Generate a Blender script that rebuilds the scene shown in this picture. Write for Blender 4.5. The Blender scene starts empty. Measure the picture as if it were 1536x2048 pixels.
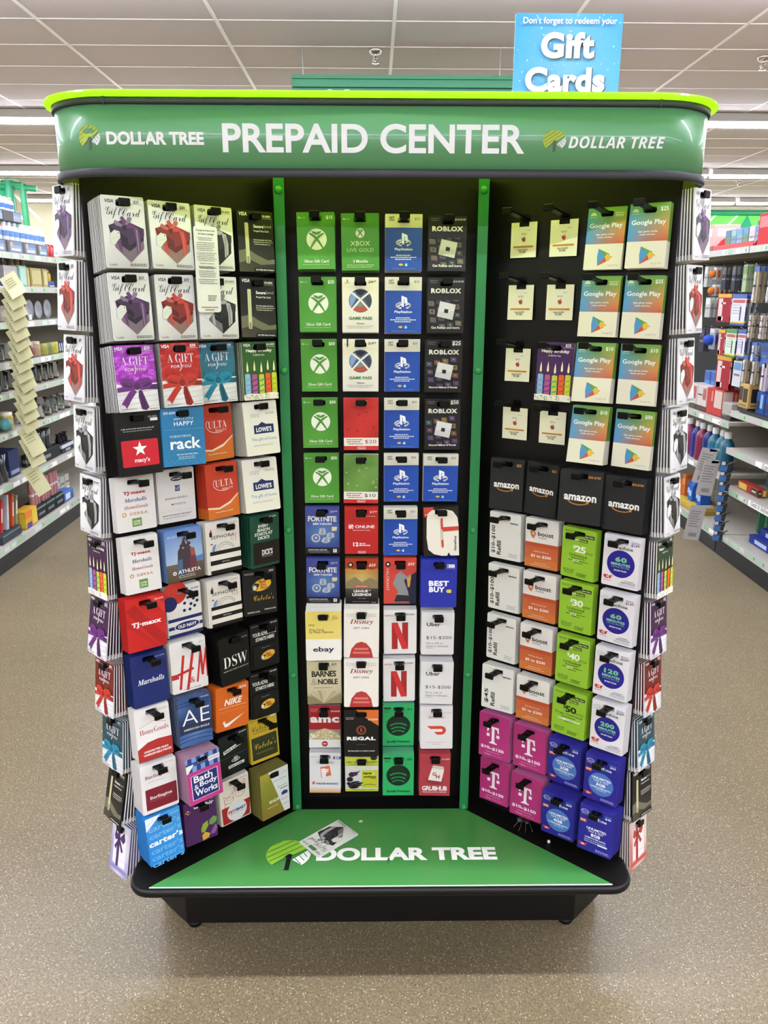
import bpy, math, random
from mathutils import Vector, Matrix
from mathutils.geometry import tessellate_polygon

random.seed(7)
S = 1.1                     # plan units -> metres
SC = bpy.context.scene
COL = SC.collection

# ------------------------------------------------------------------ camera, exposure, world
EYE = Vector((-0.0184, -1.5356, 1.55)) * S
YAW, PITCH, ROLL, FPX = -0.014, 0.2653, 0.0027, 1587.76


def make_camera():
    c, s = math.cos(YAW), math.sin(YAW)
    right0, fwd0, up_w = Vector((c, s, 0)), Vector((-s, c, 0)), Vector((0, 0, 1))
    cp, sp = math.cos(PITCH), math.sin(PITCH)
    fwd = fwd0 * cp - up_w * sp
    up0 = fwd0 * sp + up_w * cp
    cr, sr = math.cos(ROLL), math.sin(ROLL)
    right = right0 * cr + up0 * sr
    up = up0 * cr - right0 * sr
    cd = bpy.data.cameras.new('camera')
    cd.sensor_fit = 'VERTICAL'
    cd.sensor_height = 36.0
    cd.lens = FPX / 2048 * 36.0
    cd.clip_end = 100
    o = bpy.data.objects.new('camera', cd)
    COL.objects.link(o)
    m = Matrix((right, up, -fwd)).transposed().to_4x4()
    m.translation = EYE
    o.matrix_world = m
    SC.camera = o


make_camera()
SC.view_settings.view_transform = 'Standard'
SC.view_settings.look = 'None'
SC.view_settings.gamma = 1
SC.view_settings.use_curve_mapping = False
SC.view_settings.exposure = 1.8
LIGHT_ROWS = [-6.65, -3.35, -0.05, 3.2, 6.55, 9.85, 13.0]   # rows of strip lights, plan y
LIGHT_POWER = 19.0
WORLD_LIGHT = 0.35
W = bpy.data.worlds.new('world')
SC.world = W
W.use_nodes = True
W.node_tree.nodes['Background'].inputs[0].default_value = (1, 0.97, 0.92, 1)
W.node_tree.nodes['Background'].inputs[1].default_value = WORLD_LIGHT


# ------------------------------------------------------------------ colours and materials
def lin(h):
    if isinstance(h, (tuple, list)):
        return tuple(h)[:3]
    v = [int(h[i:i + 2], 16) / 255 for i in (0, 2, 4)]
    return tuple(x / 12.92 if x <= 0.04045 else ((x + 0.055) / 1.055) ** 2.4 for x in v)


MATS = {}


def mat(name, col='ffffff', rough=0.5, metal=0.0, emit=0.0, trans=0.0, spec=0.5, alpha=1.0, ior=1.45, coat=0.0):
    if name in MATS:
        return MATS[name]
    m = bpy.data.materials.new(name)
    m.use_nodes = True
    b = m.node_tree.nodes['Principled BSDF']
    b.inputs['Base Color'].default_value = (*lin(col), 1)
    b.inputs['Roughness'].default_value = rough
    b.inputs['Metallic'].default_value = metal
    b.inputs['Transmission Weight'].default_value = trans
    b.inputs['Specular IOR Level'].default_value = spec
    b.inputs['Alpha'].default_value = alpha
    b.inputs['IOR'].default_value = ior
    b.inputs['Coat Weight'].default_value = coat
    if emit:
        b.inputs['Emission Color'].default_value = (*lin(col), 1)
        b.inputs['Emission Strength'].default_value = emit
    MATS[name] = m
    return m


def print_mat(name, rough, spec=0.5, metal=0.0, coat=0.0):
    """Printed stock: the ink colour is the mesh's own colour attribute."""
    m = mat(name, 'ffffff', rough, metal, spec=spec, coat=coat)
    nt = m.node_tree
    a = nt.nodes.new('ShaderNodeAttribute')
    a.attribute_name = 'Ink'
    nt.links.new(a.outputs['Color'], nt.nodes['Principled BSDF'].inputs['Base Color'])
    return m


INK = print_mat('printed_card', 0.38, 0.45)
FOIL = print_mat('printed_foil', 0.24, 0.7, 0.4)
MATTE = print_mat('matte_print', 0.7, 0.25)
BLACK = mat('black_laminate', '100e0c', 0.42, spec=0.3)
BLACKP = mat('black_plastic', '050505', 0.42, spec=0.22)
CLEAR = mat('clear_plastic', 'ffffff', 0.12, trans=1.0, ior=1.15)
GLASS = mat('clear_glass', 'f8fbfa', 0.03, trans=1.0, ior=1.12)


def noise_bump(m, scale, strength, dist=0.01, stretch=(1, 1, 1), detail=2):
    nt = m.node_tree
    tc = nt.nodes.new('ShaderNodeTexCoord')
    mp = nt.nodes.new('ShaderNodeMapping')
    mp.inputs['Scale'].default_value = stretch
    nz = nt.nodes.new('ShaderNodeTexNoise')
    nz.inputs['Scale'].default_value = scale
    nz.inputs['Detail'].default_value = detail
    bp = nt.nodes.new('ShaderNodeBump')
    bp.inputs['Strength'].default_value = strength
    bp.inputs['Distance'].default_value = dist
    nt.links.new(tc.outputs['Object'], mp.inputs['Vector'])
    nt.links.new(mp.outputs['Vector'], nz.inputs['Vector'])
    nt.links.new(nz.outputs['Fac'], bp.inputs['Height'])
    nt.links.new(bp.outputs['Normal'], nt.nodes['Principled BSDF'].inputs['Normal'])


noise_bump(FOIL, 45, 0.5, 0.004)


# ------------------------------------------------------------------ mesh builder
WHITE = (1, 1, 1)


class MB:
    """Collects polygons (plan units) and links them as one mesh object."""

    def __init__(self):
        self.v, self.f, self.m, self.c, self.sm = [], [], [], [], []

    def poly(self, pts, m=None, col=WHITE, smooth=False):
        n = len(self.v)
        self.v += [tuple(p) for p in pts]
        self.f.append(tuple(range(n, n + len(pts))))
        self.m.append(m)
        self.c.append(col if isinstance(col, list) else lin(col))
        self.sm.append(smooth)

    def raw(self, verts, faces, m=None, col=WHITE, smooth=False):
        n = len(self.v)
        self.v += [tuple(p) for p in verts]
        c = lin(col)
        for f in faces:
            self.f.append(tuple(i + n for i in f))
            self.m.append(m)
            self.c.append(c)
            self.sm.append(smooth)

    def box(self, x0, y0, z0, x1, y1, z1, m=None, col=WHITE):
        P = [(x0, y0, z0), (x1, y0, z0), (x1, y1, z0), (x0, y1, z0), (x0, y0, z1), (x1, y0, z1), (x1, y1, z1), (x0, y1, z1)]
        self.raw(P, [(0, 3, 2, 1), (4, 5, 6, 7), (0, 1, 5, 4), (1, 2, 6, 5), (2, 3, 7, 6), (3, 0, 4, 7)], m, col)

    def bbox(self, x0, y0, z0, x1, y1, z1, r, m=None, col=WHITE):
        """a box with its vertical and horizontal edges chamfered by r"""
        r = min(r, abs(x1 - x0) * .3, abs(y1 - y0) * .3, abs(z1 - z0) * .3)
        rings = []
        for z, i in ((z0, r), (z0 + r, 0), (z1 - r, 0), (z1, r)):
            a, b, c, d = x0 + i, y0 + i, x1 - i, y1 - i
            k = r if i == 0 else r * .6
            rings.append([(a + k, b, z), (c - k, b, z), (c, b + k, z), (c, d - k, z), (c - k, d, z), (a + k, d, z), (a, d - k, z), (a, b + k, z)])
        self.loft(rings, m, col, caps=True)

    def loft(self, rings, m=None, col=WHITE, caps=True, smooth=False, closed=True):
        n = len(rings[0])
        V = [p for r in rings for p in r]
        F = []
        for k in range(len(rings) - 1):
            for i in range(n if closed else n - 1):
                j = (i + 1) % n
                F.append((k * n + i, k * n + j, (k + 1) * n + j, (k + 1) * n + i))
        self.raw(V, F, m, col, smooth)
        if caps:
            self.poly(list(reversed(rings[0])), m, col)
            self.poly(rings[-1], m, col)

    def prism(self, pts2, z0, z1, m=None, col=WHITE):
        self.loft([[(x, y, z0) for x, y in pts2], [(x, y, z1) for x, y in pts2]], m, col)

    def lathe(self, prof, cx, cy, m=None, col=WHITE, n=16, smooth=True, axis='z', caps=True):
        rings = []
        for r, h in prof:
            R = []
            for i in range(n):
                a = 2 * math.pi * i / n
                x, y = r * math.cos(a), r * math.sin(a)
                if axis == 'z':
                    R.append((cx + x, cy + y, h))
                elif axis == 'y':
                    R.append((cx + x, h, cy - y))
                else:
                    R.append((h, cx + x, cy + y))
            rings.append(R)
        self.loft(rings, m, col, caps, smooth)

    def tube(self, pts, r, m=None, col=WHITE, n=8, taper=None):
        rings = []
        P = [Vector(p) for p in pts]
        for i, p in enumerate(P):
            d = (P[min(i + 1, len(P) - 1)] - P[max(i - 1, 0)]).normalized()
            a = Vector((0, 0, 1)) if abs(d.z) < .9 else Vector((1, 0, 0))
            u = d.cross(a).normalized()
            w = d.cross(u)
            rr = r if taper is None else r * taper[i]
            rings.append([tuple(p + (u * math.cos(2 * math.pi * k / n) + w * math.sin(2 * math.pi * k / n)) * rr) for k in range(n)])
        self.loft(rings, m, col, True, True)

    def xform(self, M):
        self.v = [tuple(M @ Vector(p)) for p in self.v]
        return self

    def build(self, name, default, parent=None, origin=(0, 0, 0), matrix=None):
        me = bpy.data.meshes.new(name)
        o0 = Vector(origin)
        me.from_pydata([tuple((Vector(p) - o0) * S) for p in self.v], [], self.f)
        mats, idx = [], {}
        for m in self.m:
            m = m or default
            if m.name not in idx:
                idx[m.name] = len(mats)
                mats.append(m)
        for m in mats:
            me.materials.append(m)
        me.polygons.foreach_set('material_index', [idx[(m or default).name] for m in self.m])
        me.polygons.foreach_set('use_smooth', self.sm)
        at = me.color_attributes.new('Ink', 'FLOAT_COLOR', 'CORNER')
        buf = []
        for f, c in zip(self.f, self.c):
            if isinstance(c, list):
                for q in c:
                    buf += [q[0], q[1], q[2], 1.0]
            else:
                buf += [c[0], c[1], c[2], 1.0] * len(f)
        at.data.foreach_set('color', buf)
        me.validate()
        me.update()
        o = bpy.data.objects.new(name, me)
        COL.objects.link(o)
        if matrix is not None:
            o.matrix_world = matrix
        elif parent is not None:
            o.parent = parent
            o.location = (o0 - Vector(parent['_o'])) * S if '_o' in parent else o0 * S
            o['_o'] = tuple(o0)
        else:
            o.location = o0 * S
            o['_o'] = tuple(o0)
        return o


def tag(o, label=None, cat=None, group=None, kind=None):
    if label:
        o['label'] = label
    if cat:
        o['category'] = cat
    if group:
        o['group'] = group
    if kind:
        o['kind'] = kind
    return o


def empty(name, loc):
    o = bpy.data.objects.new(name, None)
    COL.objects.link(o)
    o.location = Vector(loc) * S
    o['_o'] = tuple(loc)
    o.empty_display_size = 0.1
    return o


# ------------------------------------------------------------------ lettering
TXT = {}


def style_map(s, st):
    """serif, script and slanted faces: the letterlike alphabets that the built-in font stack carries"""
    base = {'B': (0x1D400, 0x1D41A, 0x1D7CE), 'I': (0x1D468, 0x1D482, None), 'i': (0x1D434, 0x1D44E, None), 'C': (0x1D4D0, 0x1D4EA, None),
            'c': (0x1D49C, 0x1D4B6, None), 'S': (0x1D5D4, 0x1D5EE, 0x1D7EC), 'O': (0x1D63C, 0x1D656, None)}
    special = {('c', 'B'): '\u212c', ('c', 'E'): '\u2130', ('c', 'F'): '\u2131', ('c', 'H'): '\u210b', ('c', 'I'): '\u2110', ('c', 'L'): '\u2112',
               ('c', 'M'): '\u2133', ('c', 'R'): '\u211b', ('c', 'e'): '\u212f', ('c', 'g'): '\u210a', ('c', 'o'): '\u2134', ('i', 'h'): '\u210e'}
    if st not in base:
        return s
    U, L, D = base[st]
    out = ''
    for ch in s:
        if (st, ch) in special:
            out += special[(st, ch)]
        elif 'A' <= ch <= 'Z':
            out += chr(U + ord(ch) - 65)
        elif 'a' <= ch <= 'z':
            out += chr(L + ord(ch) - 97)
        elif '0' <= ch <= '9' and D:
            out += chr(D + ord(ch) - 48)
        else:
            out += ch
    return out


def glyphs(s, st='', bold=0.0, shear=0.0, space=1.0, res=2):
    key = (s, st, bold, shear, space, res)
    if key in TXT:
        return TXT[key]
    c = bpy.data.curves.new('lettering', 'FONT')
    c.body = style_map(s, st)
    c.size = 1
    c.resolution_u = res
    c.offset = bold
    c.shear = shear
    c.space_character = space
    o = bpy.data.objects.new('lettering', c)
    me = bpy.data.meshes.new_from_object(o)
    V = [(v.co.x, v.co.y) for v in me.vertices]
    F = [tuple(p.vertices) for p in me.polygons]
    bpy.data.objects.remove(o)
    bpy.data.curves.remove(c)
    bpy.data.meshes.remove(me)
    if not V:
        V = [(0, 0)]
    x0, x1 = min(v[0] for v in V), max(v[0] for v in V)
    y0, y1 = min(v[1] for v in V), max(v[1] for v in V)
    w, h = max(x1 - x0, 1e-6), max(y1 - y0, 1e-6)
    V = [((x - (x0 + x1) / 2), (y - (y0 + y1) / 2)) for x, y in V]
    TXT[key] = (V, F, w, h)
    return TXT[key]


# styles: '' plain, 'b' bold, 'h' heavy, 'k' black, 'o' bold slanted, 'l' light, 'B' serif bold, 'I' serif bold italic, 'C'/'c' script
STY = {'': ('', .0, 0, 1), 'b': ('', .022, 0, 1), 'h': ('', .036, 0, 1.04), 'k': ('', .05, 0, 1.1), 'o': ('', .03, .3, 1.04), 'l': ('', -.012, 0, 1.02),
       's': ('B', -.012, 0, 1), 'B': ('B', 0, 0, 1), 'I': ('I', 0, 0, 1), 'i': ('i', .012, 0, 1), 'C': ('C', -.01, 0, 1), 'c': ('c', .0, 0, 1), 'n': ('', .03, .0, .9), 'H': ('', .024, 0, 1.0, 10), 'K': ('', .045, 0, 1.02, 10), 'Q': ('', .048, 0, 1.06, 10), 'q': ('', .022, 0, 1, 6), 'O': ('O', .0, 0, 1.0, 8), 'w': ('', .012, 0, 1.12), 'u': ('', .022, .18, 1)}


def text_polys(s, cx, cy, w, h=None, st='b', rot=0):
    """lettering fitted to width w (and height h if given) about (cx, cy): 2D verts and faces"""
    V, F, gw, gh = glyphs(s, *STY[st])
    kx = w / gw
    ky = kx if h is None else h / gh
    ca, sa = math.cos(rot), math.sin(rot)
    out = []
    for x, y in V:
        x, y = x * kx, y * ky
        out.append((cx + x * ca - y * sa, cy + x * sa + y * ca))
    return out, F


def tess(pts, holes=()):
    loops = [[Vector((x, y, 0)) for x, y in pts]] + [[Vector((x, y, 0)) for x, y in h] for h in holes]
    tri = tessellate_polygon(loops)
    allp = [p for l in [pts, *holes] for p in l]
    out = []
    for t in tri:
        a, b, c = (allp[i] for i in t)
        if (b[0] - a[0]) * (c[1] - a[1]) - (b[1] - a[1]) * (c[0] - a[0]) < 0:
            t = (t[0], t[2], t[1])
        out.append(tuple(t))
    return allp, out


def stroke(pts, th, closed=False):
    """a polyline of width th as quads"""
    out = []
    n = len(pts)
    for i in range(n if closed else n - 1):
        (x0, y0), (x1, y1) = pts[i], pts[(i + 1) % n]
        dx, dy = x1 - x0, y1 - y0
        L = math.hypot(dx, dy) or 1
        nx, ny = -dy / L * th / 2, dx / L * th / 2
        ex, ey = dx / L * th * .3, dy / L * th * .3
        out.append([(x0 + nx - ex, y0 + ny - ey), (x0 - nx - ex, y0 - ny - ey), (x1 - nx + ex, y1 - ny + ey), (x1 + nx + ex, y1 + ny + ey)])
    return out


def rrect(x0, y0, x1, y1, r, n=3):
    pts = []
    for cx, cy, a0 in ((x1 - r, y1 - r, 0), (x0 + r, y1 - r, 90), (x0 + r, y0 + r, 180), (x1 - r, y0 + r, 270)):
        for i in range(n + 1):
            a = math.radians(a0 + 90 * i / n)
            pts.append((cx + r * math.cos(a), cy + r * math.sin(a)))
    return pts


class Art:
    """Flat print in a plane: x to the right, y DOWN, both 0..1 of the printed face; each layer lies a hair above the last."""
    STEP = 0.00007

    def __init__(self, mb, w, h, z=0.0, mapf=None, m=None):
        self.mb, self.w, self.h, self.z, self.m = mb, w, h, z, m
        self.mapf = mapf or (lambda x, y, z: (x, y, z))

    def P(self, x, y):
        return ((x - .5) * self.w, (.5 - y) * self.h)

    def _put(self, V, F, col, m=None):
        self.z += self.STEP
        self.mb.raw([self.mapf(x, y, self.z) for x, y in V], F, m or self.m, col)

    def p(self, pts, col, m=None):
        q = [self.P(*a) for a in pts]
        V, F = tess(q)
        self._put(V, F, col, m)
        return self

    def r(self, x0, y0, x1, y1, col, m=None, rad=0):
        if rad:
            a, b = self.P(x0, y1), self.P(x1, y0)
            V = rrect(a[0], a[1], b[0], b[1], rad * self.w)
            self._put(V, [tuple(range(len(V)))], col, m)
            return self
        V = [self.P(x0, y1), self.P(x1, y1), self.P(x1, y0), self.P(x0, y0)]
        self._put(V, [(0, 1, 2, 3)], col, m)
        return self

    def e(self, cx, cy, rx, ry, col, n=28, a0=0, a1=360, rot=0):
        """ellipse; radii in widths"""
        X, Y = self.P(cx, cy)
        ra = math.radians(rot)
        V = []
        k = n if a1 - a0 >= 360 else n + 1
        for i in range(k):
            a = math.radians(a0 + (a1 - a0) * i / n)
            x, y = rx * self.w * math.cos(a), ry * self.w * math.sin(a)
            V.append((X + x * math.cos(ra) - y * math.sin(ra), Y + x * math.sin(ra) + y * math.cos(ra)))
        self._put(V, [tuple(range(len(V)))], col)
        return self

    def c(self, cx, cy, r, col, n=28):
        return self.e(cx, cy, r, r, col, n)

    def l(self, pts, th, col, closed=False):
        Q = stroke([self.P(*a) for a in pts], th * self.w, closed)
        V, F = [], []
        for q in Q:
            F.append(tuple(range(len(V), len(V) + 4)))
            V += q
        self._put(V, F, col)
        return self

    def arc(self, cx, cy, rx, ry, a0, a1, th, col, n=18):
        k = self.w / self.h
        pts = [(cx + rx * math.cos(math.radians(a0 + (a1 - a0) * i / n)), cy - ry * k * math.sin(math.radians(a0 + (a1 - a0) * i / n))) for i in range(n + 1)]
        return self.l(pts, th, col)

    def t(self, s, cx, cy, w, col, st='b', h=None, rot=0):
        """lettering: centre, width and height as fractions of the face's width"""
        X, Y = self.P(cx, cy)
        V, F = text_polys(s, X, Y, w * self.w, None if h is None else h * self.w, st, math.radians(rot))
        self._put(V, F, col)
        return self

    def micro(self, x0, y0, x1, col, rows=1, lh=.03, th=.012, seed=1):
        """print too small to read: broken hairlines"""
        rnd = random.Random(seed)
        V, F = [], []
        for k in range(rows):
            x = x0 + (rnd.random() * .08 * (x1 - x0) if k else 0)
            end = x1 - (rnd.random() * .2 * (x1 - x0))
            while x < end:
                d = .02 + rnd.random() * .05
                e = min(x + d, end)
                y = y0 + k * lh
                n = len(V)
                V += [self.P(x, y + th), self.P(e, y + th), self.P(e, y), self.P(x, y)]
                F.append((n, n + 1, n + 2, n + 3))
                x = e + .014
        self._put(V, F, col)
        return self

    def grad(self, x0, y0, x1, y1, grid, n=6):
        """a printed colour blend over a control grid of colours (rows from the top)"""
        R, K = len(grid), len(grid[0])
        G = [[lin(c) for c in row] for row in grid]

        def at(u, v):
            a, b = u * (K - 1), v * (R - 1)
            i, j = min(int(a), K - 2), min(int(b), R - 2)
            fa, fb = a - i, b - j
            return tuple((G[j][i][k] * (1 - fa) + G[j][i + 1][k] * fa) * (1 - fb) + (G[j + 1][i][k] * (1 - fa) + G[j + 1][i + 1][k] * fa) * fb for k in range(3))
        self.z += self.STEP
        for i in range(n):
            for j in range(n):
                q = [(i / n, (j + 1) / n), ((i + 1) / n, (j + 1) / n), ((i + 1) / n, j / n), (i / n, j / n)]
                pts = [self.mapf(*self.P(x0 + a * (x1 - x0), y0 + b * (y1 - y0)), self.z) for a, b in q]
                self.mb.poly(pts, self.m, [at(a, b) for a, b in q])
        return self
# ================================================================== the store shell
def structure(o):
    o['kind'] = 'structure'
    return o


def floor_material():
    m = mat('terrazzo', 'b0a48e', 0.32, spec=0.4)
    nt = m.node_tree
    L = nt.links
    b = nt.nodes['Principled BSDF']
    tc = nt.nodes.new('ShaderNodeTexCoord')

    def ramp(fac, stops):
        r = nt.nodes.new('ShaderNodeValToRGB')
        r.color_ramp.elements[0].position, r.color_ramp.elements[0].color = stops[0][0], (*lin(stops[0][1]), 1)
        r.color_ramp.elements[1].position, r.color_ramp.elements[1].color = stops[1][0], (*lin(stops[1][1]), 1)
        L.new(fac, r.inputs[0])
        return r.outputs[0]

    def noise(sc, det=3):
        n = nt.nodes.new('ShaderNodeTexNoise')
        n.inputs['Scale'].default_value = sc
        n.inputs['Detail'].default_value = det
        L.new(tc.outputs['Object'], n.inputs['Vector'])
        return n.outputs['Fac']

    def vor(sc):
        v = nt.nodes.new('ShaderNodeTexVoronoi')
        v.inputs['Scale'].default_value = sc
        L.new(tc.outputs['Object'], v.inputs['Vector'])
        return v

    def mix(fac, a, c, mode='MIX'):
        x = nt.nodes.new('ShaderNodeMix')
        x.data_type = 'RGBA'
        x.blend_type = mode
        if isinstance(fac, float):
            x.inputs[0].default_value = fac
        else:
            L.new(fac, x.inputs[0])
        for s, i in ((a, 6), (c, 7)):
            if isinstance(s, str):
                x.inputs[i].default_value = (*lin(s), 1)
            else:
                L.new(s, x.inputs[i])
        return x.outputs[2]

    def math_(op, a, bval):
        q = nt.nodes.new('ShaderNodeMath')
        q.operation = op
        L.new(a, q.inputs[0])
        if isinstance(bval, float):
            q.inputs[1].default_value = bval
        else:
            L.new(bval, q.inputs[1])
        return q.outputs[0]

    base = ramp(noise(2.2, 4), [(.3, '706449'), (.72, '807257')])
    grain = ramp(noise(150, 2), [(.35, '5f533c'), (.65, '918266')])
    c = mix(0.5, base, grain)
    # light chips
    v = vor(150)
    sel = nt.nodes.new('ShaderNodeSeparateColor')
    L.new(v.outputs['Color'], sel.inputs[0])
    near = math_('LESS_THAN', v.outputs['Distance'], 0.3)
    pick = math_('GREATER_THAN', sel.outputs[0], 0.66)
    c = mix(math_('MULTIPLY', near, pick), c, '9c9078')
    # white chips
    v2 = vor(200)
    s2 = nt.nodes.new('ShaderNodeSeparateColor')
    L.new(v2.outputs['Color'], s2.inputs[0])
    c = mix(math_('MULTIPLY', math_('LESS_THAN', v2.outputs['Distance'], 0.3), math_('GREATER_THAN', s2.outputs[1], 0.88)), c, 'd0c6b0')
    # dark chips
    v3 = vor(210)
    s3 = nt.nodes.new('ShaderNodeSeparateColor')
    L.new(v3.outputs['Color'], s3.inputs[0])
    c = mix(math_('MULTIPLY', math_('LESS_THAN', v3.outputs['Distance'], 0.3), math_('GREATER_THAN', s3.outputs[2], 0.9)), c, '4f4334')
    # worn stains with a shape of their own
    st = nt.nodes.new('ShaderNodeMath')
    st.operation = 'GREATER_THAN'
    L.new(noise(5.5, 5), st.inputs[0])
    st.inputs[1].default_value = 0.67
    c = mix(math_('MULTIPLY', st.outputs[0], 0.35), c, '6d6352')
    L.new(c, b.inputs['Base Color'])
    return m


XW, YB, YN, ZC = 10.0, 14.6, -9.2, 3.2
mb = MB()
mb.box(-XW, YN, -.05, XW, YB, 0)
structure(mb.build('floor', floor_material()))

tile_m = mat('ceiling_tile', 'cfc6c2', 0.9, spec=0.1)
noise_bump(tile_m, 60, 0.25, 0.004)
grid_m = mat('ceiling_grid', 'f4f2ee', 0.5)
mb = MB()
mb.box(-XW, YN, ZC, XW, YB, ZC + .05, tile_m)
x = .115 - 1.105 * 9
while x < XW:
    mb.box(x - .011, YN, ZC - .004, x + .011, YB, ZC, grid_m)
    x += 1.105
y = 4.02 - .53 * 24
while y < YB:
    mb.box(-XW, y - .006, ZC - .003, XW, y + .006, ZC, grid_m)
    y += .53
structure(mb.build('ceiling', tile_m))

wall_m = mat('cream_wall', 'd2caaa', 0.8, spec=0.2)
mb = MB()
mb.box(-XW, YB - .3, 0, XW, YB - .2, ZC, wall_m)
structure(mb.build('wall_back', wall_m))
mb = MB()
mb.box(-XW - .1, YN, 0, -XW, YB, ZC, wall_m)
structure(mb.build('wall_left', wall_m))
mb = MB()
mb.box(XW, YN, 0, XW + .1, YB, ZC, wall_m)
structure(mb.build('wall_right', wall_m))
mb = MB()
mb.box(-XW, YN - .1, 0, XW, YN, ZC, wall_m)
structure(mb.build('wall_front', wall_m))

# strip lights
lamp_m = mat('lit_tube', 'e8edff', 0.5, emit=LIGHT_POWER)
hous_m = mat('lamp_housing', 'b9b5ae', 0.5)


def strip_light(y, x0, x1, label, group=None):
    r = empty('strip_light', ((x0 + x1) / 2, y, ZC))
    tag(r, label, 'ceiling light', group)
    m = MB()
    m.box(x0, y - .075, ZC - .075, x1, y + .075, ZC - .006)
    m.build('lamp_housing', hous_m, r)
    m = MB()
    m.prism([(-.001, 0)], 0, 0) if False else None
    z = ZC - .077
    m.raw([(x0 + .01, y - .06, z), (x1 - .01, y - .06, z), (x1 - .01, y + .06, z), (x0 + .01, y + .06, z),
           (x0 + .01, y - .045, z - .03), (x1 - .01, y - .045, z - .03), (x1 - .01, y + .045, z - .03), (x0 + .01, y + .045, z - .03)],
          [(0, 3, 2, 1)[::-1], (4, 7, 6, 5)[::1], (0, 1, 5, 4), (1, 2, 6, 5), (2, 3, 7, 6), (3, 0, 4, 7)])
    m.build('tube_cover', lamp_m, r)


for i, y in enumerate(LIGHT_ROWS):
    far = {6.55: 'nearest row seen', 9.85: 'second row back', 13.0: 'row by the back wall'}.get(y)
    if far is None:
        strip_light(y, -8, 8, 'long white strip light on the ceiling, outside the picture', 'strip lights overhead and behind the viewer')
    else:
        strip_light(y, -9.4, -1.6, 'glowing white strip light left of the green header, ' + far)
        strip_light(y, -1.57, 1.6, 'white strip light hidden behind the green header, ' + far)
        strip_light(y, 1.63, {6.55: 9.4, 9.85: 4.45, 13.0: 6.2}[y], 'glowing white strip light right of the green header, ' + far)
        if y != 6.55:
            strip_light(y, {9.85: 4.5, 13.0: 6.27}[y], 9.4, 'glowing white strip light at the right edge, ' + far)

# ================================================================== the card display
PANEL = {  # origin x,y ; direction along ; outward normal ; length
    'B': ((-.219, .338), (1, 0), (0, -1), .438),
    'L': ((-.5844, .0733), (.7868, .6172), (.6172, -.7868), .4099),
    'R': ((.2619, .3263), (.7868, -.6172), (-.6172, -.7868), .4099),
    'M': ((-.6612, .1449), (.7314, -.682), (-.682, -.7314), .105),
    'N': ((.5844, .0733), (.7314, .682), (.682, -.7314), .105)}


def on_panel(k, u, z, d):
    (ox, oy), (ux, uy), (nx, ny), _ = PANEL[k]
    return (ox + ux * u + nx * d, oy + uy * u + ny * d, z)


ZD, ZB, ZT, ZTOP = .2417, 1.755, 1.889, 1.903
kiosk = empty('gift_card_display', (0, .36, 0))
tag(kiosk, 'black and green walk-up display stand with three card panels and a curved header', 'display stand')

green_m = mat('green_print', '568f5e', 0.38, spec=0.6, coat=0.2)
noise_bump(green_m, 3.0, 0.35, 0.02, (1, 1, .5), 1)
deck_m = mat('green_deck_print', '468945', 0.25, spec=0.5)
noise_bump(deck_m, 4.0, 0.12, 0.01)
post_m = mat('green_enamel', '227a44', 0.35)
band_m = mat('dark_grey_trim', '2b2d2e', 0.5)


def lime_material(name, thin, glow):
    m = bpy.data.materials.new(name)
    m.use_nodes = True
    nt = m.node_tree
    nt.nodes.remove(nt.nodes['Principled BSDF'])
    out = nt.nodes['Material Output']
    d = nt.nodes.new('ShaderNodeBsdfDiffuse')
    d.inputs[0].default_value = (*lin('b8ff38'), 1)
    t = nt.nodes.new('ShaderNodeBsdfTranslucent')
    t.inputs[0].default_value = (*lin(glow), 1)
    g = nt.nodes.new('ShaderNodeBsdfGlossy')
    g.inputs['Roughness'].default_value = .15
    a = nt.nodes.new('ShaderNodeMixShader')
    a.inputs[0].default_value = thin
    b = nt.nodes.new('ShaderNodeMixShader')
    b.inputs[0].default_value = .06
    nt.links.new(d.outputs[0], a.inputs[1])
    nt.links.new(t.outputs[0], a.inputs[2])
    nt.links.new(a.outputs[0], b.inputs[1])
    nt.links.new(g.outputs[0], b.inputs[2])
    nt.links.new(b.outputs[0], out.inputs[0])
    return m


lime_m = lime_material('lime_acrylic', .7, 'ccff50')
sheet_m = lime_material('lime_acrylic_sheet', .97, 'ecff52')

# plinth, feet, slab and green deck print
mb = MB()
mb.prism([(-.49, .135), (.49, .135), (.575, .22), (.575, .56), (.49, .645), (-.49, .645), (-.575, .56), (-.575, .22)], .02, .2265)
mb.build('plinth', BLACK, kiosk)
for x, y in ((-.475, .158), (.475, .158), (-.475, .625), (.475, .625)):
    mb = MB()
    mb.lathe([(.017, 0), (.019, .004), (.019, .011), (.008, .014), (.008, .024)], x, y, n=14)
    mb.build('foot', BLACKP, kiosk)


def slab_outline(g=0.0):
    pts = []
    for cx, cy, a0, a1 in ((.53, .04, -90, 0), (.53, .60, 0, 90), (-.53, .60, 90, 180), (-.53, .04, 180, 270)):
        for i in range(9):
            a = math.radians(a0 + (a1 - a0) * i / 8)
            pts.append((cx + (.055 - g) * math.cos(a), cy + (.055 - g) * math.sin(a)))
    return pts


mb = MB()
mb.loft([[(x, y, z) for x, y in slab_outline(g)] for z, g in ((.222, .006), (.2255, .0015), (.229, 0), (.236, 0), (.2395, .0015), (ZD, .006))])
mb.build('deck_slab', BLACK, kiosk)


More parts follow.
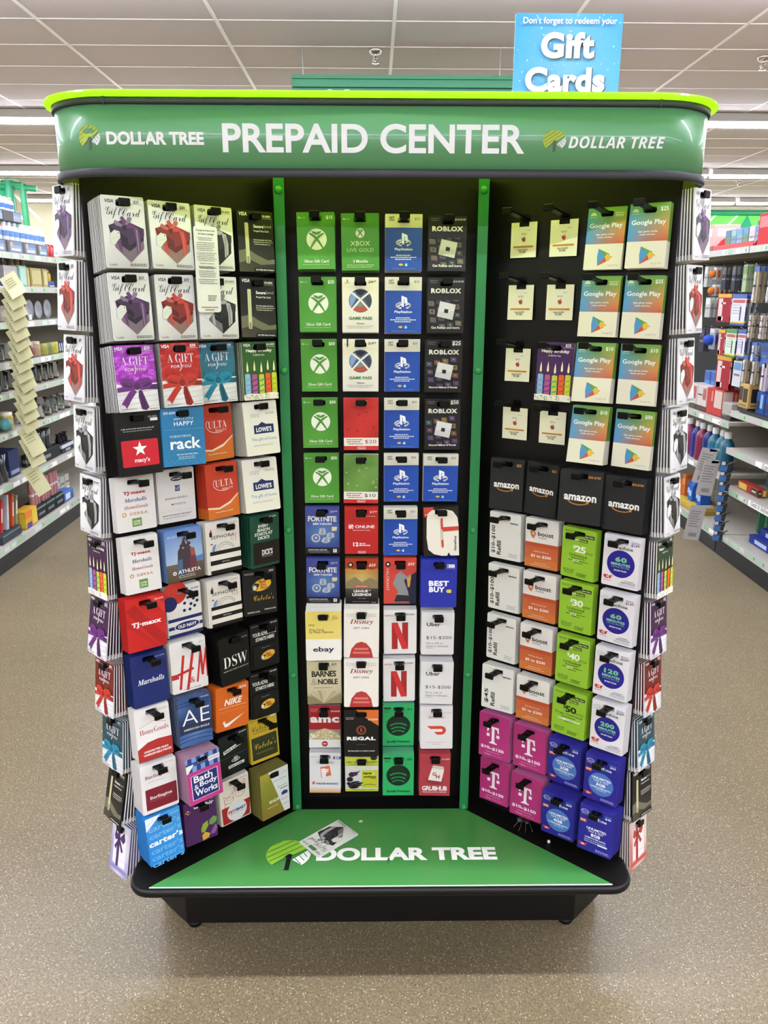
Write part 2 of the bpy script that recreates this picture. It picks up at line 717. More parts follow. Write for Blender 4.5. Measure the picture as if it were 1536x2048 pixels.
def tree_logo(A, lime, stripe, white, trunk):
    """round striped treetop on a numeral-one trunk, in the unit square of A"""
    pts = [(.5 + .5 * math.cos(math.radians(a)), .47 - .47 * math.sin(math.radians(a))) for a in range(228, 24, -8)]
    A.p(pts + [(.60, .52), (.52, .46), (.40, .60)], lime)
    pts = [(.5 + .5 * math.cos(math.radians(a)), .47 - .47 * math.sin(math.radians(a))) for a in range(20, -52, -7)]
    A.p(pts + [(.60, .66)], white)
    for k in range(7):                                   # diagonal leaf stripes, lower left to upper right
        o = .17 * k - .05
        seg = []
        for q in range(41):
            x = q / 40
            y = .95 - .72 * x - o + .12
            inside = (x - .5) ** 2 / .25 + (y - .47) ** 2 / .2209 < .97
            low = y > .62 and x > .36 or x > .5 and y > .53 - (x - .5) * .3
            if inside and not low and not (y > .47 + .9 * (x + .02) ** .8 and False):
                seg.append((x, y))
        if len(seg) > 2:
            A.l([seg[0], seg[-1]], .018, stripe)
    for k in range(4):                                   # the white leaf's stripes run the other way
        o = .115 * k
        A.l([(.66 + o * .8, .60 - o * .75 + .02), (.80 + o * .55, .80 - o * 1.0)], .018, stripe)
    A.p([(.42, .57), (.50, .48), (.585, .48), (.555, 1.0), (.64, 1.0), (.64, 1.0), (.41, 1.0), (.455, .98), (.47, .60)], trunk)
    return A


mb = MB()
mb.prism([(-.532, .0), (.532, .0), (.219, .283), (-.219, .283)], ZD, ZD + .0012, deck_m)
mb.box(-.532, -.0025, ZD, .532, 0, ZD + .0014, MATTE, 'dfe8dc')


def deck_map(x0, y0, w, h):
    return lambda x, y, z: (x0 + w / 2 + x, y0 + h / 2 + y, ZD + .0012 + z)


A = Art(mb, .108, .108, 0.0002, deck_map(-.279, .052, .108, .108), MATTE)
tree_logo(A, '8fc83c', '235f2e', 'f2f4f0', '10120f')
A = Art(mb, .437, .046, 0.0002, deck_map(-.157, .084, .437, .046), MATTE)
A.t('DOLLAR TREE', .5, .5, 1.0, 'f7f8f5', 'K', h=.105)
mb.build('deck_graphic', deck_m, kiosk)

# upright panels
PT = {}


def upright(name, k, u0, u1, z0, z1, th, back=0.0):
    m = MB()
    a, b = on_panel(k, u0, 0, -back), on_panel(k, u1, 0, -back)
    c, d = on_panel(k, u1, 0, -back - th), on_panel(k, u0, 0, -back - th)
    m.prism([a[:2], b[:2], c[:2], d[:2]], z0, z1)
    PT[k] = m.build(name, BLACK, kiosk)


upright('back_panel', 'B', -.012, .45, ZD, 1.885, .012)
upright('wing_panel', 'L', .016, .438, ZD, 1.885, .005)
upright('wing_panel', 'R', -.03, .394, ZD, 1.885, .005)
upright('outer_panel', 'M', .0, .104, .25, 1.76, .008, .063)
upright('outer_panel', 'N', .001, .105, .25, 1.76, .008, .063)
mb = MB()
mb.prism([(-.60, .30), (-.60, .62), (.60, .62), (.60, .30), (.585, .30), (.585, .605), (-.585, .605), (-.585, .30)], ZD, 1.80)
mb.build('rear_shell', BLACK, kiosk)

# green corner posts with round button heads
for sx, zs in ((-1, (1.768, 1.387, 1.012, .633, .253)), (1, (1.770, 1.388, 1.011, .632, .250))):
    mb = MB()
    x = sx * .2195
    mb.bbox(x - .0115, .280, ZD + .001, x + .0115, .2835, 1.80, .001)
    mb.box(min(x + sx * .0085, x + sx * .0115), .2835, ZD + .001, max(x + sx * .0085, x + sx * .0115), .34, 1.80)
    post = mb.build('corner_post', post_m, kiosk)
    for z in zs:
        mb = MB()
        mb.lathe([(.0085, .280), (.0085, .2785), (.0065, .2755), (.003, .274), (.0005, .2737)], x, z, n=14, axis='y')
        for i, p in enumerate(mb.v):
            pass
        mb.v = [(p[0], p[1], 2 * z - p[2]) for p in mb.v]
        mb.build('post_button', mat('green_button', '2f8a4a', 0.3), post)

# header
HW, HR, HY0, HY1 = .617, .13, .0, .73


def header_loop(g, n=14):
    pts = []
    w, y0, y1, r = HW + g, HY0 - g, HY1 + g, HR + g
    for cx, cy, a0 in ((w - r, y0 + r, -90), (w - r, y1 - r, 0), (-w + r, y1 - r, 90), (-w + r, y0 + r, 180)):
        for i in range(n + 1):
            a = math.radians(a0 + 90 * i / n)
            pts.append((cx + r * math.cos(a), cy + r * math.sin(a)))
    return pts


def header_ring(prof, name, m, smooth=True):
    """prof: (outset, z) profile swept round the header's outline"""
    b = MB()
    b.loft([[(x, y, z) for x, y in header_loop(g)] for g, z in prof], m, caps=False, smooth=smooth)
    return b


def fascia_map(s0, zc):
    """wrap a flat print round the header's front and corners; s runs along the outline from the middle of the front"""
    def f(x, y, z):
        s = s0 + x
        sg = 1 if s >= 0 else -1
        a = abs(s)
        flat = HW - HR
        if a <= flat:
            return (s, HY0 - z, zc + y)
        t = min((a - flat) / HR, math.pi / 2)
        return (sg * (flat + (HR + z) * math.sin(t)), HY0 + HR - (HR + z) * math.cos(t), zc + y)
    return f


added_ring = header_ring([(-.0045, 1.758), (-.0045, 1.884)], 'b', mat('added_dark_liner', '2a2a28', .7))
added_ring.build('added_liner', mat('added_dark_liner'), kiosk)  # added inner ring, dark to cut lime bounce under the header
mb = header_ring([(-.004, 1.757), (0, 1.757), (0, 1.884), (-.004, 1.884), (-.004, 1.757)], 'header_fascia', green_m)
A = Art(mb, .5375, .0485, .0006, fascia_map(-.0165, 1.8203), MATTE)
A.t('PREPAID CENTER', .5, .5, 1.0, 'e8e8e6', 'H', h=.0485 / .5375)
A = Art(mb, .172, .0215, .0006, fascia_map(-.404, 1.819), MATTE)
A.t('DOLLAR TREE', .5, .5, 1.0, 'e8e8e6', 'K', h=.0215 / .172)
A = Art(mb, .173, .0195, .0006, fascia_map(.417, 1.816), MATTE)
A.t('DOLLAR TREE', .5, .5, 1.0, 'e8e8e6', 'O', h=.0195 / .173)
A = Art(mb, .043, .041, .0006, fascia_map(-.522, 1.8205), MATTE)
tree_logo(A, 'a9b94b', '3f6a3c', 'dcdedd', '59625c')
A = Art(mb, .042, .036, .0006, fascia_map(.305, 1.818), MATTE)
tree_logo(A, 'a9b94b', '3f6a3c', 'dcdedd', '59625c')
mb.build('header_fascia', green_m, kiosk)
mb = header_ring([(.0, 1.755), (.0045, 1.755), (.006, 1.758), (.006, 1.768), (.004, 1.770), (.0, 1.770)], 'b', band_m)
mb.build('lower_band', mat('black_trim', '1c1d1e', 0.5), kiosk)
mb = header_ring([(.0, 1.8745), (.004, 1.8745), (.005, 1.876), (.005, 1.885), (.0, 1.885)], 'b', band_m)
for sx in (-1, 1):
    mb.box(sx * .489 - .0015, -.0062, 1.8735, sx * .489 + .0015, -.001, 1.8856, band_m)
mb.build('upper_band', band_m, kiosk)
mb = MB()
mb.poly([(x, y, 1.8905) for x, y in header_loop(-.012)], sheet_m)          # one thin translucent sheet inside a thick rim
mb.loft([[(x, y, z) for x, y in header_loop(g)] for g, z in ((-.012, 1.8857), (.010, 1.8857), (.0155, 1.887), (.0175, 1.8905), (.0155, 1.894), (.010, 1.8955), (-.012, 1.8955), (-.012, 1.8857))], lime_m, caps=False, smooth=False)
mb.build('canopy_sheet', lime_m, kiosk)

# "gift cards" sign clipped to the header top
sign = empty('gift_card_sign', (.342, .10, 1.896))
tag(sign, 'light blue rectangular sign with white lettering standing on the display header', 'sign')
mb = MB()
mb.prism(rrect(.243, 1.898, .441, 2.0505, .004), 0, .003)
mb.v = [(x, .10 + z, y) for x, y, z in mb.v]
A = Art(mb, .198, .1465, .0004, lambda x, y, z: (.342 + x, .10 - z, 1.97725 + y), MATTE)
A.grad(.005, .006, .995, .994, [['4fa8e6', '6fbbee', '55adea'], ['58b0ea', '86c8f0', '62b6ec'], ['6cbcee', '8ccdf2', '70bfee']])
rnd = random.Random(3)
for _ in range(110):
    A.c(rnd.uniform(.02, .98), rnd.uniform(.02, .98), rnd.uniform(.003, .009), rnd.choice(['9fd6f6', 'b4e0f8', '7cc4f0']), 8)
for dx, c in ((.008, '4d4a55'), (0, 'f4f4f2')):
    A.t("Don't forget to redeem your", .5 + dx * .4, .108 + dx * .3, .87, c, 'q')
    A.t('Gift', .49 + dx, .375 + dx, .50, c, 'Q', h=.22)
    A.t('Cards', .48 + dx, .765 + dx, .75, c, 'Q', h=.215)
mb.build('sign_board', mat('sign_board', '63b3ea', 0.4), sign)
mb = MB()
mb.bbox(.29, .092, 1.8955, .40, .112, 1.903, .002)
mb.build('sign_clip', BLACKP, sign)
# ================================================================== card prints (x right, y down, fractions of the face; each returns the stock colour)
def van(A, price='25', c='p', visa='1c1c24'):
    pal = {'p': ('46334e', '2c2034', '7a6c76', '6a3f72', '8a7a8e'), 'r': ('86302a', '64231f', '8f6f66', 'cc4436', 'bd6257'), 'k': ('29282a', '161617', '706f70', 'adadae', '8d8d8f')}[c]
    lid, dark, body, rib, bow = pal
    A.grad(0.01, .0, .99, 1, [['dcdcd8', 'e4e4e0', 'dcdcd8'], ['e9e9e5', 'ecece8', 'e6e6e2'], ['d2d1d0', 'c2c0c0', 'cfcecd']], 4)
    A.r(.36, .048, .64, .078, '141414', rad=.012)
    A.t('VISA', .19, .075, .2, visa, 'u')
    A.t('$' + price, .82, .075, .13 if len(price) < 4 else .24, visa, 'b').l([(.68, .105), (.95, .105)], .006, '555555')
    A.t('Gift', .27, .235, .36, '1a1a20', 'c', h=.25).t('Card', .68, .22, .46, '1a1a20', 'c', h=.18)
    A.p([(.18, .54), (.56, .68), (.58, .92), (.24, .71)], body).p([(.56, .68), (.93, .55), (.92, .72), (.58, .92)], dark if c == 'k' else body)
    A.p([(.18, .54), (.56, .68), (.57, .76), (.19, .60)], dark).p([(.56, .68), (.93, .55), (.925, .60), (.57, .76)], dark)
    A.p([(.12, .41), (.48, .32), (.95, .44), (.55, .58)], lid).p([(.12, .41), (.55, .58), (.56, .68), (.15, .52)], dark)
    A.p([(.55, .58), (.95, .44), (.94, .55), (.56, .68)], lid)
    A.p([(.68, .40), (.80, .43), (.85, .58), (.84, .74), (.74, .80), (.74, .60)], rib).p([(.75, .45), (.79, .46), (.80, .76), (.77, .78)], bow)
    A.p([(.27, .47), (.36, .51), (.40, .79), (.33, .75)], rib)
    for pts, q in (([(.46, .40), (.28, .33), (.24, .37), (.30, .41), (.44, .43)], bow), ([(.47, .40), (.40, .30), (.46, .27), (.53, .33), (.52, .39)], rib),
                   ([(.50, .40), (.58, .28), (.68, .29), (.66, .34), (.56, .39)], bow), ([(.51, .41), (.62, .37), (.72, .39), (.66, .44), (.54, .44)], rib),
                   ([(.42, .41), (.54, .40), (.52, .46), (.46, .47)], dark)):
        A.p(pts, q)
    A.p([(.13, .53), (.24, .47), (.36, .49), (.37, .57), (.22, .68), (.13, .66)], 'dfe2d6').l([(.13, .53), (.24, .47), (.36, .49), (.37, .57), (.22, .68), (.13, .66)], .006, 'a9aaa0', True).c(.33, .51, .012, '333333')
    A.t('a gift for you', .25, .575, .15, '7c7f78', 'c', rot=18)
    A.t('Vanilla', .15, .95, .19, '2c2c2c', 's').micro(.55, .935, .95, '444444', 2, .022, .01)
    return 'e3e2dd'


def agift(A, c='p', price='25', foil=True):
    m0, m1, m2, bow, bd, dark = {'p': ('a43ab2', 'd878e0', '7a2888', '6d2c7c', '4a1c58', '3c1742'), 'r': ('c03430', 'ec6a5e', '8e201e', 'c43a2a', '8c261e', '6e1d17'), 't': ('3a8098', '74c0cc', '24586c', '1f8aa8', '14627c', '274750')}[c]
    if foil:
        k = A.m
        A.m = FOIL
        A.grad(.0, .0, 1, .62, [[m2, m0, m2], [m0, m1, m0], [m0, m1, m2]], 5)
        A.r(.06, .10, .94, .56, m0, FOIL, rad=.1)
        A.m = k
    else:
        A.r(0, 0, 1, .62, dark)
    A.grad(0, .58, 1, 1, [['e4e4e2', 'cfd0d0', 'eeeeec'], ['d8d9d9', 'f2f2f0', 'd0d1d1'], ['c9cac9', 'e8e8e6', 'dadada']], 4)
    for k in range(5):
        A.l([(0, .66 + .08 * k), (1, .60 + .08 * k)], .012, 'b9babb')
    A.r(.36, .035, .64, .065, '141414', rad=.012)
    A.t('VISA', .14, .05, .2, 'f0f0f0', 'u').t('$' + price, .84, .05, .15 if len(price) < 4 else .22, 'f0f0f0', 'b').l([(.7, .085), (.97, .085)], .006, 'eeeeee')
    ink = 'f2f0f0' if not foil else 'e6dcea'
    A.t('A GIFT', .5, .235, .66, ink, 's', h=.2).t('FOR YOU', .5, .365, .5, ink, 'w', h=.07)
    A.l([(.50, .30), (.50, .40), (.46, .43)], .02, ink)
    A.p([(.0, .63), (.38, .60), (.40, .68), (.0, .70)], bow).p([(1, .60), (.58, .60), (.58, .67), (1, .68)], bd)
    A.p([(.40, .66), (.28, .70), (.06, .88), (.14, .89), (.18, .95), (.34, .80), (.47, .70)], bow)
    A.p([(.52, .68), (.60, .68), (.74, .95), (.66, .99), (.55, .97), (.50, .78)], bd)
    for x, s in ((.30, -1), (.68, 1)):
        A.e(x, .585, .21, .14, bow, 20, rot=s * 18).e(x + s * .03, .59, .13, .065, bd, 16, rot=s * 18).e(x + s * .01, .565, .15, .045, bow, 16, rot=s * 20).l([(.48, .61), (x + s * .1, .55)], .012, bd).l([(.48, .62), (x + s * .16, .61)], .010, bd)
    A.p([(.36, .52), (.48, .56), (.62, .47), (.60, .58), (.66, .62), (.52, .66), (.38, .64)], bow).e(.485, .62, .08, .085, bd, 14)
    A.l([(.30, .74), (.12, .90)], .012, bd).l([(.37, .74), (.20, .92)], .010, bd).l([(.57, .74), (.63, .96)], .014, dark).l([(.60, .72), (.70, .94)], .010, bow)
    A.micro(.06, .95, .42, '8c8c8c', 1).micro(.74, .965, .96, '777777', 1)
    return 'd9d9d6'


def bday(A, bg='2c5a24', price='25'):
    A.r(0, 0, 1, .92, bg).r(.36, .035, .64, .065, '101010', rad=.012)
    A.t('VISA', .15, .055, .2, 'f2f2ee', 'u').t('$' + price, .84, .05, .15 if len(price) < 4 else .24, 'f2f2ee', 'b').l([(.7, .085), (.97, .085)], .006, 'dddddd')
    A.t('Happy Birthday', .5, .155, .76, 'f6f4ec', 'h', h=.1).t('A Gift For You', .48, .225, .34, 'f0ecdc', 'b')
    for i, (x, y, c, s) in enumerate(((.13, .56, '8fb8d8', '7aa2cc'), (.33, .57, 'b0578c', '7a3f86'), (.53, .575, 'c7c63c', '4fae84'), (.72, .56, 'e2632c', 'd04a22'), (.90, .555, 'c9cf33', 'a9b728'))):
        A.r(x - .075, y, x + .075, .93, c)
        for k in range(3):
            A.l([(x - .075, y + .10 + .09 * k), (x + .075, y + .075 + .09 * k)], .04, s)
        A.e(x, y, .075, .03, c, 16)
        fy = y - .12 - (.02 if i % 2 else 0)
        A.l([(x, y), (x, fy + .06)], .008, '3a3226')
        A.p([(x - .03, fy + .05), (x - .022, fy - .02), (x + .004, fy - .11), (x + .026, fy - .01), (x + .03, fy + .05), (x, fy + .08)], 'f6e9b8')
    A.p([(0, .90), (.2, .885), (.5, .90), (.8, .88), (1, .895), (1, 1), (0, 1)], 'eeeadb')
    rnd = random.Random(5)
    for _ in range(46):
        A.c(rnd.uniform(.02, .98), rnd.uniform(.90, .99), rnd.uniform(.008, .017), rnd.choice(['c2b53a', '5a8f46', 'd8d3c2', '8a6a9a', 'b0a440', '4c6b3a']), 6)
    return 'e2ddc8'


def secure(A):
    A.grad(0, 0, 1, 1, [['080808', '0a0a09'], ['12110f', '11100d'], ['4a4838', '2a2921']], 5)
    A.p([(0, .66), (.25, .62), (.5, .72), (.8, .80), (1, .78), (1, .86), (.6, .88), (.3, .80), (0, .86)], '6d6b58')
    A.t('VISA', .17, .06, .22, 'f2f2ee', 'u').t('$20-$500', .80, .08, .26, 'ecece6', 'b').l([(.66, .115), (.96, .115)], .006, 'cccccc')
    A.r(.20, .20, .30, .86, 'c9c89a', rad=.02).t('VISA', .25, .80, .16, '22221e', 'u', rot=-90).r(.245, .22, .255, .7, 'a9a880')
    A.t('Secure', .58, .25, .28, 'f0efe6', 'h').t('Spend', .83, .25, .22, '8f8d7c', 'b').t('Prepaid Visa Card', .65, .33, .42, 'e6e5dc', 'b')
    A.t('Non-Reloadable Gift Card', .68, .47, .5, 'dedcd0', 'b').micro(.42, .50, .98, 'c2c0b2', 2, .035, .014)
    A.r(.40, .93, 1, 1, '0c0c0c').t('NO FEES After Purchase', .70, .963, .5, 'e8e8e0', 'b')
    return '1a1916'


def boxcard(A, c='p'):
    rb, bg, fr = (('4b2a62', 'cfcbe0', '8d86b8') if c == 'p' else ('b03a34', 'dcc6b4', 'c8574c'))
    A.grad(0, 0, 1, 1, [[bg, 'ded9d6', bg], [fr, 'e6e2e0', bg], [fr, bg, fr]], 4)
    A.r(.16, .16, .84, .82, 'e9e6e4').r(.34, .1, .48, .85, rb).r(0, .85, 1, .93, fr)
    A.p([(.44, .30), (.22, .17), (.17, .30), (.24, .38)], rb).p([(.46, .30), (.70, .14), (.78, .28), (.68, .37)], rb)
    A.p([(.40, .32), (.50, .32), (.70, .52), (.60, .55)], rb).p([(.40, .32), (.46, .34), (.28, .55), (.20, .50)], rb).e(.44, .31, .06, .06, '2e1a3c' if c == 'p' else '7c241f', 12)
    A.t('Gift Card', .66, .70, .26, '8a8890', 'c')
    return 'e6e0da'


def macys(A):
    A.t('$25-$500', .86, .09, .2, 'c9c9c9', '').r(.80, .11, .97, .155, 'e8e6e2')
    A.t('A gift card lets them choose the perfect gift', .5, .26, .75, 'c8c8c8', 'u').micro(.17, .29, .83, '9c9c9c', 1)
    A.r(.10, .44, .93, .86, 'cc2233', rad=.03)
    s = [(.51 + .17 * (1 if i % 2 == 0 else .4) * math.sin(math.pi * i / 5), .585 - .17 * .72 * (1 if i % 2 == 0 else .4) * math.cos(math.pi * i / 5)) for i in range(10)]
    A.p(s, 'f6f4f2').t('macy\u2019s', .54, .77, .34, 'f6f4f2', 'b')
    return '0a0909'


def rack(A):
    A.grad(0, 0, 1, 1, [['2f7fae', '2d79a8'], ['2a7aac', '2877a8'], ['2f80b2', '3687b8']], 3)
    A.t('$25-$500', .2, .085, .28, 'dfeaf0', 'b').t("HERE'S A LITTLE", .52, .19, .46, 'e8f0f4', 'w').t('HAPPY', .52, .27, .46, 'f4f8fa', 'w', h=.095)
    A.l([(.05, .37), (.97, .37)], .005, '7fb4d0').t('NORDSTROM', .42, .485, .5, 'dcebf3', 's').t('rack', .54, .61, .72, 'f4f8fa', 'b', h=.26)
    A.l([(.3, .73), (.95, .73)], .005, '7fb4d0').t('Give the Card That Gives', .56, .80, .5, 'e4eff5', 'u').micro(.35, .84, .75, 'b9d6e6', 2, .03)
    for i in range(22):
        A.e(.06 + .04 * (i * 7 % 23), .90 + .012 * (i % 7), .02, .01, '4f97c2', 6, rot=i * 40)
    return '2a76a6'


def ulta(A):
    A.r(0, 0, 1, 1, 'c9422c').p([(0, .77), (.35, .80), (.7, .72), (1, .58), (1, .60), (.7, .765), (.35, .835), (0, .80)], 'f0dcc0')
    A.p([(0, .80), (.35, .835), (.7, .765), (1, .60), (1, 1), (0, 1)], 'd8742c')
    A.l([(.3, .13), (.78, .12)], .006, 'e8c8b4').t('ULTA', .56, .36, .56, 'f3e6dc', 's', h=.2).arc(.54, .36, .32, .22, 150, 300, .016, 'f3e6dc').t('BEAUTY', .66, .47, .34, 'eed6c8', 'w')
    A.t('The possibilities are beautiful', .5, .885, .56, 'f0dcc0', 'b')
    return 'cf5a34'


def lowes(A):
    A.micro(.2, .23, .5, '9c9c90', 3, .025, .008).t('$25-$500', .78, .235, .26, '6f9cb4', '')
    A.p([(.27, .50), (.27, .44), (.40, .44), (.52, .385), (.64, .43), (.86, .44), (.86, .60), (.27, .60)], '1d2b5e').t('LOWE\u2019S', .565, .525, .46, 'f4f4f0', 'h', h=.12)
    A.t('The gift of home', .55, .71, .74, '5c93b8', '').l([(.22, .80), (.95, .80)], .004, 'b5b4a8').micro(.22, .815, .8, 'a5a498', 1)
    return 'e9e7d6'


def multi(A):
    A.micro(.72, .10, .95, 'c4a8a8', 2, .025, .01).t('TJ\u00b7maxx', .5, .30, .56, 'b3242c', 'k', h=.105).t('Marshalls', .51, .425, .56, '1d2a70', 'I')
    A.t('HomeGoods', .51, .555, .60, 'a0303a', 'i').c(.2, .68, .055, 'c8963c').c(.2, .68, .03, 'e8e6e0').t('SIERRA', .56, .68, .46, 'c2924a', 'w', h=.075)
    A.r(.38, .765, .62, .92, '6d9447').t('HOME', .5, .825, .18, 'e8ecd8', 'b').t('SENSE', .5, .872, .18, 'e0e6d0', 'b')
    return 'e6e3dd'


def navymulti(A):
    A.e(.53, .19, .16, .055, '1d2858').t('OLD NAVY', .53, .19, .24, 'f0f0f0', 'h').r(.47, .31, .60, .42, '26336a').t('GAP', .535, .365, .1, 'f0f0f0', 's', h=.09)
    A.t('BANANA REPUBLIC', .5, .545, .6, '55534f', '').c(.37, .66, .022, '666666').t('ATHLETA', .56, .66, .34, '6a6864', 'w')
    A.l([(.1, .78), (.9, .78)], .004, 'aaaaa6').micro(.1, .85, .9, '55534f', 1, .03, .014).micro(.1, .89, .85, '8a8884', 2, .02, .008)
    return 'dedbd7'


def athleta(A):
    A.grad(0, 0, 1, .68, [['5b7fc4', '6f92cf', '5f86c8'], ['86a6d8', 'a4bddf', '8fb0dc'], ['a9bfdc', 'c0cbd8', '9db9da']], 5)
    A.grad(0, .66, 1, 1, [['6b5f4c', '7d6c56', '5f5546'], ['4f463a', '5c4f3f', '463e34']], 4).p([(.6, .60), (1, .56), (1, .68), (.6, .68)], '5b82b4')
    A.p([(.30, .70), (.33, .42), (.42, .33), (.48, .40), (.52, .34), (.60, .30), (.72, .40), (.80, .70), (.84, .88), (.62, .90), (.58, .74), (.50, .92), (.44, .90), (.36, .92), (.28, .84)], '463c46')
    A.p([(.40, .34), (.50, .18), (.52, .20), (.46, .36)], '5c4a44').p([(.62, .32), (.52, .17), (.54, .16), (.68, .33)], '5c4a44').p([(.47, .36), (.50, .18), (.54, .18), (.54, .36)], '4a3c3e')
    A.p([(.66, .38), (.78, .40), (.80, .55), (.68, .58)], 'a0584a').p([(.62, .56), (.80, .54), (.84, .86), (.62, .90)], '6d3a44').p([(.30, .60), (.44, .58), (.42, .90), (.28, .86)], '4f6a86')
    for x, y in ((.43, .33), (.52, .31), (.64, .30)):
        A.c(x, y, .045, '4a3530', 12)
    A.t('$25-$500', .22, .135, .28, 'd5e0f0', '').c(.2, .83, .05, 'f0f0ee').c(.2, .83, .025, '8a8478').t('ATHLETA', .60, .82, .62, 'f4f3ef', 'b', h=.095).micro(.3, .89, .75, 'd6d2c8', 2, .035, .012)
    return '6484b8'


def sephora(A):
    A.t('SEPHORA', .50, .30, .70, '2a2826', 'w', h=.09).t('$25-$250', .82, .07, .2, '55534f', '')
    A.p([(.12, .20), (.16, .13), (.19, .20)], 'a8302c').r(.11, .20, .19, .28, '201c1a').p([(.15, .56), (.20, .46), (.30, .42), (.26, .52), (.20, .62), (.12, .60)], '6d96c8').c(.18, .58, .03, 'e6e3d8')
    A.l([(.80, .28), (.80, .42)], .016, 'd8a0a4').l([(.88, .28), (.88, .42)], .02, 'd68c98').l([(.74, .29), (.74, .40)], .008, '3a3632').e(.84, .15, .06, .03, 'b8505a', 12).e(.16, .42, .04, .02, 'b04a4a', 12)
    A.arc(.55, .60, .28, .26, 20, 165, .01, '34302c').arc(.57, .60, .22, .20, 20, 165, .008, '34302c')
    return 'e3dfd2'


def sephora_plate(A):
    for y0, y1 in ((0, .17), (.40, .60), (.83, 1)):
        A.r(0, y0, 1, y1, '191512')
    A.t('SEPHORA', .5, .5, .26, 'c8c4b8', 'w')
    return 'eae7da'


def dicks(A):
    A.t('$25-$500', .78, .06, .24, 'c8d4cc', 'b')
    for i, s in enumerate(('EVERY', 'SEASON', 'STARTS AT', 'DICK\u2019S')):
        A.t(s, .46, .21 + i * .075, (.36, .44, .62, .40)[i], 'dfe4d4', 'n', h=.095)
    return '1d4a38'


def dicks_plate(A):
    A.r(.28, .28, .76, .68, '241a16').t('DICK\u2019S', .52, .47, .42, 'e6e8dc', 'h', h=.2).t('SPORTING GOODS', .52, .66, .4, 'b8baa8', '')
    return '1c1512'


def bass_logo(A, cx, cy, k):
    A.e(cx, cy, .31 * k, .17 * k, '1a1712', rot=12).e(cx + .01, cy, .29 * k, .155 * k, 'e6b434', rot=12)
    A.p([(cx - .34 * k, cy + .10 * k), (cx - .20 * k, cy - .06 * k), (cx - .05 * k, cy - .02 * k), (cx - .14 * k, cy + .10 * k), (cx - .26 * k, cy + .16 * k)], '2c2a22').e(cx - .2 * k, cy + .05 * k, .06 * k, .07 * k, 'd8d4c0', 10)
    A.t('Bass', cx + .03 * k, cy - .075 * k, .2 * k, '9c2f1e', 'b').t('Pro', cx + .06 * k, cy + .0 * k, .16 * k, '9c2f1e', 'b').t('Shops', cx + .10 * k, cy + .07 * k, .27 * k, '9c2f1e', 'b')


def basspro(A):
    A.micro(.05, .08, .4, 'b0aca0', 2, .025, .01).t('$500', .86, .07, .14, 'd8d6cc', 'b').t('Johnny Morris', .54, .165, .26, 'd2cfc4', 'c')
    bass_logo(A, .55, .36, 1.0)
    A.t('Cabela\u2019s', .60, .63, .60, 'dcae3c', 'C', h=.16).t('BASSPRO.COM', .28, .93, .36, 'c8c6ba', 'h').t('CABELAS.COM', .77, .90, .34, 'c8c6ba', 'h')
    return '0d0c0b'


def advent(A):
    A.micro(.06, .055, .3, '8f8d84', 1).t('$25-$500', .84, .06, .24, 'cfcdc4', 'b').t('YOUR ADVENTURE', .5, .25, .84, 'e2e1d8', 'n', h=.125).t('STARTS HERE', .52, .36, .66, 'e2e1d8', 'n', h=.115)
    return '0c0b0a'


def advent_plate(A):
    bass_logo(A, .55, .50, .95)
    A.t('Johnny Morris', .48, .15, .34, 'c8c6bc', 'c')
    return '100f0d'


def tjred(A):
    A.r(0, 0, 1, 1, 'cc2724').p([(.0, .2), (.22, .1), (1, .84), (1, 1), (.86, 1)], 'b42221').p([(.55, 0), (.72, 0), (1, .22), (1, .38)], 'd93a33').p([(0, .34), (0, .48), (.7, 1), (.82, 1)], 'bb2422')
    A.t('$25-$500', .86, .08, .24, 'f0c8c0', 'b').t('TJ\u00b7maxx', .5, .50, .76, 'f6f2ee', 'k', h=.16)
    return 'c42a27'


def oldnavy(A):
    A.c(.28, .12, .33, 'cc3c2e').c(.10, .32, .21, '1d2460').p([(0, 0), (1, 0), (1, .0)], 'e8e6e0').t('$25-$500', .84, .10, .22, '3a3a44', 'b')
    for x, y in ((.52, .36), (.62, .26), (.70, .40), (.78, .30), (.50, .50), (.66, .50), (.80, .45), (.88, .36)):
        A.c(x, y, .045, '1d2460', 14)
    for y in (.62, .775, .93):
        A.r(.02, y, 1, y + .065, '1f2a66')
    A.e(.55, .80, .37, .135, 'f2f0ea').e(.55, .80, .35, .115, '1f2a66').t('OLD NAVY', .55, .80, .54, 'f4f2ec', 'h', h=.1)
    return 'e8e5de'


def marshalls(A):
    A.t('$25-$500', .82, .10, .26, '8ea0cc', '').t('Marshalls', .52, .52, .74, 'eef0f6', 'I', h=.15)
    return '1b2a68'


def hm(A):
    A.p([(0, .62), (.2, .62), (.2, .72), (0, .72)], 'b8302c').t('$25-', .88, .10, .12, '8a8a86', '')
    A.l([(.36, .30), (.22, .92)], .07, 'c42d28').l([(.62, .28), (.42, .96)], .075, 'c42d28').l([(.18, .64), (.60, .58)], .07, 'c42d28')
    A.t('&', .565, .80, .14, 'c42d28', 'B').l([(.70, .86), (.84, .28)], .05, 'c42d28').l([(.84, .28), (.86, .74)], .07, 'c42d28').l([(.86, .74), (1.0, .24)], .045, 'c42d28').l([(.98, .26), (.985, .8)], .03, 'c42d28')
    A.t('Always the perfect gift', .55, .955, .46, '6a6864', '')
    return 'e9e7e2'


def dsw(A):
    A.t('$10-$500', .86, .10, .18, 'c6c6c0', '').t('DSW', .52, .52, .80, 'f2f0ea', 's', h=.36).t('DESIGNER SHOE WAREHOUSE', .52, .70, .84, 'e2e0d8', 's')
    return '0b0a0a'


